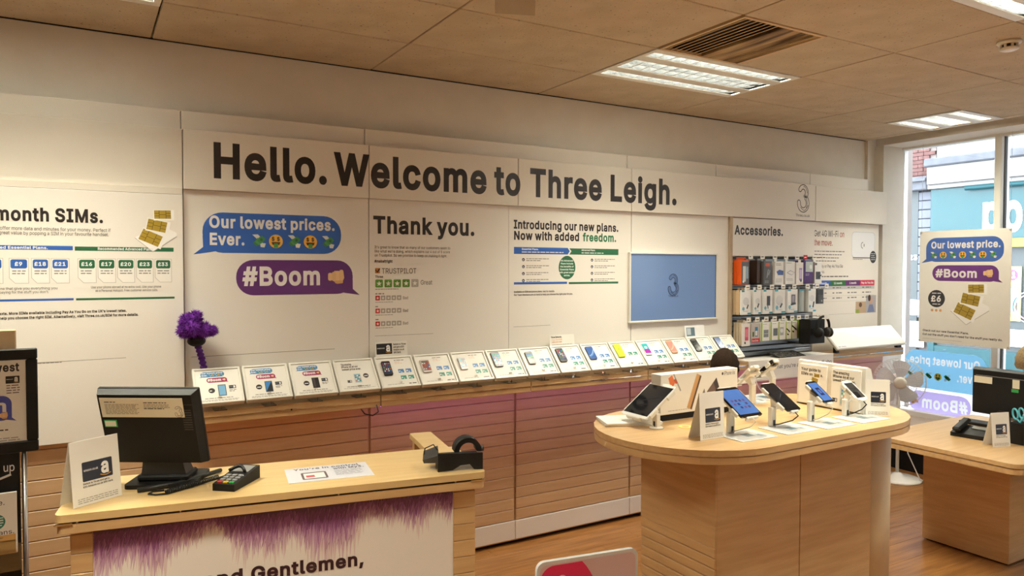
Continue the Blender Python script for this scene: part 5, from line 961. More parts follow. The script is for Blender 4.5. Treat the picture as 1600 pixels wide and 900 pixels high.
def phone(label, loc, rot, col, scr, w, h, group=None):
    t = root('mobile_phone', label, 'phone', loc, rot, group)
    mn = 'phone_body_%d_%d_%d' % col
    if mn not in MATS: mat(mn, col, .3, var=0)
    MB().prism(rrect(-w/2, w/2, 0, h, w*.13, 4), -.009, 0, 'y').build('body', mn, t)
    a = Art((0, -.009, 0)); x0, x1, z0, z1 = -w/2+.003, w/2-.003, h*.12, h*.88
    if scr in ('icons', 'grid', 'sky'):
        a.rect(x0, x1, z0, z1, {'icons': (54, 64, 92), 'grid': (120, 84, 96), 'sky': (132, 176, 196)}[scr], 1)
        rr = random.Random(int(w*9999)); cw = (x1-x0)/4
        for i in range(4):
            for j in range(5 if scr != 'sky' else 6):
                a.rect(x0+cw*(i+.2), x0+cw*(i+.8), z1-cw*(j+.9)*1.1, z1-cw*(j+.3)*1.1, rr.choice([(210, 120, 50), (230, 230, 230), (70, 150, 90), (60, 120, 190), (190, 60, 60)]), 2)
    elif scr == 'green': a.rect(x0, x1, z0, z1, (70, 84, 80), 1); a.rect(x0, x1, (z0+z1)/2, z1-.01, (96, 160, 60), 2); a.rect(x0, x1, z1-.03, z1-.008, (60, 110, 160), 3)
    elif scr == 'blue': a.rect(x0, x1, z0, z1, (66, 100, 166), 1); a.stroke([(x0+(x1-x0)*i/8, z0+(z1-z0)*(.2+.6*(i/8)**2)) for i in range(9)], .006, (150, 184, 224), 2); a.stroke([(x0+(x1-x0)*i/8, z0+(z1-z0)*(.1+.5*(i/8)**2)) for i in range(9)], .004, (110, 150, 210), 2)
    elif scr == 'lime': a.poly(ell(0, h*.6, .005), (160, 176, 50), 1)
    elif scr == 'teal': a.rect(x0, x1, z0, z1, (60, 176, 180), 1); a.rect(x0, x1, z0, (z0+z1)*.45, (160, 60, 170), 2); a.poly(ell(0, h*.58, w*.2), (226, 240, 236), 3)
    elif scr == 'pink': a.rect(x0, x1, z0, z1, (196, 140, 130), 1); a.stroke([(x0+(x1-x0)*i/8, z0+(z1-z0)*(.2+.6*(i/8)**2)) for i in range(9)], .008, (226, 184, 160), 2)
    elif scr == 'black': a.rect(x0, x1, z0, z1, (14, 14, 16), 1)
    a.build('screen', t, 'ink_gloss')
    return t
for i in range(16):
    x = .462+.243*i+DW/2
    t = root('display_stand', info[i], 'display stand', (x, 3.885, 1.143), (TILT, 0, 0), 'sloping display stands on the wall shelf')
    rim = MB(); hw = DW/2
    rim.box(-hw, hw, -.0, .027, 0, DL, .004); rim.build('body', 'white_plastic', t)
    lip = MB()
    for q in ((-hw, hw, 0, .011), (-hw, hw, DL-.011, DL), (-hw, -hw+.011, .011, DL-.011), (hw-.011, hw, .011, DL-.011)): lip.box(q[0], q[1], -.006, 0, q[2], q[3], .001)
    lip.build('rim', 'white_plastic', t)
    post = MB().set((0, 0, 0), (-TILT, 0, 0)); post.box(-.008, .008, .018, .03, -.036, .03); post.box(-.03, .03, .0, .09, -.038, -.034); post.build('foot', 'clear_acrylic', t)
    a = Art((0, -.0003, 0))
    a.rect(-hw+.009, hw-.009, .009, DL-.009, (232, 228, 220), .4)
    if i < 3:
        lowest_art(a, -.078, .128, .155, line1='Our lowest price.', C1=(56, 124, 176), C2=(150, 40, 90))
        cx = (.016, .004, .008)[i]
        a.rect(cx-.019, cx+.019, .044, .112, (40, 46, 56), 2); a.rect(cx-.016, cx+.016, .048, .108, ((110, 164, 204), (60, 120, 180), (36, 32, 34))[i], 3)
        if i == 1: a.poly([(cx-.016, .048), (cx+.016, .108), (cx+.016, .048)], (28, 32, 40), 4)
        if i == 2: a.rect(cx-.012, cx-.002, .05, .106, (70, 60, 62), 4)
        a.poly(ell(cx-.05, .079, .0155), (46, 40, 42), 2); a.greek(cx-.06, cx-.04, .075, .007, (226, 222, 216), 3)
        a.gift(cx+.034, cx+.068, .084, .104, 2); a.greek(cx+.034, cx+.068, .074, .005, lay=2); a.greek(cx+.034, cx+.06, .066, .005, lay=2, seed=3)
        a.greek(-.07, .07, .03, .005, lay=2); a.greek(-.09, .09, .02, .004, (150, 144, 138), 2, 5); a.greek(-.09, .09, .014, .004, (150, 144, 138), 2, 6)
    elif i == 3:
        for k, t_ in enumerate(('The amazing', 'iPhone 6s at our', 'lowest price ever.')): a.text(t_, -.075, .178-k*.017, .0115, (-.015, .02, .036)[k], INK)
        a.rect(-.018, .022, .055, .118, (206, 204, 204), 2); a.rect(-.015, .019, .06, .113, (120, 176, 204), 3)
        for ii in range(3):
            for jj in range(4): a.rect(-.012+ii*.011, -.005+ii*.011, .066+jj*.011, .073+jj*.011, ((220, 120, 60), (240, 240, 240), (60, 130, 90))[(ii+jj) % 3], 4)
        a.poly(ell(.052, .1, .0155), (60, 50, 50), 2); a.greek(.042, .062, .096, .007, (226, 222, 216), 3)
        a.gift(-.06, -.036, .06, .076, 2); a.greek(-.07, .07, .03, .005, lay=2); a.greek(-.09, .09, .02, .004, (150, 144, 138), 2, 5)
    else:
        a.greek(.0, .06, DL-.03, .006, (96, 88, 84), 2, i)
        a.greek(.0, .035, DL-.042, .005, (220, 170, 130), 2, i+3); a.greek(.0, .045, DL-.052, .005, (224, 190, 170), 2, i+4)
        for j, c_ in enumerate(((58, 118, 180), (38, 128, 110))):
            if i == 11 and j == 0: continue
            z = .1-j*.046 if i != 11 else .1
            pricebox(a, .008 + j*.004, z, c_); pricebox(a, .054 + j*.004, z, c_)
        a.greek(-.08, .02, .022, .005, (170, 164, 158), 2, i); a.greek(.05, .095, .02, .0085, (60, 54, 50), 2, i)
    a.build('print_card', t)
    if i in phones:
        lab, col, scr, w, h = phones[i]
        off = Matrix.Rotation(TILT, 4, 'X') @ Vector((-.058, -.0012, .085))
        phone(lab, (x+off.x, 3.885+off.y, 1.143+off.z), (TILT, 0, 0), col, scr, w, h, 'phones on the shelf stands')
    if i in (4, 9, 14):
        yt, zt = 4.045, 1.31
        tt = root('topper_card', {4: 'small white gift card topper standing behind the fifth display stand', 9: 'small white rewards topper behind a black phone', 14: 'small shiny topper card reflecting light near the wall screen'}[i], 'card', (x+.0, yt, zt-.02), (math.radians(-8), 0, 0), 'topper cards')
        MB().box(-.1, .1, 0, .002, 0, .1 if i != 9 else .085).build('card', 'paper' if i != 14 else 'white_gloss', tt)
        a = Art((0, -.0003, 0))
        if i == 4:
            a.gift(-.092, .004, .028, .09, 1, (26, 24, 26))
            for k, t_ in enumerate(('Switch to Three', 'and get a \u00a330', 'Amazon.co.uk', 'Gift Card.')): a.text(t_, .012, .078-k*.016, .0095, (.092, .08, .08, .06)[k], INK, 2)
        elif i == 9:
            a.text('Three Rewards.', -.088, .066, .0095, 0, INK, 2); a.text('Your life more', -.084, .05, .0095, 0, (226, 140, 60), 2, 0); a.text('with your calls.', -.082, .034, .0095, 0, (226, 140, 60), 2, 0); a.greek(-.084, .08, .018, .004, lay=2)
        else:
            a.rect(-.085, .0, .02, .085, (104, 128, 140), 1); a.rect(-.08, -.04, .03, .08, (190, 200, 206), 2)
        a.build('print', tt, 'ink' if i != 14 else 'ink_gloss')

# ================================================================== ACCESSORIES BAY
ab = root('accessory_wall', 'grey metal slatwall bay with peg hooks and the Accessories sign', 'display wall', (0, 0, 0))
AX0, AX1 = BX[5]+.003, BX[6]-.003
MB().box(AX0, AX1, 4.125, 4.16, SZ, 2.226).build('backing', 'dark_grey', ab)
z = SZ+.005; me = None
while z < 1.93:
    if me is None:
        o = MB().box(AX0, AX1, 4.105, 4.126, 0, .034, .004).build('slat', 'slat_metal', ab); me = o.data
    else:
        o = bpy.data.objects.new('slat', me); COL.objects.link(o); o.parent = ab
    o.location.z = z; z += .042
sg = MB().box(AX0-.002, AX1-.004, 4.082, 4.102, 1.92, 2.222, .002).build('sign_panel', 'panel_white', ab)
a = wall_art(4.082); a.text('Accessories.', 4.43, 2.092, .067, 5.0, INK, 1.5, 1); a.build('lettering', sg)
rnd = random.Random(11)
PK = {}
def pack(label, x, w, z_top, h, d, face, art, group, yaw=0, yf=3.93):
    mn = 'pack_%d_%d_%d' % face
    if mn not in MATS: mat(mn, face, .4, var=.02)
    yf = 4.0+(yf-3.9)*.4; x *= 1.0204; w *= 1.02; z_top = 1.83+(z_top-1.83)*1.0204; h *= 1.02; d = max(.008, min(d, 4.1-yf))
    t = root('accessory_pack', label, 'package', (x, yf, z_top), (0, 0, yaw), group)
    MB().box(-w/2, w/2, 0, d, -h, 0, .002).build('box', mn, t)
    MB().box(-.014, .014, d*.4, d*.4+.001, 0, .022).build('hang_tab', mn, t)
    a = Art((0, 0, 0)); art(a, w, h); a.build('print', t, 'ink_gloss')
    return t
def hook(x, z, price, y0=3.945):
    x *= 1.022; z = 1.83+(z-1.83)*1.022
    t = MB().tube([(x, 4.11, z), (x, y0+.01, z), (x, y0, z+.012)], .0028).build('peg_hook', 'dark_grey', ab)
    tg = MB().box(x-.024, x+.024, y0-.004, y0-.002, z-.018, z+.018).build('price_tag', 'paper' if price != 'red' else 'red_key', t)
    a = Art((x, y0-.004, z)); a.greek(-.016, .016, -.005, .01, (80, 76, 74) if price != 'red' else (250, 240, 240), 1.5, int(x*50)); a.build('price', t)
def plain(*shapes):
    def f(a, w, h):
        for s_ in shapes:
            k = s_[0]
            if k == 'r': a.rect(-w/2+s_[1]*w, -w/2+s_[2]*w, -h+s_[3]*h, -h+s_[4]*h, s_[5], 1+.6*shapes.index(s_))
            elif k == 'e': a.poly(ell(-w/2+s_[1]*w, -h+s_[2]*h, s_[3]*w), s_[4], 1+.6*shapes.index(s_))
            elif k == 't': a.text(s_[1], -w/2+s_[2]*w, -h+s_[3]*h, s_[4]*h, None, s_[5], 3.5+.3*shapes.index(s_), 0)
            elif k == 's': a.stroke([(-w/2+p[0]*w, -h+p[1]*h) for p in s_[1]], s_[2], s_[3], 2.5+.3*shapes.index(s_))
            elif k == 'g':
                for j in range(s_[5]): a.greek(-w/2+s_[1]*w, -w/2+s_[2]*w, -h+(s_[3]-.06*j)*h, .005, s_[4], 2.5, j)
    return f
G1, G2, G3 = 'packs on the top row of accessories', 'packs on the middle row of accessories', 'packs on the bottom row of accessories'
WH, TEAL, DK = (236, 236, 234), (52, 150, 172), (38, 36, 38)
z1 = 1.885
for k in range(4): pack('orange pack, %s in the stack behind the grey phone pack' % ('first', 'second', 'third', 'last')[k], 4.385, .085, z1, .19, .018, (226, 92, 30), plain(('r', .3, .7, .06, .1, (180, 66, 16)), ('r', .2, .8, .86, .9, (120, 50, 20))), G1, 0, 3.94+.055*k)
pack('grey pack with a phone picture in front of the orange stack', 4.39, .08, z1-.012, .175, .012, (92, 92, 96), plain(('r', .12, .52, .12, .8, (206, 208, 202)), ('r', .58, .85, .25, .78, (140, 168, 190)), ('e', .2, .12, .12, WH)), G1)
pack('narrow dark brown pack on the top row', 4.55, .05, z1, .18, .12, (46, 32, 26), plain(('r', .2, .4, .1, .9, (80, 44, 24)), ('r', .6, .75, .1, .9, (70, 40, 24))), G1, 0, 3.95)
pack('dark grey box with orange heading and a cable picture', 4.625, .095, z1-.008, .185, .09, (84, 84, 86), plain(('r', .2, .7, .78, .92, (196, 84, 50)), ('s', ((.4, .3), (.55, .65), (.75, .6), (.6, .4), (.5, .55)), .008, (186, 190, 194)), ('g', .15, .6, .15, (180, 180, 180), 2)), G1, 0, 3.9)
pack('white box with a blue tablet picture on the top row', 4.755, .1, z1-.01, .185, .1, WH, plain(('g', .1, .7, .9, (120, 120, 120), 2), ('s', ((.2, .52), (.5, .6), (.95, .55)), .02, (60, 84, 150)), ('r', .3, .95, .42, .56, (60, 84, 150)), ('g', .1, .8, .24, (160, 160, 165), 3)), G1, 0, 3.89)
pack('white box with a thin outline picture on the top row', 4.885, .115, z1-.008, .182, .1, WH, plain(('g', .1, .6, .92, (90, 90, 90), 1), ('s', ((.15, .5), (.5, .6), (.95, .5), (.6, .4), (.15, .5)), .004, (150, 140, 180)), ('g', .1, .8, .22, (170, 170, 175), 2)), G1, 0, 3.89)
pack('tilted white pack with a purple phone picture', 4.995, .075, z1-.015, .185, .012, WH, plain(('r', .4, .8, .2, .75, (150, 120, 170)), ('r', .45, .75, .3, .68, (190, 170, 205)), ('r', .55, .75, .15, .25, DK)), G1, -.15, 3.88)
pack('purple box with a pale green picture on the top row', 5.1, .115, z1, .185, .14, (74, 44, 110), plain(('r', .2, .98, .5, .96, (192, 204, 200)), ('e', .75, .72, .15, (226, 232, 230)), ('g', .2, .6, .4, (220, 210, 235), 2)), G1, 0, 3.88)
pack('small white and black pack at the right end of the top row', 5.235, .09, z1-.01, .18, .09, WH, plain(('r', .15, .8, .2, .55, (48, 50, 58)), ('r', .0, .3, .85, .95, (90, 90, 90)), ('s', ((.6, .3), (.95, .4)), .01, DK)), G1, 0, 3.9)
for k, (xx, pr) in enumerate(((4.36, '\u00a315'), (4.49, '\u00a320'), (4.63, '\u00a325'), (4.76, '\u00a325'), (4.89, '\u00a330'), (4.99, 'red'), (5.1, '\u00a335'), (5.22, '\u00a318'))): hook(xx, z1+.026, pr)
z2 = 1.652
def ttp(pic): return plain(('r', 0, .3, .93, 1, TEAL), ('r', .62, 1, .02, .09, TEAL), ('e', .2, .25, .13, (110, 170, 190)), *pic, ('g', .15, .7, .14, (170, 170, 170), 1))
for k in range(2): pack('tan sided pack stacked behind the first white pack, %s one' % ('nearer' if k == 0 else 'farther'), 4.384, .1, z2, .19, .036, (206, 178, 140), plain(('r', 0, 1, .93, 1, TEAL), ('r', 0, 1, 0, .1, (60, 140, 140))), G2, 0, 3.953+.095*k)
mid = [('white pack with a grey oval and small black plug, third on the middle row', 4.39, .105, (('e', .45, .55, .3, (216, 216, 216)), ('s', ((.55, .25), (.7, .42)), .012, DK))), ('slim white pack with a small black plug, fourth on the middle row', 4.515, .08, (('e', .5, .55, .3, (220, 220, 220)), ('s', ((.5, .28), (.68, .45)), .012, DK))),
 ('white pack with a large black charger picture on the middle row', 4.635, .105, (('r', .35, .72, .35, .75, (50, 50, 58)), ('s', ((.45, .35), (.5, .22)), .01, DK))), ('wide white pack with a round grey cable and black plug', 4.775, .125, (('e', .42, .55, .32, (212, 210, 208)), ('s', ((.5, .25), (.68, .42)), .016, DK))),
 ('white pack with a dark phone holder picture on the middle row', 4.925, .12, (('r', .35, .75, .38, .78, (80, 78, 84)), ('r', .42, .66, .45, .72, (150, 140, 150)), ('s', ((.3, .35), (.8, .4)), .014, DK))), ('white pack with a slim black stick at the right of the middle row', 5.165, .095, (('e', .45, .6, .28, (222, 222, 222)), ('s', ((.6, .2), (.72, .45)), .014, DK)))]
for lab, xx, w, pic in mid: pack(lab, xx, w, z2, .19, .018 if xx < 4.4 else .08, WH, ttp(pic), G2, 0, 3.905)
pack('pale grey pack edge between two white packs on the middle row', 5.06, .06, z2, .185, .1, (176, 182, 178), plain(('r', 0, 1, .92, 1, TEAL), ('r', 0, .4, 0, .92, (150, 158, 150))), G2, 0, 3.95)
pack('small black box hanging right of the middle row', 5.265, .085, z2, .125, .05, (58, 58, 62), plain(('r', .45, .98, 0, .42, (84, 84, 88)), ('e', .72, .2, .1, (150, 150, 150)), ('r', .1, .9, .6, .95, (48, 48, 52))), G2, 0, 3.9)
for k, xx in enumerate((4.33, 4.46, 4.6, 4.73, 4.86, 5.02, 5.14, 5.26)): hook(xx, z2+.026, '\u00a312.50' if k < 5 else '\u00a310')
z3 = 1.40
for k in range(3): pack('tan blister tray behind the pink case pack, %s in the stack' % ('first', 'second', 'third')[k], 4.39, .085, z3, .17, .02, (204, 186, 158), plain(('r', .1, .9, .05, .95, (222, 208, 184))), G3, 0, 3.94+.072*k)
pack('clear blister pack with a pink phone case at bottom left', 4.392, .085, z3-.005, .175, .014, (226, 220, 216), plain(('r', .3, .75, .25, .85, (206, 92, 116)), ('r', .35, .7, .4, .75, (224, 130, 146)), ('r', .25, .4, .1, .2, DK)), G3, 0, 3.9)
pack('memory card pack with red SanDisk stripe', 4.495, .09, z3-.005, .15, .03, (190, 180, 174), plain(('r', 0, 1, 0, .2, (206, 44, 42)), ('t', 'SanDisk', .05, .05, .09, (245, 240, 240)), ('r', .1, .3, .3, .55, (80, 110, 60)), ('r', .4, .75, .3, .8, (70, 120, 160)), ('r', .45, .7, .35, .6, (226, 226, 226))), G3, 0, 3.9)
LIME = (160, 184, 40)
def lm(pic): return plain(('r', 0, .16, 0, 1, LIME), *pic, ('g', .25, .7, .9, (150, 150, 150), 1))
for lab, xx, w, pic in (('white and lime box with a grey grid picture', 4.605, .1, (('r', .3, .85, .2, .6, (128, 132, 134)), ('r', .32, .83, .38, .4, WH))), ('white and lime box with a dark square picture', 4.71, .09, (('r', .35, .9, .25, .65, (96, 98, 100)),)), ('white box with a pale plug picture on the bottom row', 4.80, .085, (('r', .2, .7, .25, .7, (178, 180, 178)), ('e', .45, .5, .2, WH))), ('white box with two small black plugs', 4.875, .065, (('s', ((.15, .6), (.5, .5), (.75, .4)), .01, DK), ('s', ((.3, .3), (.55, .25)), .01, DK))), ('pale box with black connector ends on the bottom row', 4.945, .075, (('s', ((.1, .75), (.6, .6), (.85, .5)), .012, DK), ('s', ((.2, .45), (.45, .38)), .012, DK)))):
    pack(lab, xx, w, z3-.004, .145, .06, (232, 230, 222), lm(pic), G3, 0, 3.9)
pack('lime green pack edge next to a teal one', 5.01, .05, z3, .15, .09, (150, 172, 44), plain(('r', 0, .5, 0, 1, (128, 150, 36))), G3, 0, 3.93)
pack('teal pack edge next to a lime green one', 5.055, .045, z3, .15, .09, (44, 140, 140), plain(('r', 0, .3, 0, 1, (36, 120, 120))), G3, 0, 3.92)
pack('white pack with a blue phone picture on the bottom row', 5.118, .07, z3, .16, .05, (236, 238, 240), plain(('r', .25, .75, .3, .75, (70, 140, 196)), ('r', .4, .6, .35, .7, (120, 180, 220)), ('g', .3, .7, .1, (120, 120, 120), 1)), G3, 0, 3.89)
for k, xx in enumerate((4.345, 4.44, 4.54, 4.635, 4.74, 4.84, 4.92, 5.015)): hook(xx, z3+.03, '\u00a3%d' % (15, 30, 10, 15, 20, 10, 8, 20)[k])
# headphones and their box
bx = MB().box(5.08, 5.27, 3.875, 3.985, 1.205, 1.405, .004).build('black_box', 'black_plastic'); tag(bx, 'black box standing behind the headphones', 'box')
bx.location = (0, 0, 0)
br = MB().box(5.1, 5.25, 3.95, 4.11, 1.195, 1.205).build('support', 'dark_grey', bx)
hp = root('headphones', 'black over ear headphones hanging in front of the black box', 'headphones', (5.18, 3.825, 1.345))
MB().tube([(.075*math.cos(a_), .0, .085*math.sin(a_)+.0) for a_ in [math.radians(-20+i*220/20) for i in range(21)]], .0105, 8).build('headband', 'black_plastic', hp)
for sx in (-1, 1):
    c = MB().set((sx*.066, 0, -.045), (0, sx*PI/2, 0)).lathe([(.036, -.02), (.042, -.01), (.042, .008), (.034, .018)], 18).build('ear_cup', 'black_plastic', hp)
    MB().set((sx*.05, 0, -.045), (0, sx*PI/2, 0)).lathe([(.03, -.016), (.038, -.01), (.038, .0), (.03, .004)], 18).build('ear_pad', 'dark_grey', c)
ct = MB().tube([(5.18, 4.11, 1.43), (5.18, 3.80, 1.43)], .004).build('headphone_peg', 'chrome', ab)
MB().box(5.155, 5.205, 3.796, 3.799, 1.41, 1.45).build('price_tag', 'paper', ct)
# dark printed tray on the shelf in front of the slats
a = MB().set((4.93, 3.98, SZ+.012), (math.radians(14), 0, .05)).box(-.17, .17, -.065, .065, 0, .006, .002).build('dark_tray', 'black_plastic'); tag(a, 'dark flat tray lying on the accessory shelf', 'tray')
rr = random.Random(4); ar = Art((4.93, 3.98, SZ+.0185), (math.cos(.05), math.sin(.05), 0), (-.05, .968, .24), step=.0004)
for j in range(7):
    for i_ in range(14): ar.rect(-.15+i_*.0215, -.135+i_*.0215, -.055+j*.0155, -.045+j*.0155, rr.choice([(120, 116, 112), (60, 58, 58), (150, 146, 140)]), 1)
ar.build('keys', a)

# ---- last bay: wifi panel and white sloping panel
P7 = panel('wifi_panel', 'white panel about 4G Wi-Fi on the move next to the window', BX[6], 6.33, 4.10, 1.09, 2.222, .03, group='printed wall panels')
a = wall_art(4.10)
a.text('Get 4G Wi-Fi', 5.412, 2.098, .052, 5.74, INK, bold=0); a.text('on', 5.76, 2.098, .052, 5.825, (176, 50, 46), bold=0); a.text('the move.', 5.412, 2.02, .052, 5.665, (176, 50, 46), bold=0)
for k in range(4): a.greek(5.42, 5.83-.04*k, 1.965-k*.028, .011, (130, 126, 126), 1, k)
a.text('Monthly or Pay As You Go', 5.43, 1.828, .026, 5.81, (60, 56, 56), bold=0); a.text('to suit you.', 5.43, 1.78, .024, 5.56, (60, 56, 56), bold=0)
a.greek(5.44, 5.9, 1.745, .012, (70, 66, 66), 1)
for k, (c_, t_) in enumerate((((54, 96, 180), '24 month'), ((40, 112, 56), '12 month'), ((100, 44, 110), '1 month'), ((206, 52, 84), 'Pay As You Go'))):
    x0 = 5.43+k*.2105; a.rect(x0, x0+.2105, 1.665, 1.715, c_, 1); a.text(t_, x0+.105, 1.682, .017, None, (240, 240, 240), 2, 1, 'c')
    a.rect(x0, x0+.2105, 1.635, 1.665, (196, 196, 196), 1)
    for j in range(3): a.greek(x0+.03, x0+.06, 1.645-j*.045, .012, (110, 106, 106), 2, j); a.greek(x0+.08, x0+.16, 1.645-j*.045, .012, (120, 116, 116), 2, j+7)
for z in (1.578, 1.53): a.stroke([(5.43, z), (6.27, z)], .002, (190, 188, 186), 1)
a.poly(rrect(5.93, 6.27, 1.915, 2.15, .04, 6), (202, 204, 206), 1); a.poly(rrect(5.934, 6.266, 1.922, 2.146, .038, 6), (240, 241, 243), 1.6); a.rect(5.95, 6.25, 1.912, 1.92, (90, 90, 92), 2)
a.stroke([(6.09+.022*math.cos(math.radians(q)), 2.03+.026*math.sin(math.radians(q))) for q in range(80, 290, 15)], .006, (80, 80, 84), 2.5); a.text('3', 6.1, 2.02, .02, None, (80, 80, 84), 2.5)
a.poly(ell(6.245, 1.925, .048, .056), (50, 50, 54), 3); 
for j in range(4): a.greek(6.215, 6.275, 1.952-j*.018, .008, (220, 220, 220), 4, j)
a.greek(5.95, 6.1, 1.9, .006, lay=1)
a.rect(6.0, 6.15, 1.415, 1.52, (196, 168, 140), 1); a.rect(6.0, 6.05, 1.415, 1.45, (150, 170, 70), 2); a.poly(ell(6.07, 1.49, .022), (110, 80, 60), 2); a.rect(6.15, 6.3, 1.415, 1.575, (176, 172, 176), 1); a.poly(ell(6.22, 1.53, .028, .036), (206, 164, 140), 2); a.poly([(6.17, 1.42), (6.28, 1.42), (6.25, 1.49), (6.2, 1.49)], (120, 130, 170), 3); a.poly(ell(6.2, 1.55, .02, .03), (60, 44, 40), 3)
a.stroke([(5.43, 1.415), (5.98, 1.415)], .002, (170, 168, 166), 1)
a.build('print', P7)
t = root('sloping_panel', 'large bright white sloping panel on the shelf beside the window', 'display stand', (5.93, 3.875, 1.14), (TILT, 0, 0))
MB().box(-.49, .49, 0, .022, 0, .222, .004).build('body', 'white_plastic', t)
MB().box(-.48, .48, -.003, 0, .006, .216, .001).build('face', 'white_gloss', t)
a = Art((0, -.003, 0)); a.greek(-.46, -.36, .018, .014, (180, 180, 184), 1); a.build('print', t)
MB().set((0, 0, 0), (-TILT, 0, 0)).box(-.47, -.43, .03, .06, -.036, .02).box(.4, .46, .03, .06, -.036, .02).build('foot', 'black_plastic', t)

# purple fluffy duster leaning on the wall
du = root('fluffy_duster', 'fluffy purple duster with a twisted purple stem leaning on the wall', 'duster', (.535, 4.066, SZ), (0, 0, 0))
pts = [(0, -.0, .0), (-.0, .0, .1), (-.008, -.005, .18), (-.022, -.015, .25), (-.04, -.03, .31)]
st = MB(); st.tube(pts, .013, 8); st.build('stem', 'purple_cloth', du)
tw = MB()
for k in range(13):
    f = k/12*3.999; i0 = int(f); g = f-i0; p = Vector(pts[i0]).lerp(Vector(pts[i0+1]), g); tw.ball(tuple(p), (.0185, .0165, .012), 10, 6)
tw.build('twist', 'purple_cloth', du)
MB().ball((-.05, -.045, .345), (.045, .035, .03)).build('collar', 'black_plastic', du)
flf = MB(); r = random.Random(2)
lumps = (((-.075, -.07, .42), .058), ((-.02, -.06, .40), .045), ((-.11, -.07, .40), .038), ((.022, -.06, .395), .03), ((-.06, -.07, .465), .04), ((-.1, -.07, .45), .038))
for c, R in lumps:
    flf.ball(c, R*.8, 10, 7)
    for k in range(420):
        d = Vector((r.gauss(0, 1), r.gauss(0, 1), r.gauss(0, 1))).normalized(); b0 = Vector(c)+d*R*.72; tip = Vector(c)+d*R*r.uniform(1.02, 1.28)+Vector((r.uniform(-1, 1), r.uniform(-1, 1), r.uniform(-1, 1)))*.004
        q = d.orthogonal().normalized()*.0022; q2 = d.cross(q); flf.add([b0+q, b0-q*.5+q2, b0-q*.5-q2, tip], [(0, 1, 3), (1, 2, 3), (2, 0, 3)])
flf.build('fluff', 'fluff', du)
mat('post_cream', (222, 204, 172), .5)
film('blade_white', (236, 236, 234))
# ================================================================== SERVICE COUNTER
CT = 1.07
ca = math.atan2(2.362-2.596, 1.274+.095)
sc = root('service_counter', 'maple service counter with a purple fur poster on its front', 'counter', (-.095, 2.596, 0), (0, 0, ca))
CL, CDp = 1.389, .41
MB().prism(rrect(0, CL, 0, CDp, .025, 5, (1, 1, 1, 1)), CT-.024, CT, 'z').build('top_slab', 'maple_top', sc)
MB().prism(rrect(.004, CL-.004, .004, CDp-.004, .022, 5), CT-.06, CT-.032, 'z').build('lower_slab', 'maple', sc)
MB().box(.012, CL-.012, .012, CDp-.012, CT-.033, CT-.023).build('shadow_gap', 'dark_grey', sc)
MB().box(1.26, 1.36, CDp-.002, .715, CT-.026, CT, .002).build('return_shelf', 'maple_top', sc)
MB().box(1.27, 1.35, .66, .70, 0, CT-.026).build('return_leg', 'maple', sc)
for k in range(4): MB().box((.06, .35, .85, 1.27)[k], (.064, .354, .854, 1.274)[k], .004, .0125, CT-.033, CT-.023).build('spacer', 'steel', sc)
MB().box(.0, .05, -.001, .006, CT-.033, CT-.027).box(CL-.06, CL-.004, -.001, .006, CT-.033, CT-.027).build('edge_strip', 'chrome', sc)
MB().box(.04, 1.355, .062, .36, .0, CT-.06).build('body', 'maple', sc)
for x0, x1 in ((.035, .097), (1.275, 1.36)):
    z = 0; me = None
    while z < CT-.07:
        z1 = min(z+.062, CT-.062)
        o = MB().box(x0, x1, .044, .064, z+.001, z1-.001, .0015).build('post_slat', 'maple_side', sc); z += .062
gp = MB().box(.097, 1.275, .046, .063, .02, CT-.062, .001).build('poster_panel', 'panel_white', sc)
a = Art((0, .046, 0), step=.0003)
r = random.Random(8); n = 150; top = CT-.062
def fur_depth(x): return .105+.034*math.sin(x*9.5+.6)+.026*math.sin(x*23+1)+.012*math.sin(x*51)
tones = [(224, 206, 204), (208, 178, 192), (188, 148, 176), (164, 112, 156), (138, 82, 134), (114, 62, 108), (90, 50, 80)]
for L_, f in enumerate((1.55, 1.35, 1.15, .95, .74, .5, .25)):
    for i in range(n):
        x = .098+1.176*i/n; x2 = .098+1.176*(i+1)/n; d = fur_depth(x+.004*L_)*f*r.uniform(.8, 1.15); xm = min(max((x+x2)/2+r.uniform(-.012, .006), .098), 1.273)
        a.poly([(max(x-.004, .098), top), (max(x-.003, .098), top-d*.45), (xm, top-d), (min(x2+.003, 1.273), top-d*.45), (min(x2+.004, 1.273), top)], tones[L_], .3+.5*L_+.06*(i % 5))
for k in range(500):
    x = r.uniform(.1, 1.27); d = fur_depth(x); z0 = top-r.uniform(.1, 1.0)*d; ln = r.uniform(.015, .045); xe = min(max(x+r.uniform(-.5, .1)*ln, .099), 1.273); f = (top-z0)/d
    c = r.choice([(150, 106, 136), (128, 82, 116), (104, 60, 94)]) if f < .6 else r.choice([(186, 150, 162), (164, 122, 146)])
    a.poly([(x-.0012, z0), (x+.0012, z0), (xe, z0-ln)], c, 4.2+.3*r.randrange(4))
a.text('Ladies and', .165, .769, .043, .545, (52, 22, 34), 5); a.text('Gentlemen,', .564, .769, .043, .948, (52, 22, 34), 5)
a.build('print', gp)

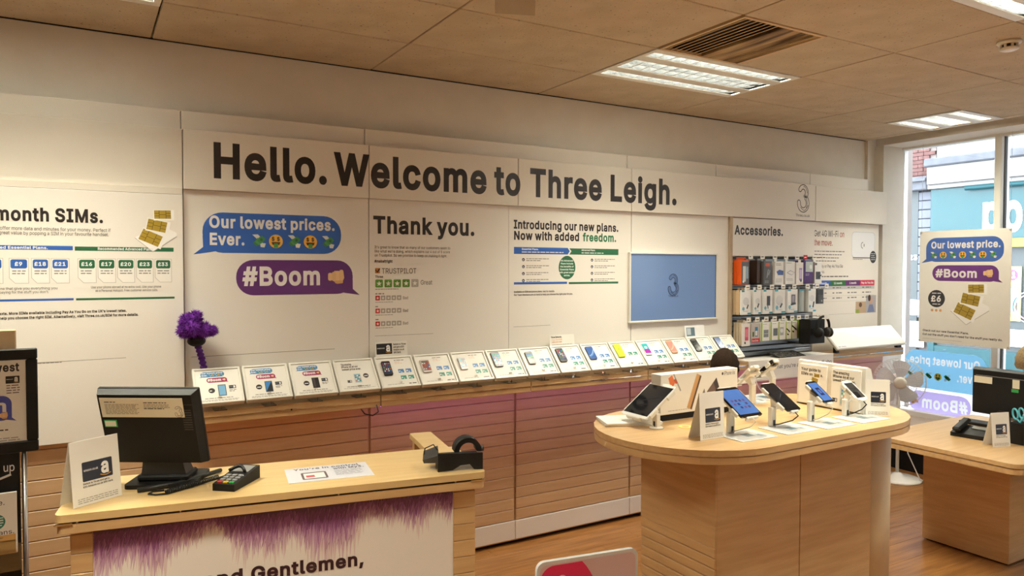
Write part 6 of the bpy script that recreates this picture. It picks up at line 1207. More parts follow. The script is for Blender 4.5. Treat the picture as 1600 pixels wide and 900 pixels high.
# --- card
def gift_card(label, loc, rot, w=.15, h=.205, tent=True, group='gift card signs', dep=.075):
    t = root('gift_card_sign', label, 'sign', loc, rot, group)
    MB().box(-w/2, w/2, 0, .0018, 0, h).build('front', 'paper', t)
    if tent:
        MB().add([(-w/2, .0018, h), (w/2, .0018, h), (w/2, dep, .0), (-w/2, dep, .0), (-w/2, .003, h), (w/2, .003, h), (w/2, dep+.0015, .0), (-w/2, dep+.0015, .0)], [(0, 1, 2, 3), (7, 6, 5, 4), (0, 3, 7, 4), (1, 5, 6, 2), (2, 6, 7, 3), (0, 4, 5, 1)]).build('back_leaf', 'paper', t)
    a = Art((0, 0, 0)); a.gift(-w*.28, w*.34, h*.36, h*.66, 1, (36, 40, 54))
    a.text('Switch to Three and get a', -w*.28, h*.315, h*.025, w*.26, INK, 2); a.text('\u00a330 Amazon.co.uk Gift Card.', -w*.28, h*.27, h*.025, w*.34, INK, 2)
    for k in range(3): a.greek(-w*.4, w*.42, h*(.1-.03*k), h*.018, (168, 162, 154), 1, k)
    a.build('print', t)
    return t
gift_card('white gift card sign standing on the left end of the service counter', (.026, 2.682, CT+.001), (math.radians(-6), 0, math.radians(31)), .16, .205)

# --- till monitor seen from behind
mo = root('till_monitor', 'black till monitor seen from behind on the service counter', 'monitor', (.181, 2.75, 1.274), (math.radians(16.5), 0, math.radians(-31.4)))
mw, mh = .342, .278
b = MB(); b.add([(-mw/2+.012, 0, -mh/2+.012), (mw/2-.012, 0, -mh/2+.012), (mw/2-.012, 0, mh/2-.008), (-mw/2+.012, 0, mh/2-.008), (-mw/2, .03, -mh/2), (mw/2, .03, -mh/2), (mw/2, .03, mh/2), (-mw/2, .03, mh/2)], [(0, 1, 2, 3), (0, 4, 5, 1), (1, 5, 6, 2), (2, 6, 7, 3), (3, 7, 4, 0), (4, 7, 6, 5)])
b.build('housing', 'black_plastic', mo)
MB().box(-mw/2-.002, mw/2+.002, .03, .045, -mh/2-.002, mh/2+.002, .003).build('bezel', 'black_plastic', mo)
MB().box(-mw/2+.02, mw/2-.02, .045, .047, -mh/2+.02, mh/2-.02).build('screen', 'dark_screen', mo)
vt = MB()
for i in range(9): vt.box(mw/2-.05, mw/2-.02, -.0008, .001, .0+i*.009, .004+i*.009)
vt.build('vent_slots', 'dark_grey', mo)
MB().box(-mw/2+.012, mw/2-.012, -.001, .003, mh/2-.045, mh/2-.043).build('seam', 'dark_grey', mo)
pn = MB().set((.005, -.003, .083), (.0, 0, 0)).box(-.155, .125, -.002, 0, -.033, .038).build('stuck_note', 'cream_paper', mo)
a = Art((.005, -.005, .083)); a.greek(-.14, -.1, .022, .004, INK, 1)
for k in range(8): a.greek(-.14, -.025-.005*(k % 3), .014-k*.005, .003, (150, 140, 120), 1, k)
a.greek(-.008, .07, .02, .004, INK, 1); a.greek(-.008, .06, -.002, .004, INK, 1)
for k in range(3): a.greek(-.008, .08, .013-k*.005, .003, (150, 140, 120), 1, k+20)
a.three(.108, -.012, .036, INK, (232, 224, 200), 1); a.build('print', pn)
s_ = MB().box(-.15, -.106, -.002, 0, .01, .038, .001).build('sticker', 'green_key', mo)
MB().box(-.147, -.11, -.0028, -.002, .014, .034).build('label', 'cream_paper', mo)
SM = (Matrix.Translation((.181, 2.75, 1.274)) @ Euler((math.radians(16.5), 0, math.radians(-31.4))).to_matrix().to_4x4()).inverted() @ Matrix.Translation((.245, 2.83, CT)) @ Matrix.Rotation(math.radians(-25), 4, 'Z')
def stand_mb(): m_ = MB(); m_.m = SM; return m_
stand_mb().prism(rrect(-.115, .115, -.1, .1, .02, 4), 0, .014, 'z').build('base_plate', 'black_plastic', mo)
stand_mb().box(-.085, .085, -.06, .05, .014, .035, .006).build('base_step', 'black_plastic', mo)
stand_mb().add([(-.075, -.045, .035), (.075, -.045, .035), (.075, .03, .035), (-.075, .03, .035), (-.065, -.055, .09), (.065, -.055, .09), (.065, .0, .09), (-.065, .0, .09)], [(3, 2, 1, 0), (4, 5, 6, 7), (0, 1, 5, 4), (1, 2, 6, 5), (2, 3, 7, 6), (3, 0, 4, 7)]).build('neck', 'dark_grey', mo)
# dark object behind the gift card sign
sp = MB().prism(rrect(-.03, .03, -.02, .02, .012, 4), 0, .075, 'z').build('black_caddy', 'black_plastic'); sp.location = (.03, 2.90, CT); tag(sp, 'small black holder just visible behind the gift card sign', 'holder')
# coiled cord
P = [(.175, 2.69, CT+.006)]
cd = root('coiled_cord', 'black coiled cord lying on the counter before the monitor', 'cord')
c = MB(); A_, B_ = Vector((.22, 2.655, CT+.009)), Vector((.40, 2.745, CT+.012)); d = (B_-A_).normalized(); u = d.cross(Vector((0, 0, 1))).normalized(); v = u.cross(d)
c.tube([A_+(B_-A_)*(i/260)+Vector((0, 0, .0))+(u*math.cos(i*.75)+v*math.sin(i*.75))*.007 for i in range(261)], .0022, 5); c.build('coil', 'cable_black', cd)
MB().tube([(.225, 2.655, CT+.004), (.19, 2.66, CT+.004), (.17, 2.68, CT+.004), (.185, 2.705, CT+.004), (.22, 2.70, CT+.004)], .0028).build('loop', 'cable_black', cd)
MB().tube([(.40, 2.745, CT+.008), (.44, 2.78, CT+.006), (.47, 2.775, CT+.008)], .0035).build('lead', 'cable_black', cd)
MB().tube([(.14, 2.72, CT+.01), (.26, 2.735, CT+.012), (.36, 2.79, CT+.012), (.42, 2.84, CT+.01)], .008).build('handset_lead', 'cable_black', cd)
# card reader
cr = root('card_reader', 'black card payment terminal with coloured keys on the counter', 'card reader', (.447, 2.665, CT), (0, 0, math.radians(-40)))
MB().add([(-.04, -.085, 0), (.04, -.085, 0), (.04, .085, 0), (-.04, .085, 0), (-.04, -.085, .024), (.04, -.085, .024), (.04, .085, .046), (-.04, .085, .046)], [(3, 2, 1, 0), (4, 5, 6, 7), (0, 1, 5, 4), (1, 2, 6, 5), (2, 3, 7, 6), (3, 0, 4, 7)]).build('body', 'black_plastic', cr)
sl_ = .022/.17
zz = lambda yy: .024+(yy+.085)*sl_
MB().add([(-.03, .02, zz(.02)+.001), (.03, .02, zz(.02)+.001), (.03, .075, zz(.075)+.001), (-.03, .075, zz(.075)+.001)], [(0, 1, 2, 3)]).build('screen', 'grey_plastic', cr)
for j in range(4):
    for i in range(3):
        x = -.022+i*.022; yk = -.07+j*.019
        m_ = ('red_key', 'yellow_key', 'green_key')[i] if j == 0 else 'grey_key'
        MB().box(x-.008, x+.008, yk-.006, yk+.006, zz(yk)-.002, zz(yk)+.004, .001).build('key', m_, cr)
MB().tube([(-.03+.06*i/8, -.0+.02*math.sin(PI*i/8), .046+.012*math.sin(PI*i/8)) for i in range(9)], .006, 6).build('privacy_arch', 'black_plastic', cr)
# leaflet
lf = MB().set((.765, 2.64, CT), (0, 0, ca+.02)).box(-.15, .15, -.094, .094, 0, .0025).build('leaflet', 'paper'); tag(lf, 'flat white leaflet reading You are in control on the counter', 'leaflet')
a = Art((.765, 2.64, CT+.0025), (math.cos(ca+.02), math.sin(ca+.02), 0), (-math.sin(ca+.02), math.cos(ca+.02), 0))
a.rect(-.15, .15, -.094, .094, (206, 206, 214), .4); a.text('You\'re in control', -.12, .06, .022, .12, (90, 88, 100), 2); a.text('with My3.', .02, .03, .022, .135, (90, 88, 100), 2)
a.poly(rrect(-.1, -.01, -.07, .02, .008, 3), (96, 84, 84), 2); a.rect(-.092, -.018, -.06, .008, (226, 220, 220), 2.6); a.rect(-.085, -.055, -.045, -.02, (190, 70, 80), 3.2)
for k in range(6): a.greek(.02, .12, .012-k*.012, .006, (150, 148, 158), 2, k)
a.build('print', lf)
# black label printer / cradle at the right end
cb = root('scanner_cradle', 'black bracket with a rounded roll at the right end of the counter', 'cradle', (1.205, 2.45, CT), (0, 0, ca-.1))
MB().prism([(-.085, 0), (-.03, .004), (.0, .02), (.035, .022), (.05, .004), (.085, 0), (.085, .062), (-.085, .068)], -.03, -.018, 'y').build('front_plate', 'black_plastic', cb)
MB().box(-.08, .08, -.018, .06, .03, .05, .004).box(-.08, -.07, -.018, .06, 0, .04).box(.07, .08, -.018, .06, 0, .04).build('shelf', 'black_plastic', cb)
MB().set((0, 0, 0), (0, 0, 0)).add([(-.135, .02, .035), (-.08, -.02, .06), (-.07, .07, .075), (-.12, .1, .05), (-.13, .025, .022), (-.08, -.015, .03), (-.07, .07, .045), (-.115, .1, .035)], [(0, 1, 2, 3), (7, 6, 5, 4), (0, 4, 5, 1), (1, 5, 6, 2), (2, 6, 7, 3), (3, 7, 4, 0)]).build('side_flap', 'dark_grey', cb)
rl = MB().set((.035, .03, .062), (0, 0, 0))
pts = [(.052*math.cos(math.radians(q)), .052*math.sin(math.radians(q))) for q in range(0, 181, 15)]+[(.034*math.cos(math.radians(q)), .034*math.sin(math.radians(q))) for q in range(180, -1, -15)]
rl.prism(pts, -.03, .03, 'y', True); rl.build('roll', 'black_plastic', cb)
MB().set((.088, .03, .065), (0, PI/2, 0)).lathe([(.012, -.008), (.012, .012)], 14).build('knob', 'dark_grey', cb)
MB().tube([(-.075, .03, .065), (-.09, .05, .085), (-.12, .06, .07), (-.125, .065, .04)], .0025).build('cable', 'cable_black', cb)

# ================================================================== PRODUCT TABLE
pt = root('product_table', 'maple product table with rounded ends holding phone and tablet stands', 'table', (0, 0, 0))
def stadium(R, n=18, x0=2.49, x1=3.37, yc=2.55):
    return [(x0+R*math.cos(PI/2+PI*i/n), yc+R*math.sin(PI/2+PI*i/n)) for i in range(n+1)]+[(x1+R*math.cos(-PI/2+PI*i/n), yc+R*math.sin(-PI/2+PI*i/n)) for i in range(n+1)]
MB().prism(stadium(.465), CT-.026, CT, 'z').build('top_slab', 'maple', pt)
MB().prism(stadium(.46), CT-.031, CT-.026, 'z').build('shadow_line', 'slat_wood', pt)
MB().prism(stadium(.463), CT-.06, CT-.031, 'z').build('lower_slab', 'maple_side', pt)
MB().prism([(2.30+.2*math.cos(q*PI/8+PI/2), 2.55+.2*math.sin(q*PI/8+PI/2)) for q in range(9)], CT-.078, CT-.06, 'z').build('bracket', 'maple', pt)
MB().box(2.40, 3.52, 2.31, 2.79, 0, CT-.06).build('carcass', 'maple_side', pt)
for x0, x1 in ((2.402, 2.958), (2.962, 3.515)): MB().box(x0, x1, 2.30, 2.312, .0, CT-.06, .0015).build('front_panel', 'maple_side', pt)
MB().box(2.392, 2.402, 2.30, 2.80, .58, CT-.06, .001).build('side_panel', 'maple_side', pt)
z = 0; me = None
while z < .575:
    o = MB().box(2.392, 2.402, 2.30, 2.80, z+.0018, min(z+.0475, .58), .0045).build('side_slat', 'maple_side', pt); z += .0483
endp = rrect(3.522, 3.725, 2.31, 2.79, .03, 4, (0, 1, 1, 0))
MB().prism(endp, 0, CT-.06, 'z', True).build('end_post', 'post_cream', pt)

def device_stand(label, dlabel, loc, rotz, w, yb, zb, yt, zt, ox, scr, body, plate=True, cable='white', tablet=False, group='security stands on the product table'):
    t = root('device_stand', label, 'stand', loc, (0, 0, rotz), group)
    L = math.hypot(yt-yb, zt-zb); ang = math.atan2(zt-zb, yt-yb)     # slope from horizontal
    mid = Vector((ox, (yb+yt)/2, (zb+zt)/2)); nrm = Vector((0, -math.sin(ang), math.cos(ang)))
    if plate:
        pl = MB().box(ox-.125, ox+.1, -.155, .015, 0, .004, .001).build('base_plate', 'smoke_plate', t)
        a = Art((ox-.012, -.07, .004), (1, 0, 0), (0, 1, 0)); rr = random.Random(int(ox*999+w*777))
        for k in range(5): a.greek(-.05, .09, .05-k*.026, .006, (190, 196, 198), 1, k)
        a.rect(-.02, .03, -.03, .02, (130, 160, 176), 1); a.rect(.04, .07, -.05, -.01, (176, 190, 196), 1); a.build('print', pl, 'ink_gloss')
    else: MB().lathe([(.032, 0), (.032, .006), (.02, .01)], 22).build('base_plate', 'white_plastic', t)
    m2 = mid-nrm*.012
    po_ = MB(); tz = m2.z-.03; po_.box(-.017, .017, -.012, .012, .004, tz, .003); po_.build('post', 'white_plastic', t)
    arm = MB(); arm.prism([(-.014, tz-.012), (.014, tz-.012), (m2.y+.02, m2.z+.008), (m2.y-.02, m2.z-.012)], -.014, .014, 'x')
    arm.v = [(p[0]+(ox*.5), p[1], p[2]) for p in arm.v]; arm.build('arm', 'white_plastic', t)
    head = MB().set(tuple(m2), (ang-PI/2, 0, 0)); head.box(-w*.38, w*.38, -.001, .012, -L*.3, L*.3, .003); head.build('head_plate', 'white_plastic', t)
    for sx in (-1, 1):
        for q in (-.28, .28):
            MB().set(tuple(mid), (ang-PI/2, 0, 0)).box(sx*(w/2-.004), sx*(w/2+.008), -.006, .014, (q-.12)*L, (q+.12)*L, .003).build('clamp', 'white_plastic', t)
    for q in (-1, 1): MB().set(tuple(mid), (ang-PI/2, 0, 0)).box(-w*.28, w*.28, -.007, .014, q*(L/2-.003), q*(L/2+.008), .003).build('clamp', 'white_plastic', t)
    bt = mid+Vector((0, math.cos(ang), math.sin(ang)))*(-L/2-.008)
    if cable: MB().tube([bt, bt+Vector((.012, -.008, -.016)), Vector((ox+.02, (bt.y)*.7, bt.z*.45)), Vector((ox*.6, -.02, .014)), Vector((.0, -.012, .012))], .0022 if cable == 'white' else .003).build('cable', 'cable_'+cable, t)
    MB().box(-.006, .006, -.0135, -.012, .008, .035).build('cable_slot', 'dark_grey', t)
    # device
    M = Matrix.Translation(loc) @ Matrix.Rotation(rotz, 4, 'Z') @ Matrix.Translation(mid) @ Matrix.Rotation(ang-PI/2, 4, 'X')
    d = root('tablet_device' if tablet else 'mobile_phone', dlabel, 'tablet' if tablet else 'phone', M.translation, M.to_euler(), 'devices on the product table')
    MB().prism(rrect(-w/2, w/2, -L/2, L/2, .009, 4), -.0075, 0, 'y').build('body', body, d)
    bzl = .012 if not tablet else .016
    MB().box(-w/2+.005, w/2-.005, -.0082, -.0075, -L/2+bzl, L/2-bzl).build('screen', scr, d)
    a = Art((0, -.0083, 0)); 
    if scr == 'blue_screen' and tablet:
        rr = random.Random(3)
        for i in range(4):
            for j in range(3): a.rect(-.045+i*.024, -.031+i*.024, .0-j*.022, .013-j*.022, rr.choice([(36, 52, 110), (90, 70, 120), (60, 120, 170), (70, 60, 90)]), 1)
    elif scr == 'blue_screen': a.rect(-.014, .014, -.025, .025, (26, 36, 80), 1); a.rect(-.008, .008, -.012, .012, (70, 90, 150), 2)
    else: a.stroke([(-w*.3, -L*.1), (0, L*.02), (w*.3, L*.12)], .006, (34, 40, 50), 1); a.stroke([(-w*.2, -L*.2), (w*.1, -L*.12)], .008, (28, 32, 40), 1)
    a.build('screen_image', d, 'ink_gloss')
    return t
device_stand('white stand on a clear plate holding the blue screen tablet', 'small black tablet with a blue icon screen on the front stand', (2.537, 2.352, CT), 0, .137, -.092, .087, .068, .19, .035, 'blue_screen', 'black_gloss', tablet=True)
device_stand('white stand with a thick black cable, second from the near left', 'black large phone with a dark screen on the second front stand', (2.811, 2.348, CT), 0, .094, -.088, .086, .074, .187, .045, 'dark_screen', 'black_gloss', cable='black')
device_stand('white stand in front of the SIM guide leaflets', 'phone with a blue lit screen before the SIM guide', (3.07, 2.331, CT), 0, .073, -.071, .1, .043, .185, .042, 'blue_screen', 'black_gloss')
device_stand('white stand with black cable nearest the right gift card sign', 'phone with a grey screen nearest the right gift card sign', (3.337, 2.328, CT), 0, .076, -.068, .09, .03, .167, .037, 'dark_screen', 'white_gloss', cable='black')
device_stand('white round based stand holding the large white tablet', 'large white framed tablet at the left end of the table', (2.312, 2.60, CT), -PI/2, .18, -.062, .044, .13, .18, -.09, 'dark_screen', 'white_gloss', plate=False, tablet=True)
device_stand('white stand facing away behind the large phone box', 'phone facing away behind the large phone box', (3.19, 2.80, CT), PI, .072, -.1, .1, .02, .21, 0, 'dark_screen', 'white_gloss')
device_stand('white stand facing away left of the SIM guide leaflets', 'phone facing away left of the SIM guide leaflets', (3.40, 2.84, CT), PI, .072, -.1, .12, .02, .225, 0, 'dark_screen', 'black_gloss')
# white booklets under the left tablet
for k in range(2):
    bk = MB().set((2.29, 2.775, CT+.008*k), (0, 0, -.42+.06*k)).box(-.14, .14, -.095, .095, 0, .008, .001).build('booklet', 'paper'); tag(bk, 'white booklet under the left tablet, %s of the pile' % ('bottom' if k == 0 else 'top'), 'booklet', 'booklets under the tablet')
    if k == 1:
        a = Art((2.29, 2.775, CT+.016), (math.cos(-.36), math.sin(-.36), 0), (-math.sin(-.36), math.cos(-.36), 0))
        for j in range(5): a.greek(-.12, .1, .07-j*.03, .006, (206, 200, 190), 1, j)
        a.build('print', bk)
rg = MB().set((2.455, 2.555, CT)).prism(ell(0, 0, .034, None, 24), 0, .002, 'z').build('sticky_disc', 'gold_gel'); tag(rg, 'yellow translucent disc lying on the table', 'disc')
MB().set((2.455, 2.555, CT+.002)).prism(ell(0, 0, .018, None, 20), 0, .0006, 'z').build('centre', 'maple', rg)
# big phone display block
dbx = root('phone_display_block', 'large white phone display block with printed slim phones on the table', 'display', (2.427, 2.70, CT), (0, 0, .0))
MB().box(0, .535, 0, .07, .03, .23, .002).build('block', 'paper', dbx)
MB().box(.01, .535, .004, .07, 0, .03).build('plinth', 'black_plastic', dbx)
a = Art((0, 0, 0), step=.0003)
def slab(x, z, w, h, an, col, col2, lay):
    a.quad_rot(x, z, w, h, an, col, lay); a.quad_rot(x+math.cos(an)*w*.32, z+math.sin(an)*w*.32, w*.3, h*.98, an, col2, lay+.5)
a.poly([(.05, .21), (.075, .225), (.095, .185), (.08, .165), (.06, .18)], (226, 120, 70), 1); a.poly([(.085, .2), (.1, .178), (.112, .185), (.1, .208)], (206, 90, 60), 1.4)
slab(.108, .185, .008, .1, .5, (186, 186, 188), (120, 120, 124), 1)
slab(.225, .13, .036, .18, -.38, (206, 158, 104), (90, 70, 56), 1)
a.poly([(.31, .12), (.38, .19), (.4, .14), (.37, .12)], (112, 88, 80), 1); a.poly([(.36, .165), (.38, .19), (.4, .14), (.375, .13)], (60, 50, 50), 1.5)
a.poly([(.29, .075), (.27, .1), (.295, .14), (.31, .09)], (120, 112, 106), 1)
a.text('iPhone 6s', .435, .198, .02, .515, (90, 84, 82), 1, 0); a.poly(ell(.424, .207, .006, .008), (50, 46, 46), 1)
a.greek(.05, .2, .045, .005, (190, 180, 168), 1)
a.build('print', dbx)
# brochure holder facing the left end
bh = root('brochure_holder', 'white leaflet holder with two guides standing at the right of the table', 'leaflet holder', (3.44, 2.50, CT), (0, 0, -PI/2))
MB().prism([(0, 0), (.10, 0), (.12, .02), (.055, .235), (.03, .245), (.012, .24)], -.205, .205, 'x').build('holder', 'white_plastic', bh)
MB().box(-.203, .203, -.002, .1, -.001, .006).build('foot_strip', 'dark_grey', bh)
sl2 = math.atan2(.028, .235)
for k, cx in enumerate((-.1, .1)):
    tt = MB().set((cx, -.002, .01), (-sl2*.4, 0, 0)); tt.box(-.085, .085, -.008, .004, .0, .215, .002); lv = tt.build('leaflet_stack', 'paper', bh)
    a = Art(); M = Matrix.Translation((cx, -.002, .01)) @ Matrix.Rotation(-sl2*.4, 4, 'X'); a.o = M @ Vector((0, -.008, 0)); a.w = (M.to_3x3() @ Vector((0, 0, 1))); a.n = M.to_3x3() @ Vector((0, -1, 0))
    if k == 0:
        a.text('Your guide to', -.075, .18, .0145, .05, INK, 2); a.text('SIMs on Three.', -.075, .155, .0145, .065, INK, 2); a.sims(-.03, .075, .085, 1)
    else:
        for j, t_ in enumerate(('The amazing', 'iPhone 6s at our', 'lowest price ever.')): a.text(t_, -.075, .185-j*.02, .0135, (.02, .05, .06)[j], INK, 2)
        a.rect(-.03, .03, .02, .125, (206, 204, 206), 1); a.rect(-.025, .025, .03, .115, (150, 190, 200), 1.6)
        for i in range(4):
            for j in range(4): a.rect(-.021+i*.0115, -.013+i*.0115, .05+j*.015, .06+j*.015, ((226, 140, 60), (240, 240, 240), (70, 140, 100), (90, 120, 190))[(i*3+j) % 4], 2)
        a.gift(-.075, -.045, .035, .055, 1)
    a.build('print', lv)
gift_card('white gift card sign on the table near the blue screen tablet', (2.383, 2.31, CT+.001), (math.radians(-3), 0, .0), .148, .207)
gift_card('white gift card sign at the right end of the table by the leaflet holder', (3.487, 2.25, CT+.001), (math.radians(-4), 0, -.75), .115, .185, dep=.025)

# ================================================================== DESK BY THE WINDOW
DZ = .75
dk = root('maple_desk', 'low maple desk by the shop window with a monitor on it', 'desk', (0, 0, 0))
MB().prism(rrect(4.375, 5.62, 2.0, 2.89, .06, 6), DZ-.024, DZ, 'z').build('top_slab', 'maple', dk)
MB().prism(rrect(4.383, 5.612, 2.008, 2.882, .055, 6), DZ-.03, DZ-.024, 'z').build('shadow_line', 'slat_wood', dk)
MB().prism(rrect(4.378, 5.617, 2.003, 2.887, .06, 6), DZ-.06, DZ-.03, 'z').build('lower_slab', 'maple', dk)
MB().box(4.845, 5.45, 2.262, 2.795, .012, DZ-.06, .002).build('pedestal', 'maple_side', dk)
MB().box(4.87, 5.43, 2.28, 2.78, 0, .012).build('plinth', 'black_plastic', dk)
MB().box(5.0, 5.45, 2.79, 2.83, .55, DZ-.06).build('rail', 'white_plastic', dk)
mo = root('desk_monitor', 'black monitor seen from behind on the low desk', 'monitor', (5.06, 2.41, DZ), (0, 0, -PI/2))
MB().add([(-.19, 0, .13), (.19, 0, .13), (.19, 0, .41), (-.19, 0, .41), (-.195, .03, .12), (.195, .03, .12), (.195, .03, .425), (-.195, .03, .425)], [(0, 1, 2, 3), (0, 4, 5, 1), (1, 5, 6, 2), (2, 6, 7, 3), (3, 7, 4, 0), (4, 7, 6, 5)]).build('housing', 'black_plastic', mo)
MB().box(-.195, .195, .03, .045, .12, .425, .003).build('bezel', 'black_plastic', mo)
MB().box(-.18, .18, .045, .047, .135, .41).build('screen', 'dark_screen', mo)
MB().box(-.17, .17, -.003, 0, .372, .376).build('seam', 'grey_plastic', mo)
for q, m_ in (((-.18, -.07, .325, .368), 'cream_paper'), ((.05, .09, .315, .37), 'cream_paper'), ((.045, .085, .29, .31), 'green_key')):
    MB().box(q[0], q[1], -.002, -.0004, q[2], q[3]).build('sticker', m_, mo)
MB().box(-.03, .03, -.02, .04, .01, .16, .006).build('neck', 'black_plastic', mo)
MB().prism(rrect(-.12, .12, -.11, .12, .03, 4), 0, .014, 'z').build('base', 'black_plastic', mo)
kb = root('desk_telephone', 'black telephone and keypad on the low desk beside the monitor', 'telephone', (4.87, 2.49, DZ), (0, 0, -1.45))
MB().add([(-.11, -.07, 0), (.11, -.07, 0), (.11, .07, 0), (-.11, .07, 0), (-.11, -.07, .025), (.11, -.07, .025), (.11, .07, .06), (-.11, .07, .06)], [(3, 2, 1, 0), (4, 5, 6, 7), (0, 1, 5, 4), (1, 2, 6, 5), (2, 3, 7, 6), (3, 0, 4, 7)]).build('body', 'black_plastic', kb)
MB().set((-.07, 0, .055), (.25, 0, 0)).box(-.025, .025, -.09, .09, 0, .03, .01).build('handset', 'black_plastic', kb)
MB().set((.03, .035, .054), (.25, 0, 0)).box(-.05, .05, -.02, .02, 0, .003).build('display', 'grey_plastic', kb)
bk = MB().set((5.30, 2.62, DZ), (0, 0, -1.5)).box(-.16, .16, -.06, .06, 0, .02, .004).build('keyboard', 'black_plastic'); tag(bk, 'black keyboard lying behind the telephone on the low desk', 'keyboard')
gift_card('white gift card sign standing on the low desk by the pen pot', (4.745, 2.265, DZ+.001), (math.radians(-5), 0, -.3), .13, .205)
pp = root('pen_pot', 'black pen pot on the low desk holding scissors', 'pen pot', (4.93, 2.255, DZ))
MB().prism(rrect(-.04, .04, -.04, .04, .01, 3), 0, .13, 'z').build('pot', 'black_plastic', pp)
sci = root('scissors', 'teal handled scissors standing in the pen pot', 'scissors', (4.925, 2.25, DZ+.13), (0, .25, 1.2))
for sx in (-1, 1):
    MB().tube([(sx*.024+.019*math.cos(2*PI*i/16), 0, .055+.032*math.sin(2*PI*i/16)) for i in range(16)], .0055, 6, closed=True).build('handle', 'scissor_blue', sci)
    MB().tube([(sx*.02, 0, .025), (0, 0, 0), (-sx*.006, 0, -.03)], .005, 6).build('blade', 'scissor_blue', sci)
s2 = root('scissors', 'second teal scissors leaning at the back of the pen pot', 'scissors', (4.95, 2.225, DZ+.14), (.1, .55, .9))
for sx in (-1, 1):
    MB().tube([(sx*.022+.018*math.cos(2*PI*i/16), 0, .03+.022*math.sin(2*PI*i/16)) for i in range(16)], .005, 6, closed=True).build('handle', 'scissor_blue', s2)
    MB().tube([(sx*.015, 0, .008), (0, 0, -.01), (0, 0, -.03)], .0045, 6).build('blade', 'scissor_blue', s2)

# ================================================================== FAN
fx, fy, fz = 6.03, 3.70, .845
fan = root('pedestal_fan', 'white pedestal fan with a wire cage in front of the window', 'fan', (fx, fy, 0), (0, 0, math.radians(-52)))
MB().lathe([(.19, 0), (.19, .012), (.16, .022), (.05, .035), (.03, .06)], 32).build('base', 'white_plastic', fan)
MB().tube([(0, .03, .03), (0, .03, fz-.05)], .014, 12).build('pole', 'white_plastic', fan)
MB().set((0, .03, .45), (0, 0, 0)).lathe([(.022, -.03), (.022, .03)], 14).build('height_collar', 'white_plastic', fan)
MB().set((0, .09, fz), (PI/2, 0, 0)).lathe([(.03, -.09), (.055, -.06), (.06, .02), (.045, .06)], 20).build('motor', 'white_plastic', fan)
cg = MB()
for q in range(48):
    a_ = 2*PI*q/48; cx, sx = math.cos(a_), math.sin(a_)
    cg.tube([(.05*cx, -.075, fz+.05*sx), (.13*cx, -.07, fz+.13*sx), (.19*cx, -.045, fz+.19*sx), (.206*cx, -.01, fz+.206*sx), (.19*cx, .03, fz+.19*sx), (.07*cx, .05, fz+.07*sx)], .0011, 4)
for R_, yy in ((.207, -.01), (.2, -.03), (.13, -.071)): cg.tube([(R_*math.cos(2*PI*i/40), yy, fz+R_*math.sin(2*PI*i/40)) for i in range(40)], .002, 5, closed=True)
cg.build('cage', 'white_plastic', fan)
MB().set((0, -.078, fz), (PI/2, 0, 0)).lathe([(.052, -.006), (.05, .006), (.03, .012)], 24).build('badge', 'white_plastic', fan)
for q in range(5):
    a_ = 2*PI*q/5+.3; bl = MB().set((0, -.02, fz), (0, -a_, 0))
    P = [(.03, -.02), (.08, -.06), (.14, -.085), (.175, -.055), (.188, .0), (.18, .045), (.15, .06), (.09, .035), (.03, .018)]
    vs = [(p[0], -.25*p[1], p[1]) for p in P]; vs2 = [(v_[0], v_[1]+.002, v_[2]) for v_ in vs]; k = len(P)
    bl.add(vs+vs2, [tuple(range(k))[::-1], tuple(range(k, 2*k))]+[(i, (i+1) % k, k+(i+1) % k, k+i) for i in range(k)]); bl.build('blade', 'blade_white', fan)
cb_ = MB().tube([(fx, fy-.05, .5), (fx-.02, fy-.10, .25), (fx+.06, fy-.16, .03), (fx+.12, fy-.25, .006), (fx+.2, fy-.4, .006)], .005, 6).build('fan_cable', 'cable_white'); tag(cb_, 'white power cable of the fan trailing over the floor', 'cable')
bb = root('black_storage_box', 'black storage box on the floor behind the fan', 'box', (5.75, 4.0, 0))
MB().box(-.2, .2, -.06, .07, 0, .5, .01).build('box', 'black_plastic', bb); MB().box(-.205, .205, -.065, .075, .5, .52, .005).build('lid', 'black_plastic', bb)

# ================================================================== WINDOW POSTER AND DECALS
wp = root('window_poster', 'white hanging poster with speech bubbles and SIM cards in the window', 'poster', (6.6, 3.49, 1.655), (0, 0, -PI/2))
MB().box(-.383, .383, 0, .006, -.503, .503).build('sheet', 'paper', wp)
for sx in (-1, 1):
    MB().tube([(sx*.37, .003, .5), (sx*.37, .003, 1.3)], .0012, 4).build('wire', 'steel', wp)
    for z_ in (-.49, .49): MB().set((sx*.372, -.003, z_), (PI/2, 0, 0)).lathe([(.007, -.004), (.007, .004)], 10).build('fixing', 'steel', wp)
a = Art((0, 0, 0), step=.0004)
a.bubble(-.325, .325, .225, .44, .09, (62, 98, 172), 'l', 1)
a.text('Our lowest price.', -.28, .348, .056, .305, (232, 228, 226), 3)
for k in range(7): (a.cash if k % 2 == 0 else a.face)(-.255+k*.083, .285, .03)
a.bubble(-.265, .29, .055, .195, .068, (104, 50, 124), 'r', 1); a.text('#Boom', -.235, .09, .068, .125, (232, 228, 226), 3); a.fist(.205, .125, .04)
a.poly(ell(-.225, -.105, .075, .078), (50, 48, 52), 1); a.text('\u00a36', -.225, -.13, .05, None, (236, 232, 230), 2, 1, 'c'); a.greek(-.265, -.185, -.06, .01, (226, 222, 220), 2); a.greek(-.26, -.19, -.158, .01, (226, 222, 220), 2)
for k in range(3): a.poly(ell(-.262+k*.037, -.21, .012), (216, 160, 110), 1)
a.sims(-.1, -.32, .32, 1)
a.text('Check out our new Essential Plans.', -.345, -.405, .017, .06, (60, 56, 54), 1); a.text('Cut out the stuff you don\'t need for the stuff you really do.', -.345, -.44, .017, .33, (60, 56, 54), 1)
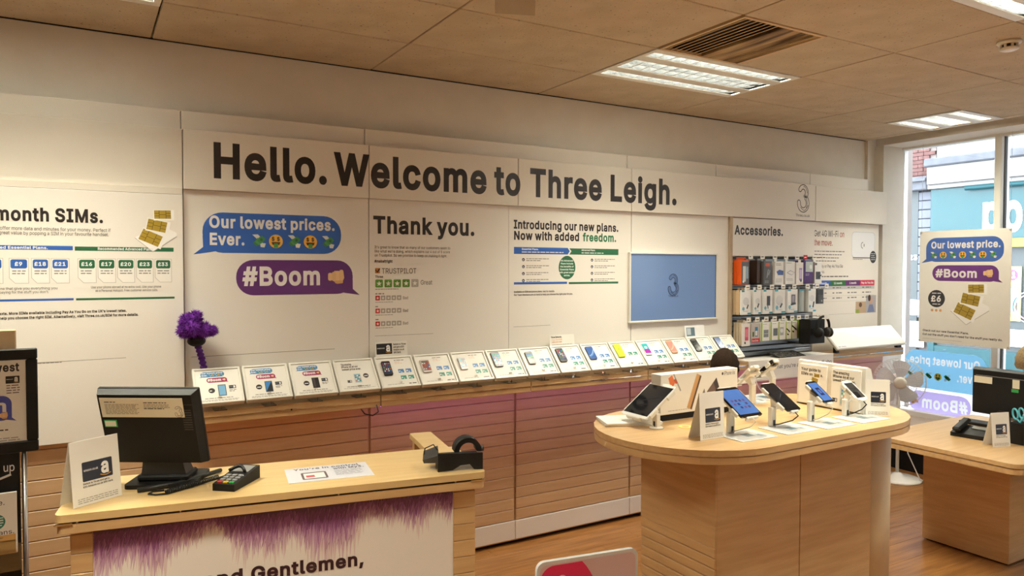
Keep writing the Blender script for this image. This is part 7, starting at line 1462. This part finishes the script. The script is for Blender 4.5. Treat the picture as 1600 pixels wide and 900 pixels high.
a.stroke([(-.345, -.47), (.0, -.472)], .002, (170, 164, 158), 1)
a.build('print', wp)
film('decal_blue', (150, 214, 250), .75); film('decal_lilac', (206, 190, 248), .75); film('decal_white', (250, 252, 255), .75)
def decal(label, outline, texts, film_m, pics):
    """one layer of vinyl: the bubble is cut out where the white letters are"""
    t = root('window_decal', label, 'sticker', (6.771, 0, 0), group='window stickers')
    loops = []
    for s_, x0, z, cap, x1 in texts:
        w = sum(GL[(1, c)][2] for c in s_)*cap; sx = cap*(x1-x0)/w; x = x0
        for c in s_:
            loops += [[(x+a_*sx, z+b_*cap) for a_, b_ in l] for l in GLOOP[(1, c)]]; x += GL[(1, c)][2]*sx
    boxes = [(min(p[0] for p in l), max(p[0] for p in l), l) for l in loops]
    pts, tri = triangulate([outline]+loops); A_, B_ = [], []
    for f in tri:
        c = (sum(pts[i][0] for i in f)/len(f), sum(pts[i][1] for i in f)/len(f))
        (B_ if winding(c, [l for x0, x1, l in boxes if x0 <= c[0] <= x1]) else A_).append(tuple(f))
    vs = [(0, p[0], p[1]) for p in pts]
    m_ = MB(); m_.add(vs, A_); m_.build('film', film_m, t); m_ = MB(); m_.add(vs, B_); m_.build('lettering', 'decal_white', t)
    a = Art((0, 0, 0), (0, 1, 0), (0, 0, 1), (-1, 0, 0), step=.0004); pics(a); a.build('emblems', t, 'decal_ink')
def coins(a):
    for k in range(5): (a.cash if k % 2 == 0 else a.face)(3.70+k*.085, .82, .034, 2)
decal('pale blue speech bubble sticker on the window glass, mirrored from inside', rrect(3.36, 4.10, .70, 1.055, .12, 8), (('Our lowest price.', 3.42, .93, .07, 4.08), ('Ever.', 3.44, .80, .07, 3.62)), 'decal_blue', coins)
decal('lilac hashtag speech bubble sticker low on the window glass', rrect(3.49, 4.05, .47, .67, .09, 8), (('#Boom', 3.52, .52, .1, 3.94),), 'decal_lilac', lambda a: a.fist(4.0, .57, .04, 2))

# ================================================================== POSTER STAND AT THE LEFT EDGE
ps = root('poster_stand', 'black framed poster stand with leaflet pockets at the left edge', 'poster stand', (-.39, 3.2, 0))
fw, z0, z1 = .232, 1.152, 1.53
fr = MB()
for q in ((-fw, fw, z1-.04, z1), (-fw, fw, z0, z0+.04), (-fw, -fw+.036, z0+.04, z1-.04), (fw-.036, fw, z0+.04, z1-.04)): fr.box(q[0], q[1], -.02, .0, q[2], q[3], .004)
fr.build('frame', 'black_plastic', ps)
MB().box(-fw+.03, fw-.03, -.012, -.004, z0+.035, z1-.035).build('poster', 'paper', ps)
a = Art((0, -.012, 0)); a.text('Our lowest', .0, 1.45, .028, .178, INK, 1); a.gift(.135, .177, 1.405, 1.432, 1, (20, 18, 18))
for k in range(4): a.greek(.137, .177, 1.396-k*.009, .005, (110, 100, 96), 1, k)
a.bubble(-.12, .152, 1.272, 1.362, .03, (66, 70, 150), 'r', 1); a.text('#Boom', -.1, 1.305, .04, .142, (236, 232, 228), 3); a.fist(.125, 1.29, .015); a.greek(.03, .14, 1.235, .006, INK, 1)
for k in range(2): a.greek(-.15, .175, 1.205-k*.008, .005, (170, 160, 150), 1, k)
a.build('print', ps)
MB().box(-.19, .172, .002, .02, .0, 1.15, .003).build('board', 'black_plastic', ps)
MB().tube([(.186, .0, .0), (.186, .0, 1.155)], .009, 10).build('post', 'steel', ps); MB().tube([(-.2, .0, .0), (-.2, .0, 1.155)], .009, 10).build('post', 'steel', ps)
MB().box(-.24, .22, -.2, .2, 0, .012, .004).build('base', 'black_plastic', ps)
MB().box(-.19, .165, .025, .05, 1.2, 1.597, .003).build('back_board', 'card_tan', ps)
a = Art((0, .002, 0)); a.text('e up', .095, 1.082, .03, .157, (226, 224, 220), 1, 0); a.stroke([(.05, 1.055), (.09, 1.05), (.145, 1.07)], .008, (226, 224, 220), 1); a.build('lettering', ps)
lt = MB().box(-.07, .163, -.03, -.018, .79, 1.012, .001).build('leaflets', 'paper', ps)
a = Art((0, -.03, 0)); a.text('e.', .106, .97, .018, .128, INK, 1, 0); a.poly(ell(.1, .91, .028), (52, 124, 100), 1); 
for k in range(4): a.greek(.08, .122, .922-k*.009, .005, (220, 230, 224), 2, k)
a.text('plans.', .085, .862, .016, .155, INK, 1, 0); a.greek(.06, .12, .848, .006, lay=1); a.rect(.06, .158, .79, .838, (176, 140, 84), 1); a.rect(.1, .158, .835, .86, (214, 170, 100), 1); a.build('print', lt)
MB().box(-.09, .175, -.05, -.046, .73, .83).box(-.09, .175, -.05, .0, .73, .734).build('pocket', 'acrylic_sheet', ps)

# pink sign in an acrylic frame, near the viewer
sg = root('pink_floor_sign', 'pink and white sign in a rounded clear frame at the bottom of the picture', 'sign', (1.128, 1.525, 0), (0, 0, -.16))
MB().prism(rrect(-.148, .148, .66, 1.075, .022, 5), 0, .012, 'y').build('clear_frame', 'smoke_plate', sg)
MB().tube([(0, .02, .0), (0, .02, .72)], .012, 10).build('pole', 'steel', sg)
MB().lathe([(.15, 0), (.15, .01), (.03, .018)], 28).build('base', 'steel', sg)
a = Art((0, 0, 0)); a.poly(rrect(-.14, .14, .67, 1.066, .018, 5), (226, 196, 198), 1)
a.poly([(-.139, .70), (-.139, 1.03)]+[(-.10+.039*math.cos(math.radians(q)), 1.025+.038*math.sin(math.radians(q))) for q in range(170, 85, -12)]+[(.0-.02+.09*math.sin(q*.13), 1.063-.012*q-.0016*q*q) for q in range(0, 11)]+[(.0, .70)], (226, 44, 96), 2)
a.stroke(ell(-.078, 1.02, .0115, .0125, 20), .006, (238, 226, 222), 3, True); a.stroke(ell(-.078, .993, .0145, .0145, 20), .006, (238, 226, 222), 3, True)
a.build('print', sg)

# ================================================================== PEOPLE
def figure(verts, edges, radii, name, m, parent, root_i=0, sub=2):
    me = bpy.data.meshes.new(name); me.from_pydata(verts, edges, []); o = bpy.data.objects.new(name, me); COL.objects.link(o)
    sk = o.modifiers.new('skin', 'SKIN'); sk.use_smooth_shade = True
    su = o.modifiers.new('sub', 'SUBSURF'); su.levels = sub; su.render_levels = sub
    for i, v in enumerate(me.skin_vertices[0].data): v.radius = radii[i] if isinstance(radii[i], tuple) else (radii[i], radii[i]); v.use_root = (i == root_i)
    dg = bpy.context.evaluated_depsgraph_get(); dg.update()
    nm = bpy.data.meshes.new_from_object(o.evaluated_get(dg)); nm.name = name
    bpy.data.objects.remove(o)
    n = bpy.data.objects.new(name, nm); COL.objects.link(n); nm.materials.clear(); nm.materials.append(MATS[m]); n.parent = parent
    return n
def person(label, loc, rotz, head_tilt, hair, cloth, hair_len=0.0):
    p = root('person', label, 'person', loc, (0, 0, rotz))
    # seated, facing -y, seat height .45
    hx, hy = 0, -.03-head_tilt*.1
    V = [(0, .02, .50), (0, .03, .66), (0, .02, .82), (0, .0, .93), (hx, hy*.5, .99), (hx, hy-.0, 1.06), (hx, hy-.012, 1.13), (hx, hy, 1.19),
         (-.16, .02, .9), (-.23, -.04, .68), (-.16, -.24, .60), (-.13, -.31, .60), (.16, .02, .9), (.23, -.04, .68), (.16, -.24, .60), (.13, -.31, .60),
         (-.09, -.02, .50), (-.11, -.42, .50), (-.11, -.40, .10), (-.11, -.5, .04), (.09, -.02, .50), (.11, -.42, .50), (.11, -.40, .10), (.11, -.5, .04)]
    E = [(0, 1), (1, 2), (2, 3), (3, 4), (4, 5), (5, 6), (6, 7), (3, 8), (8, 9), (9, 10), (10, 11), (3, 12), (12, 13), (13, 14), (14, 15), (0, 16), (16, 17), (17, 18), (18, 19), (0, 20), (20, 21), (21, 22), (22, 23)]
    for s_ in (-1, 1):      # fingers
        w = 11 if s_ < 0 else 15
        for k in range(4): V.append((V[w][0]+(k-1.5)*.018, -.355, .595)); V.append((V[w][0]+(k-1.5)*.019, -.385+abs(k-1.5)*.006, .583)); E += [(w, len(V)-2), (len(V)-2, len(V)-1)]
        V.append((V[w][0]-s_*.045, -.335, .6)); E.append((w, len(V)-1))
    R = [.13, (.13, .1), (.15, .11), (.1, .085), .05, (.07, .085), (.077, .095), (.065, .075), .06, .045, .034, (.034, .018), .06, .045, .034, (.034, .018), .085, .065, .045, .04, .085, .065, .045, .04]
    R += [.0085]*(len(V)-len(R))
    figure(V, E, R, 'body', 'skin', p)
    C = V[:4]+[V[8], V[9], V[10], V[12], V[13], V[14]]; 
    figure(C, [(0, 1), (1, 2), (2, 3), (3, 4), (4, 5), (5, 6), (3, 7), (7, 8), (8, 9)], [.145, (.145, .115), (.165, .125), (.1, .095), .075, .058, .045, .075, .058, .045], 'shirt', cloth, p)
    T = [V[0], V[16], V[17], V[18], V[20], V[21], V[22]]
    figure(T, [(0, 1), (1, 2), (2, 3), (0, 4), (4, 5), (5, 6)], [.14, .098, .078, .058, .098, .078, .058], 'trousers', 'black_plastic', p)
    hc = Vector((hx, hy-.0, 1.14))
    h = MB(); vs = []; fs = []; n, m = 20, 10
    for k in range(m+1):
        t_ = PI*.62*k/m
        for i in range(n):
            a_ = 2*PI*i/n; front = max(0, -math.sin(a_)); lim = t_*(1-.38*front*(k/m)); rr = 1.0+.03*math.sin(i*5+k*3)
            vs.append((hc.x+.091*rr*math.sin(lim)*math.cos(a_), hc.y+.02+.108*rr*math.sin(lim)*math.sin(a_), hc.z+.012+.116*rr*math.cos(lim)-hair_len*(k/m)*(1-front)))
    for k in range(m):
        for i in range(n): j = (i+1) % n; fs.append((k*n+i, (k+1)*n+i, (k+1)*n+j, k*n+j))
    h.add(vs, fs, True); h.build('hair', hair, p)
    nose = MB().ball((hx, hy-.098, 1.12), (.012, .018, .02), 8, 6); nose.build('nose', 'skin', p)
    for s_ in (-1, 1):
        MB().ball((hx+s_*.03, hy-.088, 1.145), (.012, .008, .008), 8, 6).build('eye', 'white_gloss', p)
        MB().ball((hx+s_*.08, hy+.005, 1.125), (.012, .022, .03), 8, 6).build('ear', 'skin', p)
    MB().ball((hx, hy-.085, 1.075), (.022, .008, .006), 8, 6).build('mouth', 'skin', p)
    return p
def stool(label, loc, rotz=0):
    t = root('office_stool', label, 'stool', loc, (0, 0, rotz))
    MB().lathe([(.15, .33), (.16, .345), (.16, .355), (.13, .365)], 24).build('seat', 'fabric_grey', t)
    MB().tube([(0, 0, .06), (0, 0, .335)], .022, 10).build('column', 'steel', t)
    for k in range(5):
        a_ = 2*PI*k/5; MB().tube([(0, 0, .07), (.24*math.cos(a_), .24*math.sin(a_), .03)], .016, 8).build('leg', 'black_plastic', t)
person('seated person with short dark hair in a navy top behind the product table', (3.50, 3.30, .04), 2.3, .6, 'hair_dark', 'fabric_navy')
stool('grey stool under the dark haired person behind the product table', (3.50, 3.33, 0))
person('seated person with light hair at the right edge behind the desk monitor', (6.04, 2.70, 0), 0.35, 0, 'hair_blond', 'fabric_grey', .03)
stool('grey stool under the light haired person by the window', (6.03, 2.73, 0))
